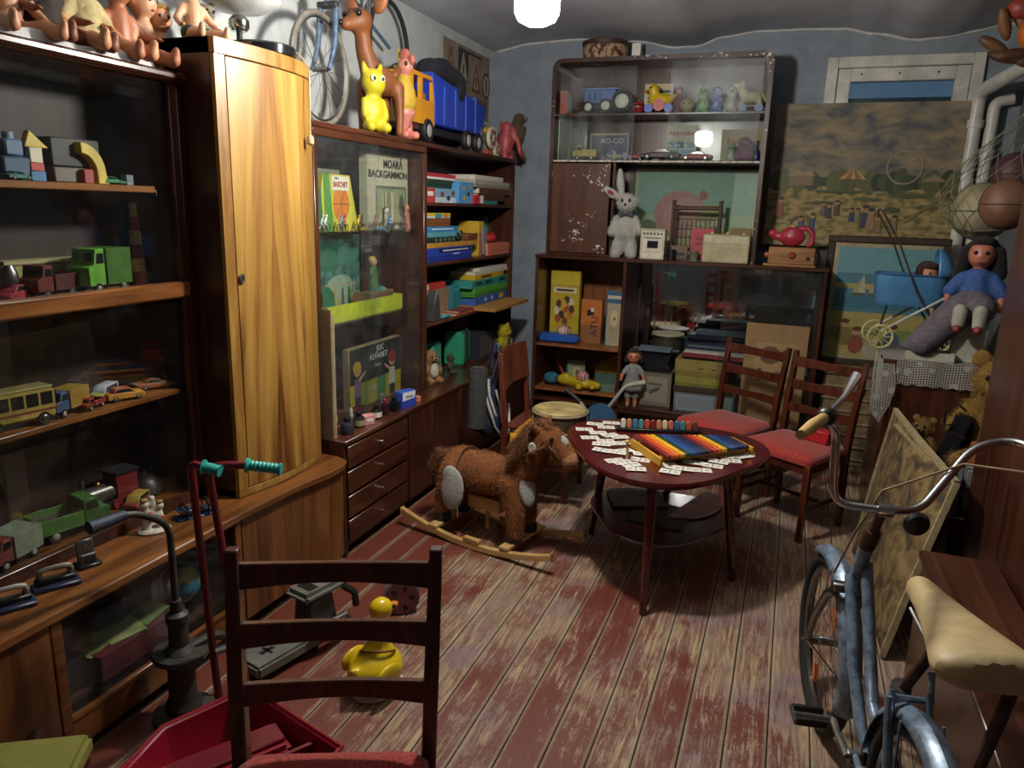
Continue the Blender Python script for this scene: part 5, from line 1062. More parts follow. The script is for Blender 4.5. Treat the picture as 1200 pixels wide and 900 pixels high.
mb = MB().box(-.09, .045, -.40, .34, 0, .006).box(.04, .046, -.40, .34, .006, .085).box(-.095, -.09, -.40, .34, .006, .085).box(-.09, .04, -.40, -.394, .006, .085).box(-.09, .04, .334, .34, .006, .085); mb.build('tray', LY_, t)
bx_ = thing('wooden_box', 'small wooden box on the middle glass shelf', 'box', (-2.155, 3.62, g2+.0065), R(90)); MB().box(-.12, .12, -.04, .04, 0, .09).build('box', M('#6e5236', .6), bx_, .002); MB().box(-.122, .122, -.042, .042, .09, .105).build('lid', M('#7d6040', .6), bx_, .002)
figure('clothed_figurine', 'standing green and yellow figurine in the middle glass compartment', (-2.16, 3.60, g2+.113), .2, '#b98a5a', '#3f6b3a', '#b8a02a', R(90), arms=True)
fn = thing('paper_fan', 'teal folded paper fan standing in the lime tray', 'paper fan', (UX-.10, 3.62, g2+.0065), R(90)); mb = MB()
for i in range(8):
    a0, a1 = R(35+14*i), R(35+14*(i+1)); mb.add([(0, 0, .005), (.11*math.cos(a0), -.008, .02+.11*math.sin(a0)), (.115*math.cos((a0+a1)/2), .008, .02+.115*math.sin((a0+a1)/2)), (.11*math.cos(a1), -.008, .02+.11*math.sin(a1))], [(0, 1, 2), (0, 2, 3)])
o = mb.build('fan', M('#3b7d78', .6), fn, smooth=False); o.modifiers.new('t', 'SOLIDIFY').thickness = .002
hs = thing('paper_house', 'small ochre paper house in the lime tray', 'paper model', (UX-.10, 3.42, g2+.0065), R(90)); MB().box(-.04, .04, -.03, .03, 0, .07).build('walls', M('#a8842e', .6), hs); fixn(MB().prism([(-.05, .07), (.05, .07), (0, .115)], -.036, .036, YZ).build('roof', M('#6a4a26', .6), hs))
cr_ = thing('green_cutout', 'dark green paper cut-out leaning at the left of the tray', 'paper model', (UX-.10, 3.12, g2+.0065), R(90)); fixn(MB().prism([(-.05, 0), (.06, 0), (.05, .13), (.0, .17), (-.05, .14)], -.004, .004, YZ).build('sheet', M('#2f6a4a', .6), cr_)); MB().prism(rect(-.03, .0, .05, .05), -.02, -.005, YZ).build('stand', M('#b8b4a4', .6), cr_)
sg = thing('price_sign', 'small grey card with a black square pinned high in the cabinet', 'card', (-2.25, 3.68, 1.43), R(90)); MB().box(-.06, .06, -.003, .003, 0, .115).build('card', M('#8f8c80', .7), sg); art(sg, [('#1c1b1a', rect(-.03, .06, .03, .1)), ('#4a4844', rect(-.045, .02, .045, .03)), ('#4a4844', rect(-.045, .038, .045, .045))], (0, -.0032, 0), FACE_Y)
MB().tube([(-.05, .01, .05), (-.05, .0, .0), (-.05, .01, -.313)], .004, 6).build('stand', STEEL, sg)
# lower compartment: alphabet board
t = thing('alphabet_game', 'chalkboard alphabet game box with two painted children writing', 'game box', (-2.155, 3.60, g3+.0005), R(90)); MB().box(-.30, .26, -.02, .02, 0, .34).build('box', M('#8f7c58', .6), t, .002)
S = [('#20261f', rect(-.295, .14, .255, .335)), ('#a59a2c', rect(-.295, .005, .255, .14)), ('#4a7d4a', rect(-.02, .005, .08, .14)), ('#7a8a3a', rect(-.25, .005, -.12, .14))]
for x, hc, bc2, fl_ in ((-.22, '#b5923a', '#7d5a7a', 1), (.15, '#8a3028', '#b9bcb4', -1)):
    S += [(bc2, [(x-.035, .06), (x+.035, .06), (x+.03, .17), (x-.03, .17)]), ('#2c2c34', [(x-.03, .01), (x+.03, .01), (x+.03, .07), (x-.03, .07)]), ('#c99a72', [(x+fl_*.02, .15), (x+fl_*.08, .19), (x+fl_*.085, .205), (x+fl_*.015, .17)]), ('#c99a72', circ(x, .215, .035, n=12)), (hc, circ(x-.004*fl_, .232, .042, .035, 12))]
art(t, S, (0, -.0205, 0), FACE_Y); text('JOC', .045, INKW, t, (.02, -.0225, .305), FACE_Y); text('ALFABET', .045, INKW, t, (0, -.0225, .262), FACE_Y, w=.2); text('1+1=', .03, INKW, t, (-.01, -.0225, .21), FACE_Y)
toy_truck('toy_truck', 'dark red toy pick-up lying before the alphabet game', (UX-.07, 3.33, g3+.0005), R(70), .1, '#7a2a24', '#6a2320')
figure('kneeling_figurine', 'small white and brown figurine at the glass near the bottles', (UX-.06, 3.24, g3+.0005), .07, '#c9a482', '#c9c6bd', '#3b2a20', R(90)); figure('small_doll_figurine', 'tiny figurine in grey before the alphabet board', (UX-.06, 3.55, g3+.0005), .07, '#c9a482', '#5d6068', '#2a2018', R(90))
t = thing('game_sheet', 'orange and white game board leaning at the left inside the glass', 'game board', (UX-.075, 3.08, g3+.001), rot=(0, 0, R(90))); t.rotation_euler = (R(-5), R(-4), R(90)); MB().box(-.05, .05, -.004, .004, 0, .36).build('board', M('#b5602c', .55), t); art(t, [('#cfc9b4', rect(.02, .0, .05, .36)), ('#2f3a55', rect(.028, .03, .042, .33)), ('#c98a2c', rect(-.045, .2, .0, .34)), ('#8a2f24', rect(-.045, .02, .0, .1))], (0, -.0045, 0), FACE_Y)
# cardboard folders in front of the unit
for i, (c, yy, hh, lb) in enumerate((('#7d6a50', 2.867, .62, 'tall grey brown cardboard folder leaning at the end of the wardrobe'), ('#a59472', 2.8805, .60, 'pale cardboard folder just right of the grey brown one'))):
    t = thing('cardboard_folder', lb, 'folder', (SX-.097, yy, .6005)); MB().box(-.042, .042, -.006, .0, 0, hh).build('front_cover', M(c, .85), t); MB().box(-.045, .045, .001, .004, .005, hh-.012).build('papers', M('#c4b999', .85), t); MB().box(-.045, .045, .0045, .007, 0, hh-.02).build('back_cover', M(c, .85), t)
# ink bottles
def bottle(px, lb, h, r, glass, cap, labelc=None, name='ink_bottle', sq=False):
    p = at(px[0], px[1], Z=.6005); t = thing(name, lb, 'bottle', (p.x, p.y, .6005), R(40)); n = 4 if sq else 16
    MB().lathe([(r*.9, 0), (r, h*.05), (r, h*.55), (r*.8, h*.66), (r*.45, h*.7), (r*.45, h*.76)], n).build('bottle', M(glass, .12, 0, .1, 10, 0, .5), t); MB().lathe([(r*.52, h*.74), (r*.55, h*.78), (r*.55, h*.97), (r*.45, h)], 14).build('cap', M(cap, .4), t)
    if labelc: MB().lathe([(r*1.01, h*.14), (r*1.012, h*.16), (r*1.012, h*.48), (r*1.01, h*.5)], n).build('paper_label', M(labelc, .7), t)
bottle((407, 508), 'large round ink bottle with blue grey glass and black cap', .085, .033, '#2c3040', '#15151a'); bottle((421, 500), 'squat ink bottle with an olive label and black cap', .08, .03, '#23231f', '#131316', '#8a8562'); bottle((441, 490), 'ink bottle with a white label and black cap beside the pink cube', .075, .03, '#1b1a1e', '#111114', '#cfc3b8')
bottle((451, 486), 'slim ink bottle with a raspberry red cap', .09, .022, '#2a1420', '#8a2040'); bottle((462, 482), 'black square ink bottle next to the blue packet', .085, .028, '#15161c', '#101014', sq=True)
gbox('eraser_box', 'pink paper cube box between the ink bottles', 'box', tuple(at(431, 496, Z=.6005)), .06, .05, .045, R(60), '#c98a86', shapes=[('#d8cfc6', rect(-.6, .3, .6, .7))])
gbox('cigarette_packet', 'blue and white crumpled packet on the drawer top', 'packet', tuple(at(475, 476, Z=.6005)), .11, .06, .09, R(75), '#2c50b0', base='#2440a0', shapes=[('#d5d8da', [(-.95, .45), (.8, .55), (.9, .98), (-.9, .98)]), ('#7d8a92', rect(-.5, .6, .5, .75))])
gbox('eraser', 'small salmon eraser beside the blue packet', 'eraser', tuple(at(489, 470, Z=.6005)), .03, .03, .03, R(60), '#c4705c')
# ================= DISPLAY CABINET CONTENTS =================
def VY(x, y, X): return at(x, y, X=X).y
h1, h2, h3, h4 = 1.7355, 1.3755, .9855, .5605
VX = -2.24
# top shelf
t = thing('toy_robot', 'blue grey block toy at the left of the top cabinet shelf', 'toy', (VX, VY(10, 170, VX), h1), R(90)); MB().box(-.045, .045, -.03, .03, 0, .07).build('base', M('#35506b', .5), t, .006); MB().box(-.03, .03, -.025, .025, .07, .12).build('body', M('#4f6d8a', .5), t, .006); MB().cyl((0, 0, .12), (0, 0, .14), .015).build('head', M('#7d8f9c', .4), t)
t = thing('block_tower', 'toy sign tower with yellow triangle, red and blue blocks', 'toy', (VX+.02, VY(36, 170, VX+.02), h1), R(90)); MB().box(-.02, .03, -.015, .015, 0, .03).build('block', M('#3a6f9a', .5), t, .002); MB().box(-.018, .028, -.014, .014, .03, .055).build('block', M('#b03a30', .5), t, .002); MB().box(-.016, .026, -.013, .013, .055, .10).build('block', M('#cfc9ae', .5), t, .002); fixn(MB().prism([(-.03, .10), (.05, .10), (-.01, .15)], -.012, .012, YZ).build('roof', M('#c9ae4a', .5), t, .002))
t = thing('toy_radio', 'grey brown box set on the top cabinet shelf', 'toy', (VX-.03, VY(78, 170, VX-.03), h1), R(90)); MB().box(-.09, .09, -.04, .04, .05, .14).build('case', M('#3d3c38', .6), t, .004); MB().box(-.09, .09, -.045, .045, 0, .048).build('base', M('#6e685c', .6), t, .004)
t = thing('toy_arch', 'yellow curved toy arch with a red block on the top cabinet shelf', 'toy', (VX+.02, VY(108, 170, VX+.02), h1), R(90))
pts = [(-.06+.09*math.sin(R(a)), .03+.10*math.cos(R(a))) for a in range(0, 91, 15)]; pin = [(-.06+.055*math.sin(R(a)), .03+.065*math.cos(R(a))) for a in range(90, -1, -15)]
fixn(MB().prism(pts+[(.04, .0), (-.005, .0)]+pin, -.02, .02, YZ).build('arch', M('#c2ab45', .5), t, .002)); MB().box(-.055, -.02, -.018, .018, 0, .045).build('block', M('#9c3f38', .5), t, .002)
toy_car('toy_car', 'small green wedge-shaped racing car on the top cabinet shelf', (VX+.03, VY(128, 192, VX+.03), h1), R(70), .09, '#3f8a5a', style='sport')
gbox('small_box', 'tiny grey box at the end of the top cabinet shelf', 'box', (VX+.03, VY(147, 190, VX+.03), h1), .03, .03, .035, R(90), '#6b7078')
toy_car('toy_car', 'small teal car at the left of the top cabinet shelf', (VX+.05, VY(18, 195, VX+.05), h1), R(100), .09, '#2f6a62', style='sport')
# second shelf
t = thing('toy_boat', 'long faded yellow boat hull at the back of the second cabinet shelf', 'toy boat', (XL+.055, VY(60, 300, XL+.055), h2+.0), R(90)); fixn(MB().prism([(-.2, .10), (.22, .10), (.17, .02), (-.18, .02)], -.03, .03, YZ).build('hull', M('#8d8a4a', .6, 0, .3), t, .006)); MB().box(-.19, .2, -.034, .034, .10, .112).build('gunwale', M('#a39a6a', .6), t); MB().box(-.1, .1, -.03, .03, 0, .02).build('stand', DK, t)
toy_truck('toy_truck', 'dark red tin truck with a clear windscreen on the second cabinet shelf', (VX+.02, VY(58, 340, VX+.02), h2), R(-80), .17, '#6a2a2a', '#4a2222', W=.085, H=.105, hub='#55524c')
toy_truck('toy_truck', 'bright green tin lorry with a tall cab on the second cabinet shelf', (VX+.025, VY(118, 337, VX+.025), h2), R(-80), .20, '#5f9a32', '#39601f', W=.1, H=.15, opened=False, hub='#6d6a62')
t = toy_car('toy_tractor', 'red toy tractor with a silver engine at the left of the second cabinet shelf', (VX+.03, VY(14, 345, VX+.03), h2), R(-60), .14, '#8a2a30', cat='toy tractor'); MB().lathe([(.02, .05), (.025, .06), (.022, .09), (.012, .11)], 12).build('engine', STEEL, t)
t = thing('spinning_tower', 'tall red and cream patterned cone standing at the back of the second shelf', 'toy', (XL+.10, VY(163, 330, XL+.10), h2)); 
for i in range(6): MB().lathe([(.032-.0035*i, .05*i), (.03-.0035*i, .05*i+.049)], 12).build('ring', M(('#8a2f2a', '#b09a5a')[i % 2], .5, 0, .4, 60), t)
# third shelf
t = thing('toy_bus', 'yellow tin bus with dark windows on the lowest cabinet shelf', 'toy bus', (VX+.02, VY(14, 490, VX+.02), h3), R(82)); MB().box(-.12, .12, -.042, .042, .02, .115).build('body', M('#a8924a', .45, 0, .25), t, .008, seg=2); MB().box(-.115, .115, -.036, .036, .115, .122).build('roof', M('#8f8552', .5), t, .003)
for i in range(5):
    for s in (-1, 1): MB().box(-.105+.044*i, -.07+.044*i, s*.0425-.0008, s*.0425+.0008, .065, .105).build('window', M('#1c1e20', .2), t)
MB().box(.1195, .121, -.036, .036, .06, .105).build('windscreen', M('#1c1e20', .2), t); MB().box(-.12, .12, -.0428, .0428, .045, .052).build('stripe', M('#7a3a24', .5), t); wheels(t, .24, .08, .021, (-.07, .075), hub=STEEL)
toy_truck('toy_truck', 'blue tin lorry with an ochre crate on the lowest cabinet shelf', (VX+.02, VY(76, 482, VX+.02), h3), R(-75), .16, '#3f5a7c', '#9a7a34', W=.075, H=.085, opened=False)
toy_truck('toy_truck', 'tiny red pick-up beside the blue lorry', (VX+.04, VY(107, 476, VX+.04), h3), R(-75), .10, '#8f2c22', '#8f2c22', W=.045)
toy_car('toy_ambulance', 'white and blue toy van behind the orange cars', (VX-.03, VY(123, 462, VX-.03), h3), R(-70), .12, '#a7ad5a', '#aeb8c4', style='van', cat='toy van')
toy_car('toy_car', 'yellow and orange toy car in the middle of the lowest cabinet shelf', (VX+.04, VY(146, 468, VX+.04), h3), R(70), .13, '#c28a2c', '#a8542a')
toy_car('toy_car', 'faded orange toy car at the end of the lowest cabinet shelf', (VX+.0, VY(180, 455, VX), h3), R(70), .14, '#9a5a32', '#8a5236', style='sport')
gbox('tin_case', 'flat dark tin behind the faded orange car', 'tin', (XL+.06, VY(178, 440, XL+.06), h3), .12, .07, .035, R(90), '#3a2a20')
# cabinet floor
toy_truck('toy_truck', 'red and pale green tin truck at the left of the cabinet floor', (VX+.02, VY(8, 640, VX+.02), h4), R(-80), .18, '#8a4538', '#86917c', W=.1, opened=False, H=.1)
toy_truck('toy_truck', 'green tin tipper lorry with an empty open bed on the cabinet floor', (VX+.0, VY(82, 615, VX+.0), h4), R(78), .24, '#3f6a32', '#4f7d3a', W=.11, H=.12)
gbox('small_box', 'grey khaki block behind the green tipper', 'box', (XL+.08, VY(38, 600, XL+.08), h4), .12, .07, .07, R(90), '#55564a')
t = thing('toy_locomotive', 'red and silver tin locomotive on the cabinet floor', 'toy train', (VX-.06, VY(124, 580, VX-.06), h4), R(-95)); MB().cyl((-.02, 0, .065), (.11, 0, .065), .034, 16).build('boiler', M('#6d6a66', .3, .7), t); MB().cyl((.11, 0, .065), (.125, 0, .065), .036, 16).build('smokebox_front', M('#8a2a2e', .4), t); MB().box(-.11, -.02, -.04, .04, .03, .13).build('cab', M('#7a2226', .4), t, .003); MB().box(-.115, -.015, -.045, .045, .13, .138).build('roof', DK, t); MB().box(-.11, .13, -.03, .03, .018, .035).build('frame', DK, t); MB().lathe([(.01, 0), (.009, .03), (.014, .045)], 10, (.09, 0, .095)).build('chimney', STEEL, t); MB().ell((.03, 0, .1), (.014, .014, .016)).build('dome', BRASS, t); wheels(t, .2, .07, .02, (-.08, -.02, .04, .09), M('#8a2a2e', .4))
toy_car('toy_car', 'yellow and red tin car with a high roof beside the locomotive', (VX+.02, VY(160, 580, VX+.02), h4), R(-70), .11, '#8f3a2a', '#b0923f', style='van', k=1.2)
t = thing('tin_helmet', 'dark rounded tin toy at the far end of the cabinet floor', 'toy', (XL+.10, VY(182, 566, XL+.10)-.05, h4)); MB().lathe([(.07, 0), (.075, .01), (.06, .05), (.03, .075), (.001, .08)], 18).build('dome', M('#2c2a26', .4, .4), t); MB().cyl((0, 0, .078), (0, 0, .09), .008).build('knob', STEEL, t)
# ================= ON THE SIDEBOARD =================
def S_(x, y): p = at(x, y, Z=.5305); return (p.x, p.y, .5305)
t = thing('clown_figurine', 'white and red porcelain group of little clowns on the sideboard', 'figurine', S_(181, 622), R(60)); PORC = M('#cfc8b8', .25)
MB().lathe([(.055, 0), (.058, .006), (.05, .014)], 16, sc=(1, .7, 1)).build('base', PORC, t)
organic('figures', PORC, t, [('t', [(-.025, 0, .01), (-.02, 0, .06), (-.025, 0, .085)], [.018, .018, .012]), ('e', (-.025, 0, .105), .016), ('t', [(.025, 0, .01), (.02, 0, .05), (.022, 0, .075)], [.018, .017, .011]), ('e', (.024, 0, .092), .015), ('t', [(-.02, 0, .07), (.02, -.01, .06)], .007), ('e', (0, 0, .125), .012), ('t', [(0, 0, .05), (0, 0, .12)], .01)], .006, 2)
organic('red_coat', M('#a83a2c', .4), t, [('e', (-.012, -.014, .06), (.013, .01, .022)), ('e', (.026, -.014, .045), (.01, .01, .016))], .005, 2); organic('hats', M('#8a6a2c', .5), t, [('e', (-.025, 0, .122), (.016, .016, .008)), ('e', (.024, 0, .107), (.015, .015, .007))], .005, 1)
t = thing('clamp_skate', 'blue steel skate with black straps on the sideboard', 'skate', S_(232, 603), R(65)); MB().box(-.08, .08, -.03, .03, .0, .006).build('plate', M('#3a5f86', .35, .5), t, .002); MB().box(-.075, .0, -.026, .026, .03, .036).build('sole_plate', M('#49576a', .35, .6), t, .002); MB().box(.01, .06, -.022, .022, .02, .026).build('toe_plate', M('#49576a', .35, .6), t, .002)
for x in (-.05, .03): MB().tube([(x, -.03, .006), (x, -.034, .045), (x, 0, .055), (x, .034, .045), (x, .03, .006)], .007, 6, flat=.5).build('strap', BLACK, t)
MB().box(-.04, -.02, -.004, .004, .006, .03).build('post', STEEL, t); MB().box(.03, .045, -.004, .004, .006, .02).build('post', STEEL, t)
def punch(lb, loc, rz, grey='#8a8778', s=1.0):
    t = thing('hole_punch', lb, 'hole punch', loc, rz); t.scale = (s,)*3; MB().box(-.065, .065, -.035, .025, 0, .014).build('base', M('#252c44', .4), t, .004); MB().box(-.055, .055, -.012, .018, .014, .03).build('punch_bar', M('#3a3b3c', .4, .5), t, .003)
    for s_ in (-1, 1): MB().cyl((s_*.04, 0, .02), (s_*.04, 0, .045), .007, 10).build('pin', STEEL, t); MB().tube([(s_*.045, .01, .03), (s_*.04, -.005, .058)], .007, 8).build('arm', M(grey, .4, .4), t)
    MB().tube([(-.045, .0, .045), (-.038, -.012, .062), (-.02, -.016, .068), (.02, -.016, .068), (.038, -.012, .062), (.045, 0, .045)], .008, 8).build('handle', M(grey, .4, .4), t)
punch('two-hole paper punch with a grey looped handle on a dark blue base', S_(66, 686), R(62)); punch('paper punch with a flat silver lever at the left edge of the sideboard', S_(12, 712), R(62), '#a5a49c')
t = thing('date_stamp', 'upright grey metal stamp press on a small black base', 'stamp', S_(103, 662), R(70)); MB().box(-.035, .035, -.03, .03, 0, .012).build('base', BLACK, t, .004); MB().box(-.026, .026, .008, .016, .012, .085).build('plate', M('#5f5f5a', .4, .6), t, .003); MB().tube([(-.02, -.01, .012), (-.018, -.012, .04), (.018, -.012, .04), (.02, -.01, .012)], .006, 6).build('bracket', STEEL, t); MB().cyl((0, .006, .065), (0, .018, .065), .006, 8).build('screw', BRASS, t)
# sideboard compartment
t = thing('globe', 'small blue and yellow globe inside the sideboard', 'globe', (-2.03, VY(213, 715, -2.03), .1705)); gmx, nt, b = nodes('globe_map'); v = coords(nt); n = N(nt, 'ShaderNodeTexNoise', _Scale=14.0, _Detail=4.0); nt.links.new(v, n.inputs['Vector']); nt.links.new(ramp(nt, n.outputs[0], [(.5, '#3f7f98'), (.54, '#a89a4a')]), b.inputs['Base Color']); b.inputs['Roughness'].default_value = .3
MB().ell((0, 0, .115), .075, n=24).build('sphere', gmx, t); MB().lathe([(.05, 0), (.052, .006), (.012, .012), (.008, .042)], 16).build('foot', BLACK, t); MB().tube([(0, .08*math.sin(R(a)), .115+.08*math.cos(R(a))) for a in range(10, 175, 15)], .003, 6).build('meridian', BRASS, t)
t = thing('rubber_ball', 'dull yellow ball behind the globe in the sideboard', 'ball', (-2.2, VY(238, 680, -2.2)-.0, .1705)); MB().ell((0, 0, .09), .09, n=20).build('ball', M('#8d8a3a', .5), t); MB().torus((0, 0, .09), .0895, .002, (R(60), 0, 0), 24, 5).build('seam', M('#6d6a2a', .6), t)
t = gbox('game_box', 'dark red box with green sheets on top, in the sideboard', 'box', (-2.0, 1.70, .1705), .36, .14, .09, R(90), '#6a1f2a', '#5a1a24'); 
t = thing('paper_sheets', 'pale green crumpled paper sheets on the dark red box', 'papers', (-2.0, 1.66, .2612)); mb = MB()
for i, (x, y, r) in enumerate(((-.02, -.1, .2), (.01, .0, -.3), (.0, .11, .15))): MB().cb((x, y, .003+.004*i), (.10, .12, .002), (R(3), R(4), r)).build('sheet', M(('#8a9a52', '#a9ad70', '#6f8a4a')[i], .7), t)
gbox('projector_box', 'black box in the dark corner of the sideboard compartment', 'box', (-2.06, 1.442, .1705), .12, .18, .11, R(90), '#17171a')
# ================= DOLLS =================
def doll(lb, loc, rz=0, s=.4, skin='#c98a68', hair='#2a1a12', dress=None, pose='sit', shoes=None, sleeve=None, tilt=0, armup=0, legs=None, bald=False, name='doll', hairlen=0, pants=None):
    t = thing(name, lb, 'doll', loc, rz); t.scale = (s,)*3
    if tilt: t.rotation_euler = (tilt, 0, rz)
    SK = M(skin, .45, 0, .06, 8, 0); sit = pose == 'sit'
    hz = .10 if sit else .46
    b = [('e', (0, 0, hz+.02), (.115, .09, .09)), ('t', [(0, 0, hz), (0, 0, hz+.16), (0, 0, hz+.26)], [.105, .095, .085]), ('t', [(0, 0, hz+.27), (0, 0, hz+.36)], [.05, .045]), ('e', (0, -.01, hz+.46), (.115, .12, .13)), ('e', (0, -.07, hz+.42), (.08, .05, .06)), ('e', (0, -.13, hz+.445), (.016, .016, .014))]
    for q in (-1, 1):
        b += [('e', (q*.115, 0, hz+.45), (.018, .025, .035))]
        if sit: L = legs or [(q*.065, -.03, .07), (q*.10, -.22, .085), (q*.13, -.40, .055)]; L = [(abs(p[0])*q, p[1], p[2]) for p in L]; b += [('t', L, [.075, .06, .045]), ('t', [L[-1], (L[-1][0]*1.02, L[-1][1]-.02, L[-1][2]+.07)], [.045, .03])]
        else: b += [('t', [(q*.06, 0, hz), (q*.065, 0, .25), (q*.065, 0, .05)], [.075, .055, .04]), ('t', [(q*.065, 0, .035), (q*.07, -.07, .025)], [.035, .028])]
        A = [(q*.10, 0, hz+.25), (q*.19, -.03, hz+.12+armup*.12), (q*.20, -.13, hz+.05+armup*.3)]
        b += [('t', A, [.042, .038, .03]), ('e', (A[2][0], A[2][1]-.035, A[2][2]), (.03, .035, .022))]
        for k in range(3): b.append(('t', [(A[2][0]+(k-1)*.018, A[2][1]-.05, A[2][2]), (A[2][0]+(k-1)*.024, A[2][1]-.085, A[2][2]-.006)], [.009, .007]))
    organic('body', SK, t, b, .017, 3)
    for q in (-1, 1): MB().ell((q*.042, -.118, hz+.475), (.017, .01, .019)).build('eye', M('#20242c', .15), t)
    MB().ell((0, -.122, hz+.395), (.024, .008, .008)).build('mouth', M('#a8443c', .5), t)
    if not bald:
        hb = [('e', (0, .03, hz+.50), (.125, .115, .115)), ('e', (0, -.03, hz+.565), (.10, .085, .04))]
        if hairlen: hb += [('t', [(q*.1, .03, hz+.48), (q*.13, .03, hz+.48-hairlen)], [.05, .05]) for q in (-1, 1)]+[('t', [(0, .08, hz+.5), (0, .1, hz+.46-hairlen)], [.08, .08])]
        organic('hair', FUR(hair, '#0d0907', 90), t, hb, .018, 2)
    if dress:
        prof = [(.085, hz+.29), (.115, hz+.24), (.115, hz+.12), (.14, hz+.02), (.19, hz-.06 if not sit else .02), (.21, hz-.14 if not sit else .015)]
        mb = MB(); n = 24; vs = []
        for k, (r, z) in enumerate(prof):
            for j in range(n): a = 2*math.pi*j/n; w = 1+.06*math.sin(a*7)*(k/5); vs.append((r*w*math.cos(a), r*.85*w*math.sin(a)-(.05 if sit and k > 3 else 0), z))
        mb.add(vs, [(k*n+j, (k+1)*n+j, (k+1)*n+(j+1) % n, k*n+(j+1) % n) for k in range(5) for j in range(n)]); o = mb.build('dress', M(dress, .8, 0, .2, 25, .3), t); o.modifiers.new('t', 'SOLIDIFY').thickness = .012
        sb_ = []
        for q in (-1, 1): sb_.append(('t', [(q*.09, 0, hz+.25), (q*.16, -.015, hz+.16+armup*.08)], [.058, .052]))
        organic('sleeves', M(sleeve or dress, .8, 0, .2, 25, .3), t, sb_+[('t', [(0, 0, hz+.2), (0, 0, hz+.26)], [.11, .095])], .018, 2)
    if pants: organic('pants', M(pants, .8), t, [('e', (0, -.01, hz+.01), (.13, .10, .085))]+[('t', [(q*.07, -.02, hz), (q*.09, -.1, hz-.0)], [.08, .07]) for q in (-1, 1)] if sit else [('e', (0, 0, hz), (.125, .1, .08))]+[('t', [(q*.06, 0, hz), (q*.066, 0, .2)], [.085, .07]) for q in (-1, 1)], .018, 2)
    if shoes and not sit:
        for q in (-1, 1): organic('shoe', M(shoes, .4), t, [('t', [(q*.065, 0, .04), (q*.07, -.08, .03)], [.045, .038])], .014, 2)
    return t
dz = ZTOP+.004
pc = tag(MB().cb((0, 0, 0), (.22, 1.5, .003)).build('paper_sheet', M('#c4c3c0', .7, 0, .12, 8, .5)), 'crumpled white paper under the dolls on the display cabinet', 'paper'); pc.location = (GX-.09, 1.38, ZTOP+.0017)
vs = [v.co.copy() for v in pc.data.vertices]
mb = MB(); K = 40
for i in range(K+1):
    y = .63+1.5*i/K; w = .008*math.sin(i*1.7)+.006*math.sin(i*.6)
    mb.v += [(GX-.01, y, ZTOP+.0035), (GX+.006+w*.5, y, ZTOP+.006), (GX+.003+w*.6, y, ZTOP+.03+.010*math.sin(i*.9+1))]
for i in range(K): mb.f += [(3*i, 3*i+1, 3*i+4, 3*i+3), (3*i+1, 3*i+2, 3*i+5, 3*i+4)]
mb.c = [None]*len(mb.f); o = mb.build('crumpled_edge', M('#c4c3c0', .7, 0, .12, 8, .5), pc); o.location = -pc.location; o.modifiers.new('t', 'SOLIDIFY').thickness = .002
DS = [(18, '#b98563', '#1d130d', None, .40, 'dark-haired doll at the left end of the display cabinet top', 80), (62, '#7a4a34', '#120c08', '#2a1d16', .42, 'brown doll in dark clothes lying on the display cabinet', 95), (108, '#c4895f', '#3a2414', '#b7a774', .44, 'doll in a pale yellow dress on top of the display cabinet', 90),
      (148, '#a8694a', '#140e0a', None, .42, 'tan doll with black hair sitting with legs apart on the cabinet', 85), (176, '#c99a74', '#8a6a3a', None, .38, 'naked doll with soles facing forward at the cabinet corner', 100), (196, '#cc9270', '#b58a4a', None, .32, 'small pink doll raised above the others by the wardrobe', 70)]
for i, (px_, sk, hr, dr_, s, lb, rz) in enumerate(DS):
    doll(lb, (GX-.13, VY(px_, 50, GX-.10)-.0, dz), R(rz), s*1.12, sk, hr, dr_, 'sit', legs=[(.065, -.03, .07), (.13, -.22, .10), (.15+.02*(i % 3), -.38, .06)], armup=.25*(i % 2), sleeve=dr_)
doll('doll in dark green trousers on top of the wardrobe', (WX-.2, 2.37, WZ1+.002), R(70), .36, '#cfa07c', '#a57b4a', None, 'sit', pants='#1f4a42'); 
# ---- on the wardrobe ----
t = thing('record_player', 'round black glossy turntable at the edge of the wardrobe top', 'turntable', (WX-.095, 2.62, WZ1+.001)); MB().lathe([(.115, 0), (.13, .006), (.132, .035), (.125, .042), (.02, .044), (.001, .044)], 32).build('body', M('#17181c', .12, 0, .05, 8, 0, .6), t); MB().lathe([(.06, .044), (.06, .05), (.001, .051)], 24).build('platter', M('#2a2a2c', .4), t); MB().lathe([(.008, .05), (.006, .065)], 10).build('spindle', CHROME, t)
t = thing('desk_lamp', 'old desk lamp with a white ring shade and chrome neck on the wardrobe', 'lamp', (WX-.20, 2.62, WZ1+.001)); MB().lathe([(.06, 0), (.062, .01), (.02, .02), (.012, .03), (.012, .1)], 18).build('base', DK, t); MB().lathe([(.03, .1), (.04, .115), (.04, .14), (.028, .155), (.02, .16)], 18).build('neck', CHROME, t)
MB().lathe([(.028, 0), (.10, .012), (.155, .045), (.16, .055), (.15, .05), (.09, .02), (.028, .006)], 28, (.01, 0, .165)).build('shade', M('#c9cbc8', .3), t); MB().lathe([(.001, 0), (.10, .0), (.11, .012), (.001, .03)], 24, (.01, 0, .205)).build('lens', M('#2f4a40', .1, 0, .2), t)
t = thing('power_cord', 'thin beige cord with a plug hanging over the wardrobe front', 'cord', (0, 0, 0)); xf = WX+.036
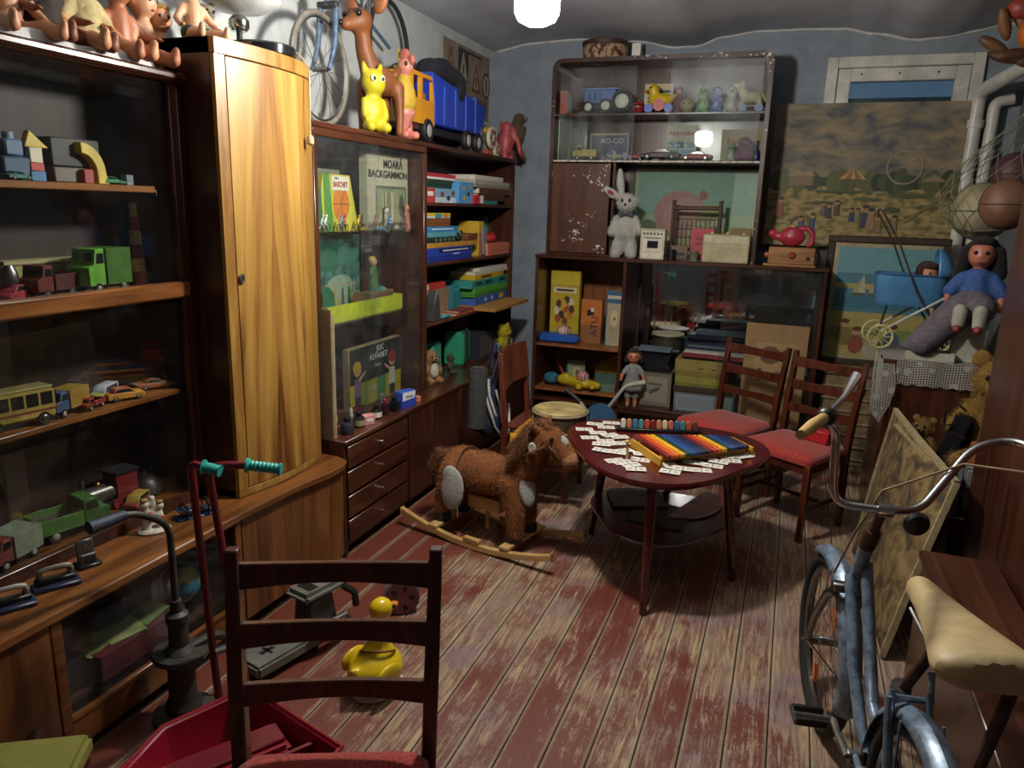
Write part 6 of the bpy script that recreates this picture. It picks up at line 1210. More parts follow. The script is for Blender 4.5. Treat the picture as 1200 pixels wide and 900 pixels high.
MB().tube(fillet([(WX-.09, 2.70, WZ1+.05), (WX-.02, 2.74, WZ1+.045), (xf, 2.745, WZ1-.02), (xf+.012, 2.725, 2.06), (xf+.006, 2.73, 1.96)], .05), .0028, 6).build('cord', M('#b8a888', .6), t); MB().lathe([(.006, 0), (.014, .006), (.015, .03), (.008, .04)], 10, (xf+.006, 2.73, 1.925)).build('plug', M('#b09a78', .5), t)
for q in (-.006, .006): MB().cyl((xf+.006, 2.73+q, 1.927), (xf+.006, 2.73+q, 1.905), .002, 6).build('prong', BRASS, t)
t = plush('plush_lamb', 'grey white woolly toy at the back of the wardrobe top', (WX-.26, 2.50, WZ1+.002), .20, '#b3ab97', '#86806f', R(80))
# ---- on the shelf unit ----
ZS = 2.0455
t = thing('child_bicycle', 'small old bicycle with a rusty wheel and blue fork on the shelf unit', 'bicycle', (-2.19, 3.20, ZS), 0)
OB = M('#5a7590', .45, .3, .4, 30)
def ch_wheel(c, Rr, tl):
    n = 36; m3 = Matrix.Translation(c) @ Matrix.Rotation(tl, 4, 'Z')
    def T(p): return tuple(m3 @ Vector(p))
    MB().tube([T((0, Rr*math.cos(2*math.pi*i/n), Rr*math.sin(2*math.pi*i/n))) for i in range(n)], .014, 8, closed=True).build('tyre', M('#7d776c', .6, .2, .3), t); MB().tube([T((0, (Rr-.016)*math.cos(2*math.pi*i/n), (Rr-.016)*math.sin(2*math.pi*i/n))) for i in range(n)], .008, 6, closed=True).build('rim', STEEL, t)
    mb = MB()
    for i in range(16): a = 2*math.pi*i/16; mb.tube([T((.015*(1 if i % 2 else -1), .014*math.cos(a+.8), .014*math.sin(a+.8))), T((0, (Rr-.016)*math.cos(a), (Rr-.016)*math.sin(a)))], .0015, 4)
    mb.build('spokes', CHROME, t); MB().cyl(T((-.04, 0, 0)), T((.04, 0, 0)), .012, 10).build('hub', STEEL, t); return T
Tc = ch_wheel((0, 0, .262), .246, R(4))
for s in (-1, 1): MB().tube([Tc((s*.045, 0, 0)), Tc((s*.045, .06, .12)), Tc((s*.042, .085, .30))], [.01, .013, .014], 8).build('fork_blade', OB, t)
MB().tube([Tc((0, .085, .295)), Tc((0, .10, .5))], .019, 10).build('head_tube', OB, t); MB().cb(Tc((0, .085, .30)), (.11, .035, .03)).build('fork_crown', IRON, t, .005)
MB().tube([Tc((0, .095, .45)), Tc((-.05, .45, .40)), Tc((-.06, .62, .35))], .015, 8).build('frame_tube', OB, t); MB().tube([Tc((-.06, .62, .35)), Tc((-.07, .66, .52))], .013, 8).build('seat_post', STEEL, t)
MB().tube([Tc((-.06, .62, .35)), Tc((-.05, .85, .26))], .011, 8).build('stay', OB, t); MB().tube([Tc((-.20, .06, .56)), Tc((-.06, .10, .53)), Tc((.06, .10, .53)), Tc((.20, .06, .56))], .01, 8).build('handlebar', STEEL, t)
n = 30; MB().tube([Tc((-.05, .85+.246*math.cos(2*math.pi*i/n), .262+.246*math.sin(2*math.pi*i/n))) for i in range(n)], .014, 8, closed=True).build('rear_tyre', RUBBER, t)
# fawn
FB = M('#7d4822', .55, 0, .2, 8, 0)
t = thing('fawn_figure', 'brown rubber fawn with large ears standing on the shelf unit', 'toy deer', (-2.105, VY(446, 160, -2.105)+.0, ZS), R(75)); t.scale = (1.2, 1.2, 1.12)
organic('body', FB, t, [('e', (0, 0, .24), (.09, .06, .07)), ('t', [(-.05, 0, .27), (-.09, 0, .36), (-.10, 0, .43)], [.05, .038, .034]), ('e', (-.115, 0, .475), (.06, .055, .055)), ('t', [(-.12, 0, .47), (-.19, 0, .445)], [.045, .028])]+[('t', [(x, s*.04, .22), (x*1.1, s*.045, .1), (x*1.05, s*.045, .015)], [.03, .02, .018]) for x in (-.06, .07) for s in (-1, 1)], .012, 4)
for s in (-1, 1): organic('ear', M('#9a5f3c', .45), t, [('e', (-.075, s*.085, .545), (.02, .035, .05), (R(-35*s), 0, 0))], .008, 2); MB().ell((-.155, s*.043, .495), (.012, .01, .016)).build('eye', M('#15181f', .15), t)
MB().ell((-.217, 0, .448), .012).build('nose', BLACK, t); organic('tail', FB, t, [('t', [(.09, 0, .28), (.12, 0, .31)], [.02, .012])], .007, 2)
t = thing('rubber_toy', 'lemon yellow rubber squeaky toy animal standing on the shelf unit', 'rubber toy', (-2.065, VY(437, 155, -2.065), ZS), R(62)); YB_ = M('#b9ab1c', .5, 0, .08, 8, 0)
organic('body', YB_, t, [('e', (0, 0, .10), (.062, .055, .085)), ('e', (.005, -.005, .24), (.062, .058, .068)), ('e', (0, 0, .165), (.038, .036, .04)), ('t', [(-.035, -.02, .03), (-.045, -.06, .025)], [.033, .026]), ('t', [(.035, -.02, .03), (.045, -.06, .025)], [.033, .026]), ('t', [(-.05, -.01, .15), (-.06, -.03, .08)], [.02, .018]), ('t', [(.05, -.01, .15), (.06, -.03, .08)], [.02, .018]), ('t', [(-.04, 0, .29), (-.05, 0, .33)], [.02, .01]), ('t', [(.04, 0, .29), (.05, 0, .33)], [.02, .01])], .009, 3)
for s in (-1, 1): MB().ell((s*.026, -.058, .255), (.014, .006, .016)).build('eye_white', WHITE, t); MB().ell((s*.024, -.064, .253), (.008, .005, .01)).build('pupil', BLACK, t)
t = thing('rubber_toy', 'pink rubber hen figure in a yellow jumper and boots on the shelf unit', 'rubber toy', (-2.065, VY(474, 162, -2.065), ZS), R(70)); PK = M('#c98272', .4, 0, .1, 8, 0)
organic('body', PK, t, [('t', [(0, 0, .07), (0, 0, .13), (0, 0, .19)], [.03, .062, .05]), ('e', (0, -.01, .37), (.04, .05, .045)), ('t', [(0, 0, .26), (0, 0, .35)], [.03, .028])], .01, 3); organic('jumper', M('#bd9a2c', .6), t, [('t', [(0, 0, .19), (0, 0, .25), (0, 0, .30)], [.07, .06, .042])], .01, 3)
for s in (-1, 1): organic('boot', M('#c87868', .4), t, [('t', [(s*.03, 0, .10), (s*.03, 0, .02)], [.02, .026]), ('t', [(s*.03, 0, .02), (s*.035, -.055, .02)], [.026, .022])], .008, 2); MB().ell((s*.028, -.048, .38), (.009, .006, .012)).build('eye', BLACK, t)
organic('comb', M('#b86a5a', .5), t, [('e', (0, -.0, .43), (.018, .045, .035)), ('e', (0, -.06, .40), (.014, .025, .03))], .008, 2); organic('scarf_ears', M('#c4b02a', .5), t, [('t', [(0, .04, .35), (0, .075, .38)], [.015, .012]), ('t', [(0, .03, .40), (0, .045, .46)], [.014, .008])], .008, 2)
t = thing('rubber_toy', 'large green and blue rounded rubber toy behind the deer', 'rubber toy', (-2.27, VY(468, 140, -2.27), ZS), R(80)); t.scale = (.85, .85, .95); organic('shell', M('#2f3a22', .4, 0, .5, 12), t, [('e', (0, 0, .36), (.12, .08, .12))], .014, 3); organic('body', M('#3f7a3a', .4), t, [('e', (0, 0, .13), (.11, .085, .13)), ('e', (0, .02, .28), (.1, .075, .1))], .014, 3); organic('vest', M('#2f5f98', .5), t, [('e', (-.04, -.06, .2), (.06, .035, .09))], .01, 2)
t = thing('cloth_bundle', 'lime green soft cloth bundle beside the toy truck cab', 'cloth', (-2.2, VY(490, 120, -2.2), ZS)); t.scale = (.7, .7, 1); organic('cloth', M('#8d9a2c', .8), t, [('e', (0, 0, .12), (.06, .07, .12)), ('e', (0, 0, .25), (.05, .06, .05))], .016, 3)
# big truck
TY = VY(523, 168, -2.07); TL = VY(566, 180, -2.05)-VY(480, 165, -2.05)
t = thing('toy_dump_truck', 'big plastic dump truck, yellow cab and blue tipper, on the shelf unit', 'toy truck', (-2.145, TY+.03, ZS), R(-88)); t.scale = (1.08, 1.05, 1.14); YC = M('#c8871c', .35, 0, .08, 8, 0, .2); BC = M('#1f3fae', .35, 0, .08, 8, 0, .2); Lh = TL/2
MB().box(-Lh, Lh*.98, -.075, .075, .045, .085).build('chassis', M('#18181a', .5), t, .006)
cx0, cx1 = Lh*.45, Lh*.98
mb = MB().box(cx0, cx1, -.09, .09, .085, .20).box(cx0, cx1, -.09, .09, .30, .32)
for x in (cx0+.012, (cx0+cx1)/2+.02, cx1-.012):
    for y in (-.08, .08): mb.box(x-.012, x+.012, y-.01, y+.01, .20, .30)
mb.build('cab', YC, t); MB().box(cx1-.1, cx1+.015, -.085, .085, .05, .085).build('bumper', M('#4a2028', .5), t, .006); MB().box(cx0+.03, cx1-.06, -.05, .05, .20, .24).build('seat', M('#8a5a20', .5), t); MB().ell(((cx0+cx1)/2, -.05, .26), .02).build('driver_knob', M('#b0302a', .4), t)
fixn(side_prism([(-Lh*1.0, .20), (-Lh*.98, .27), (Lh*.40, .34), (Lh*.52, .345), (Lh*.40, .10), (-Lh*.85, .10)], .19).build('tipper', BC, t, .006))
for i in range(4): MB().box(-Lh*.7+Lh*.3*i, -Lh*.67+Lh*.3*i, -.0985, .0985, .11, .30).build('rib', M('#3a5cc8', .35), t)
wheels(t, Lh, .17, .058, (-Lh*.78, -Lh*.45, Lh*.62), M('#141416', .6), M('#c9c9c6', .35, .4))
t = thing('dark_garment', 'dark blue cloth heaped in the bed of the big toy truck', 'cloth', (-2.145, TY+.05, ZS+.385)); organic('cloth', M('#14161f', .9, 0, .3, 30, .5), t, [('e', (0, -.10, .05), (.09, .14, .07)), ('e', (.03, .06, .045), (.08, .14, .06)), ('e', (.10, .12, -.02), (.015, .07, .09)), ('e', (.02, -.02, .085), (.06, .1, .05))], .016, 3)
# right end of the top
t = figure('bird_figurine', 'grey green rubber bird with an orange head behind the big truck', (-2.10, VY(568, 180, -2.1), ZS), .22, '#a8762c', '#4f5548', '#3a3f38', R(90))
t = thing('wheel_toy', 'cream wooden pull toy with red and blue petal wheels', 'pull toy', (-2.06, VY(574, 185, -2.06), ZS), R(90))
for (x, z, r) in ((-.02, .115, .075), (.07, .045, .045)):
    o = MB().lathe([(.001, -.012), (r*.95, -.012), (r, 0), (r*.95, .012), (.001, .012)], 24, (x, -.02, z), (R(90), 0, 0)).build('wheel', M('#c9bfa0', .4), t); sh = []
    for i in range(6): a = R(60*i); sh.append((('#a8323a', '#3a4a7a')[i % 2], [(x+r*.55*math.cos(a)+r*.26*math.cos(q*.785), z+r*.55*math.sin(a)+r*.26*math.sin(q*.785)) for q in range(8)]))
    a_ = art(o, sh+[('#d8d0b4', circ(x, z, r*.25, n=12))], (0, -.0325, 0), FACE_Y)
MB().box(-.06, .10, .0, .03, .01, .04).build('axle_block', M('#a8543a', .5), t, .004)
t = thing('elephant_toy', 'salmon pink rubber elephant with a curled trunk beside the pull toy', 'rubber toy', (-2.09, VY(592, 186, -2.09), ZS), R(80)); organic('body', M('#a84a4c', .45), t, [('e', (0, 0, .11), (.06, .06, .10)), ('e', (0, -.01, .22), (.045, .045, .05)), ('t', [(.02, -.05, .21), (.05, -.08, .12), (.06, -.09, .05), (.09, -.09, .03), (.11, -.09, .06)], [.022, .02, .018, .017, .014])]+[('t', [(s*.035, -.01, .05), (s*.04, -.02, .018)], [.03, .028]) for s in (-1, 1)], .01, 3); organic('ear', M('#9a4042', .5), t, [('e', (-.05, .01, .22), (.03, .012, .04))], .008, 2); organic('ear', M('#9a4042', .5), t, [('e', (.05, .01, .22), (.03, .012, .04))], .008, 2)
t = thing('wood_carving', 'brown wooden carved animal sitting at the far end of the shelf unit', 'carving', (-2.16, VY(606, 184, -2.16)-.06, ZS), R(80)); WC = FUR('#5f4a34', '#3c2d1f', 60); organic('body', WC, t, [('e', (0, 0, .11), (.06, .06, .11)), ('t', [(0, 0, .18), (0, -.01, .29)], [.05, .04]), ('e', (.01, -.03, .33), (.045, .055, .045)), ('t', [(-.035, -.04, .06), (-.04, -.06, .02)], [.03, .028]), ('t', [(.035, -.04, .06), (.04, -.06, .02)], [.03, .028]), ('t', [(.02, -.05, .17), (.025, -.07, .26)], [.02, .018])], .011, 3); MB().ell((0.015, -.085, .335), (.02, .015, .015)).build('snout', M('#8a8072', .6), t)
# poster on the left wall
pa, pb = at(520, 36, X=XL+.006), at(574, 60, X=XL+.006); zb_ = at(545, 135, X=XL+.006).z
ps = thing('warning_poster', 'old beige poster with warning triangles on the left wall', 'poster', (XL+.004, (pa.y+pb.y)/2, zb_), R(90)); pw, ph = (pb.y-pa.y), pa.z-zb_-.03
MB().box(-pw/2, pw/2, -.002, .002, 0, ph).build('sheet', M('#8a7a68', .8, 0, .3, 8), ps)
S = []
for i, (fx, fz, bgc) in enumerate(((-.36, .66, None), (-.1, .68, '#35343a'), (.18, .56, None), (.42, .55, None))):
    x, z = fx*pw, fz*ph; r = .075*pw*1.3
    if bgc: S.append((bgc, rect(x-r*1.1, z-r*1.2, x+r*1.1, z+r*1.6)))
    if i < 3: S += [('#6d2f2a' if not bgc else '#8f8a80', [(x-r, z-r), (x+r, z-r), (x, z+r*1.5)]), ('#a39680', [(x-r*.62, z-r*.72), (x+r*.62, z-r*.72), (x, z+r*.9)]), ('#2a2826', rect(x-r*.14, z-r*.5, x+r*.14, z+r*.3))]
    else: S += [('#3c3836', circ(x, z, r, r*1.2, 16)), ('#a39680', circ(x, z, r*.75, r*.95, 16)), ('#2a2826', rect(x-r*.14, z-r*.6, x+r*.14, z+r*.6))]
S += [('#5f5448', rect(-pw*.45, ph*.1, pw*.45, ph*.3)), ('#3a342e', rect(-pw*.2, ph*.91, pw*.3, ph*.95))]
art(ps, S, (0, -.0024, 0), FACE_Y)
# ================= FAR CABINET: TOP SHELVES =================
def BXp(x, y, Y): return at(x, y, Y=Y)
k1, k2, k3 = 2.3605, 2.0455, LZ+.0145
BY = 5.50
book('book', 'orange red book standing at the left end of the top glass shelf', (-1.665, BY, k1), .05, .14, .16, 0, '#b0402c', rot=(0, 0, 0))
t = thing('toy_tractor', 'large blue toy tractor with white-hubbed wheels behind the glass', 'toy tractor', (-1.345, BY-.04, k1), 0); TB = M('#4a6fb0', .35, 0, .15)
MB().box(-.17, .06, -.035, .035, .075, .16).build('engine', TB, t, .006); MB().box(-.185, .08, -.045, .045, .16, .172).build('hood', M('#5f84c4', .35), t, .003); MB().box(.05, .16, -.05, .05, .08, .15).build('rear_fender', M('#8f9aa8', .4), t, .012); MB().box(-.17, .1, -.03, .03, .035, .075).build('frame', DK, t)
for s in (-1, 1):
    for x, r in ((.115, .078), (-.125, .042), (.0, .05)):
        o = MB().lathe([(r*.4, -.018), (r*.94, -.02), (r, -.01), (r, .01), (r*.94, .02), (r*.4, .018)], 20, (x, s*.06, r), (R(90), 0, 0)).build('wheel', RUBBER, t); MB().lathe([(.001, 0), (r*.62, 0), (r*.55, .004), (.001, .006)], 16, (x, s*.08, r), (R(-90*s), 0, 0)).build('hub_cap', M('#c4c2b8', .4), o)
for x in (-.14, -.1, -.06): MB().box(x, x+.025, -.0365, .0365, .09, .145).build('grille', M('#2f4a80', .4), t)
figure('green_figurine', 'small dark green figurine right of the blue tractor', (-1.135, BY, k1), .12, '#5a6a4a', '#2f4a35', '#20302a')
t = gbox('note_card', 'cream printed card propped behind the toy duck', 'card', (-1.02, BY+.12, k1), .20, .012, .22, R(4), '#b9b08c', lid=1, shapes=[('#2c2c2c', rect(-.85, .72, .85, .8)), ('#5f5a4c', rect(-.8, .55, .4, .6)), ('#5f5a4c', rect(-.8, .42, .6, .47)), ('#7a6a4a', rect(-.8, .1, .8, .35))])
t = thing('toy_duck', 'yellow duck pull toy with blue and striped wheels', 'pull toy', (-.995, BY-.04, k1), 0); YD = M('#c9a81e', .35, 0, .1, 8, 0)
organic('body', YD, t, [('e', (.02, 0, .085), (.085, .05, .05)), ('e', (-.03, 0, .155), (.04, .036, .04)), ('t', [(-.02, 0, .10), (-.03, 0, .14)], .035), ('t', [(.08, 0, .095), (.12, 0, .12)], [.03, .012])], .009, 3); organic('beak', M('#c86a1c', .4), t, [('e', (-.08, 0, .15), (.025, .018, .009))], .005, 2)
for s in (-1, 1):
    MB().ell((-.048, s*.03, .168), .007).build('eye', BLACK, t)
    for x, c in ((-.05, '#2f4fa8'), (.085, '#2f4fa8')): MB().cyl((x, s*.045, .03), (x, s*.06, .03), .03, 16).build('wheel', M(c, .4), t)
    MB().cyl((.02, s*.055, .05), (.02, s*.066, .05), .04, 16).build('wheel', M('#a83a3a', .4), t)
MB().box(-.06, .09, -.04, .04, .03, .04).build('base', M('#a8862a', .5), t)
t = thing('rubber_ball', 'small red and black striped ball left of the toy duck', 'ball', (-1.125, BY-.06, k1)); MB().ell((0, 0, .042), .042, n=16).build('ball', M('#a02a30', .4), t); 
for z in (.03, .055): MB().torus((0, 0, z), .0405, .004, n=20, k=5).build('stripe', DK, t)
figure('pink_figurine', 'brownish pink rubber figurine right of the toy duck', (-.855, BY, k1), .19, '#8a5048', '#7a3f3c', '#6a3833'); 
t = thing('cream_ball', 'cream rubber head-shaped toy beside the green cat', 'rubber toy', (-.79, BY-.05, k1)); organic('head', M('#b5a684', .5), t, [('e', (0, 0, .05), (.05, .048, .05)), ('e', (0, -.03, .04), (.025, .03, .02))], .01, 2); MB().ell((-.02, -.048, .06), .006).build('eye', BLACK, t); MB().ell((.02, -.048, .06), .006).build('eye', BLACK, t)
def rubber(lb, loc, h, col, rz=0, ears=1, nm='rubber_toy', tail=False):
    t = thing(nm, lb, 'rubber toy', loc, rz); m = M(col, .4, 0, .12, 8, 0)
    b = [('e', (0, 0, .27*h), (.24*h, .2*h, .27*h)), ('e', (0, -.03*h, .68*h), (.19*h, .18*h, .18*h))]+[('t', [(s*.13*h, -.1*h, .1*h), (s*.17*h, -.22*h, .06*h)], [.09*h, .06*h]) for s in (-1, 1)]+[('t', [(s*.14*h, -.05*h, .42*h), (s*.12*h, -.2*h, .36*h)], [.06*h, .05*h]) for s in (-1, 1)]+[('e', (0, -.2*h, .63*h), (.08*h, .06*h, .06*h))]
    if ears: b += [('t', [(s*.11*h, 0, .8*h), (s*.14*h, 0, .97*h)], [.06*h, .02*h]) for s in (-1, 1)]
    if tail: b += [('t', [(.2*h, .05*h, .1*h), (.36*h, .05*h, .35*h), (.33*h, .05*h, .65*h)], [.07*h, .1*h, .05*h])]
    organic('body', m, t, b, .03*h, 3)
    for s in (-1, 1): MB().ell((s*.075*h, -.19*h, .73*h), .022*h).build('eye', BLACK, t)
    MB().ell((0, -.26*h, .65*h), .025*h).build('nose', DK, t); return t
rubber('pale green rubber cat sitting on the top glass shelf', (-.69, BY-.02, k1), .19, '#8aa878'); rubber('large blue rubber bear on the top glass shelf', (-.60, BY, k1), .20, '#5a76b0', ears=0); rubber('white rubber squirrel with a tail on the top glass shelf', (-.505, BY-.02, k1), .20, '#bdb9a8', tail=True)
t = thing('toy_horse', 'cream toy horse on blue wheels at the right of the top shelf', 'pull toy', (-.375, BY-.02, k1)); organic('body', M('#c0b48c', .5), t, [('e', (0, 0, .10), (.07, .035, .04)), ('t', [(-.05, 0, .11), (-.075, 0, .16)], [.03, .025]), ('e', (-.09, 0, .175), (.035, .024, .022))]+[('t', [(x, 0, .09), (x*1.15, 0, .05)], .02) for x in (-.05, .05)], .008, 3); organic('mane', M('#a89c6c', .6), t, [('e', (-.065, 0, .175), (.03, .028, .035))], .007, 2); organic('tail', M('#a89c6c', .6), t, [('t', [(.07, 0, .12), (.095, 0, .07)], [.014, .01])], .006, 2); MB().box(-.07, .07, -.03, .03, .035, .045).build('base', M('#8a7d54', .5), t)
for x in (-.05, .055):
    for s in (-1, 1): MB().cyl((x, s*.03, .028), (x, s*.045, .028), .028, 14).build('wheel', M('#5f78a8', .4), t)
# ---- second shelf ----
for i, (x, w, lb) in enumerate(((-1.64, .11, 'dusty pane of glass leaning at the left of the second shelf'), (-1.56, .12, 'bluish glass pane leaning beside the first one'))):
    t = thing('glass_sheet', lb, 'glass', (x, BY-.06+.06*i, k2), R(12)); MB().box(-w/2, w/2, -.003, .003, 0, .28).build('pane', GLASS(.25, .12, .05), t); MB().box(-w/2, -w/2+.006, -.004, .004, 0, .285).build('edge_strip', M('#a8a69c', .5), t)
t = gbox('game_box', 'dark blue game box with white lettering behind the glass', BX, (-1.35, BY+.10, k2), .29, .03, .20, R(-3), '#23365a', lid=1, shapes=[('#a39a72', rect(-1, 0, 1, .07)), ('#a39a72', rect(-1, .93, 1, 1)), ('#a39a72', rect(-1, 0, -.93, 1)), ('#a39a72', rect(.93, 0, 1, 1)), ('#a8b0b4', [(-.1, .25), (.25, .4), (.4, .3), (.05, .15)]), ('#30507a', [(-.02, .26), (.22, .36), (.3, .3), (.06, .2)])]); text('AO-CO', .05, INKW, t, (.02, -.018, .145), FACE_Y, w=.17)
t = toy_truck('toy_truck', 'yellow toy tipper truck in front of the dark blue game box', (-1.49, BY-.06, k2), R(185), .17, '#b09a1c', '#b8a31e', W=.07, H=.10)
toy_truck('toy_truck', 'small yellow and blue lorry before the game box', (-1.23, BY-.06, k2), R(5), .13, '#3a5a9a', '#a08a22', W=.06)
toy_truck('toy_truck', 'red toy lorry between the yellow one and the orange car', (-1.12, BY-.05, k2), R(0), .12, '#a0302c', '#a0302c', W=.055)
toy_car('toy_car', 'orange brown convertible toy car with black sides', (-.945, BY-.07, k2), R(182), .28, '#2a2220', '#8a4a24', style='sport'); toy_car('toy_car', 'red toy sports car right of the orange brown one', (-.70, BY-.06, k2), R(180), .22, '#a02c2c', style='sport')
t = gbox('primer_book', 'white school primer with red title and coloured letter tiles', 'book', (-.83, BY+.08, k2), .22, .015, .25, R(-4), '#b9b7aa', lid=1, shapes=[('#5f9aa8', rect(-.9, .38, -.4, .55)), ('#3a5f7a', rect(-.3, .38, .2, .55)), ('#7aa0a8', rect(.3, .38, .85, .55)), ('#5f8a6a', rect(-.9, .1, -.1, .33)), ('#6d9ab0', rect(.0, .1, .85, .33))]); text('Abecedar', .045, M('#b0281e', .6), t, (0, -.0095, .195), FACE_Y, w=.19); text('a b c', .035, INKW, t, (-.02, -.0095, .115), FACE_Y, w=.15)
t = gbox('picture_book', 'cream picture book with flowing red script at the right of the shelf', 'book', (-.42, BY+.10, k2), .27, .015, .22, R(3), '#a89c7c', lid=1, shapes=[('#8a6a74', circ(.3, .15, .35, .14, 12)), ('#9a8a5a', rect(.7, 0, 1, 1))]); text('Felice', .06, M('#a0403a', .6), t, (-.02, -.0095, .14), FACE_Y, w=.15)
rubber('small pale green rubber toy at the right of the second shelf', (-.475, BY-.03, k2), .14, '#9aa88a'); t = thing('plush_heap', 'mauve pink soft toy at the right of the second shelf', 'soft toy', (-.385, BY-.02, k2), 0); organic('body', FUR('#8a5a74', '#5d4055', 120), t, [('e', (0, 0, .06), (.06, .05, .06)), ('e', (0, -.02, .12), (.045, .045, .04)), ('e', (-.04, -.03, .04), (.03, .035, .035)), ('e', (.04, -.03, .04), (.03, .035, .035))], .01, 3); MB().ell((-.015, -.06, .13), .005).build('eye', BLACK, t); MB().ell((.015, -.06, .13), .005).build('eye', BLACK, t)
t = thing('glass_bottle', 'dark blue bottle at the right end of the second shelf', 'bottle', (-.305, BY-.03, k2)); MB().lathe([(.02, 0), (.022, .01), (.022, .06), (.009, .085), (.009, .12)], 14).build('bottle', M('#1d2c58', .15), t); MB().lathe([(.011, .12), (.011, .135)], 10).build('cap', DK, t)
# ---- niche ----
PYm = M('#86a494', .6, 0, .12, 8)
t = thing('wall_picture', 'faded pastel picture of a pink giant turnip in a field', 'picture', (-.715, YB-.165, k3), 0); MB().box(-.44, .44, -.008, .008, 0, .62).build('sheet', M('#b8b596', .6), t)
S = [('#86a698', rect(-.42, .03, .42, .6)), ('#9aae8c', rect(-.42, .03, .42, .3)), ('#b3a972', rect(-.42, .03, .42, .2)), ('#55683f', circ(-.33, .2, .07, .06, 10)), ('#6a7a48', circ(-.26, .13, .05, .05, 10)), ('#b07a72', circ(-.10, .30, .19, .17, 24)), ('#bd8a7e', circ(-.06, .28, .16, .14, 24)), ('#a8564c', circ(.06, .44, .03, .035, 10)), ('#c2b489', [(-.05, .18), (.16, .33), (.20, .25), (.05, .1)]), ('#a39a6a', [(.02, .3), (.14, .40), (.19, .3), (.1, .22)])]
for i in range(16): x = .18+.014*i; S.append((('#6d6436', '#8f8546', '#5a5230')[i % 3], [(x, .05), (x+.006, .05), (x+.02*math.sin(i*1.3), .2+.04*math.sin(i*2.1)), (x+.018*math.sin(i*1.3), .2)]))
art(t, S, (0, -.0085, 0), FACE_Y)
# bunny
BF = FUR('#b9b7ad', '#8a887e', 120)
t = thing('plush_rabbit', 'white plush rabbit with long ears and striped bow tie', 'soft toy', (-1.14, 5.34, LZ+.0005), R(8)); SB = .52
organic('body', BF, t, [('e', (0, 0, .19), (.075, .06, .13)), ('e', (0, -.01, .385), (.07, .065, .065)), ('e', (0, -.05, .36), (.035, .035, .03)), ('e', (.055, -.02, .40), (.03, .03, .03)), ('t', [(-.06, 0, .27), (-.095, -.02, .18)], [.032, .03]), ('t', [(.06, 0, .27), (.095, -.02, .19)], [.032, .03]), ('t', [(-.04, 0, .1), (-.055, -.03, .035)], [.045, .04]), ('t', [(.04, 0, .1), (.05, -.03, .035)], [.045, .04]), ('t', [(-.055, -.03, .035), (-.06, -.06, .03)], [.035, .03]), ('t', [(.05, -.03, .035), (.055, -.06, .03)], [.035, .03])], .012, 4)
fur([c for c in t.children if c.name.startswith('body')][0], 5000, .016, M('#c2c0b6', .9, 0, .2, 20, 0), 2)
organic('ear', BF, t, [('t', [(-.04, 0, .43), (-.055, 0, .52), (-.06, 0, .60)], [.022, .03, .018])], .008, 2); o = organic('ear', BF, t, [('t', [(-.05, 0, .415), (-.11, -.005, .445), (-.15, -.01, .475)], [.022, .035, .022])], .008, 2); organic('ear_lining', M('#8a2a30', .7), t, [('e', (-.115, -.032, .45), (.03, .008, .014), (0, R(30), 0))], .004, 1)
for x in (-.03, .022): MB().ell((x, -.07, .40), (.01, .008, .013)).build('eye', BLACK, t)
MB().ell((-.005, -.088, .372), .009).build('nose', BLACK, t)
for s in (-1, 1): fixn(MB().prism([(0, -.006), (s*.05, -.022), (s*.05, .022), (0, .006)], -.006, .006, Matrix.Translation((0, -.065, .31)) @ YZ).build('bow_tie', M('#3a3d4c', .7, 0, .9, 70), t))
# stove
t = thing('toy_stove', 'small white toy cooker with dark oven window', 'toy stove', (-.935, 5.345, LZ+.0005), R(2)); ST = M('#c4bda6', .4)
MB().box(-.085, .085, -.05, .05, 0, .205).build('body', ST, t, .005); MB().box(-.088, .088, -.053, .05, .205, .212).build('top', ST, t, .002); MB().box(-.07, .07, -.0525, -.05, .055, .155).build('oven_door', M('#cfc9b4', .4), t, .002); MB().box(-.035, .04, -.054, -.0525, .08, .13).build('oven_window', M('#1c1a28', .2), t); MB().box(-.07, .07, -.0535, -.05, .008, .045).build('drawer', M('#cfc9b4', .4), t, .002); MB().tube([(-.06, -.058, .15), (.06, -.058, .15)], .003, 6).build('handle', CHROME, t)
for i in range(6): MB().cyl((-.06+.024*i, -.05, .18), (-.06+.024*i, -.058, .18), .007, 8).build('knob', BLACK, t)
# wrought doll bed
t = thing('doll_bed_frame', 'brown wooden doll bed with a wire grid back', 'doll furniture', (-.67, 5.50, LZ+.0145), R(-6)); BWd = M('#4a3222', .6)
for x in (-.165, .165): MB().tube([(x, 0, 0), (x, 0, .385), (x, 0, .40)], [.014, .014, .018], 6).build('post', BWd, t)
MB().tube([(-.165, 0, .345), (.165, 0, .35)], .014, 6).build('rail', BWd, t); MB().tube([(-.165, 0, .06), (.165, 0, .06)], .012, 6).build('rail', BWd, t)
for i in range(9): MB().tube([(-.13+.0325*i, 0, .06), (-.13+.0325*i, 0, .27)], .003, 5).build('wire', IRON, t)
for z in (.14, .2, .27): MB().tube([(-.165, 0, z), (.165, 0, z)], .003, 5).build('wire', IRON, t)
t = gbox('red_box', 'faded red box with printed words beside the radio', 'box', (-.605, 5.435, LZ+.0145), .16, .05, .21, R(-4), '#a8434a', lid=1, shapes=[('#7a2a30', rect(-.6, .62, .7, .7)), ('#7a2a30', rect(-.6, .46, .5, .54))])
gbox('small_case', 'brown grey little case before the doll bed', 'case', (-.76, 5.40, LZ+.0005), .12, .06, .10, R(5), '#6d5a4a', '#5a4a3c', shapes=[('#2f2620', rect(-.2, .35, .7, .55))])
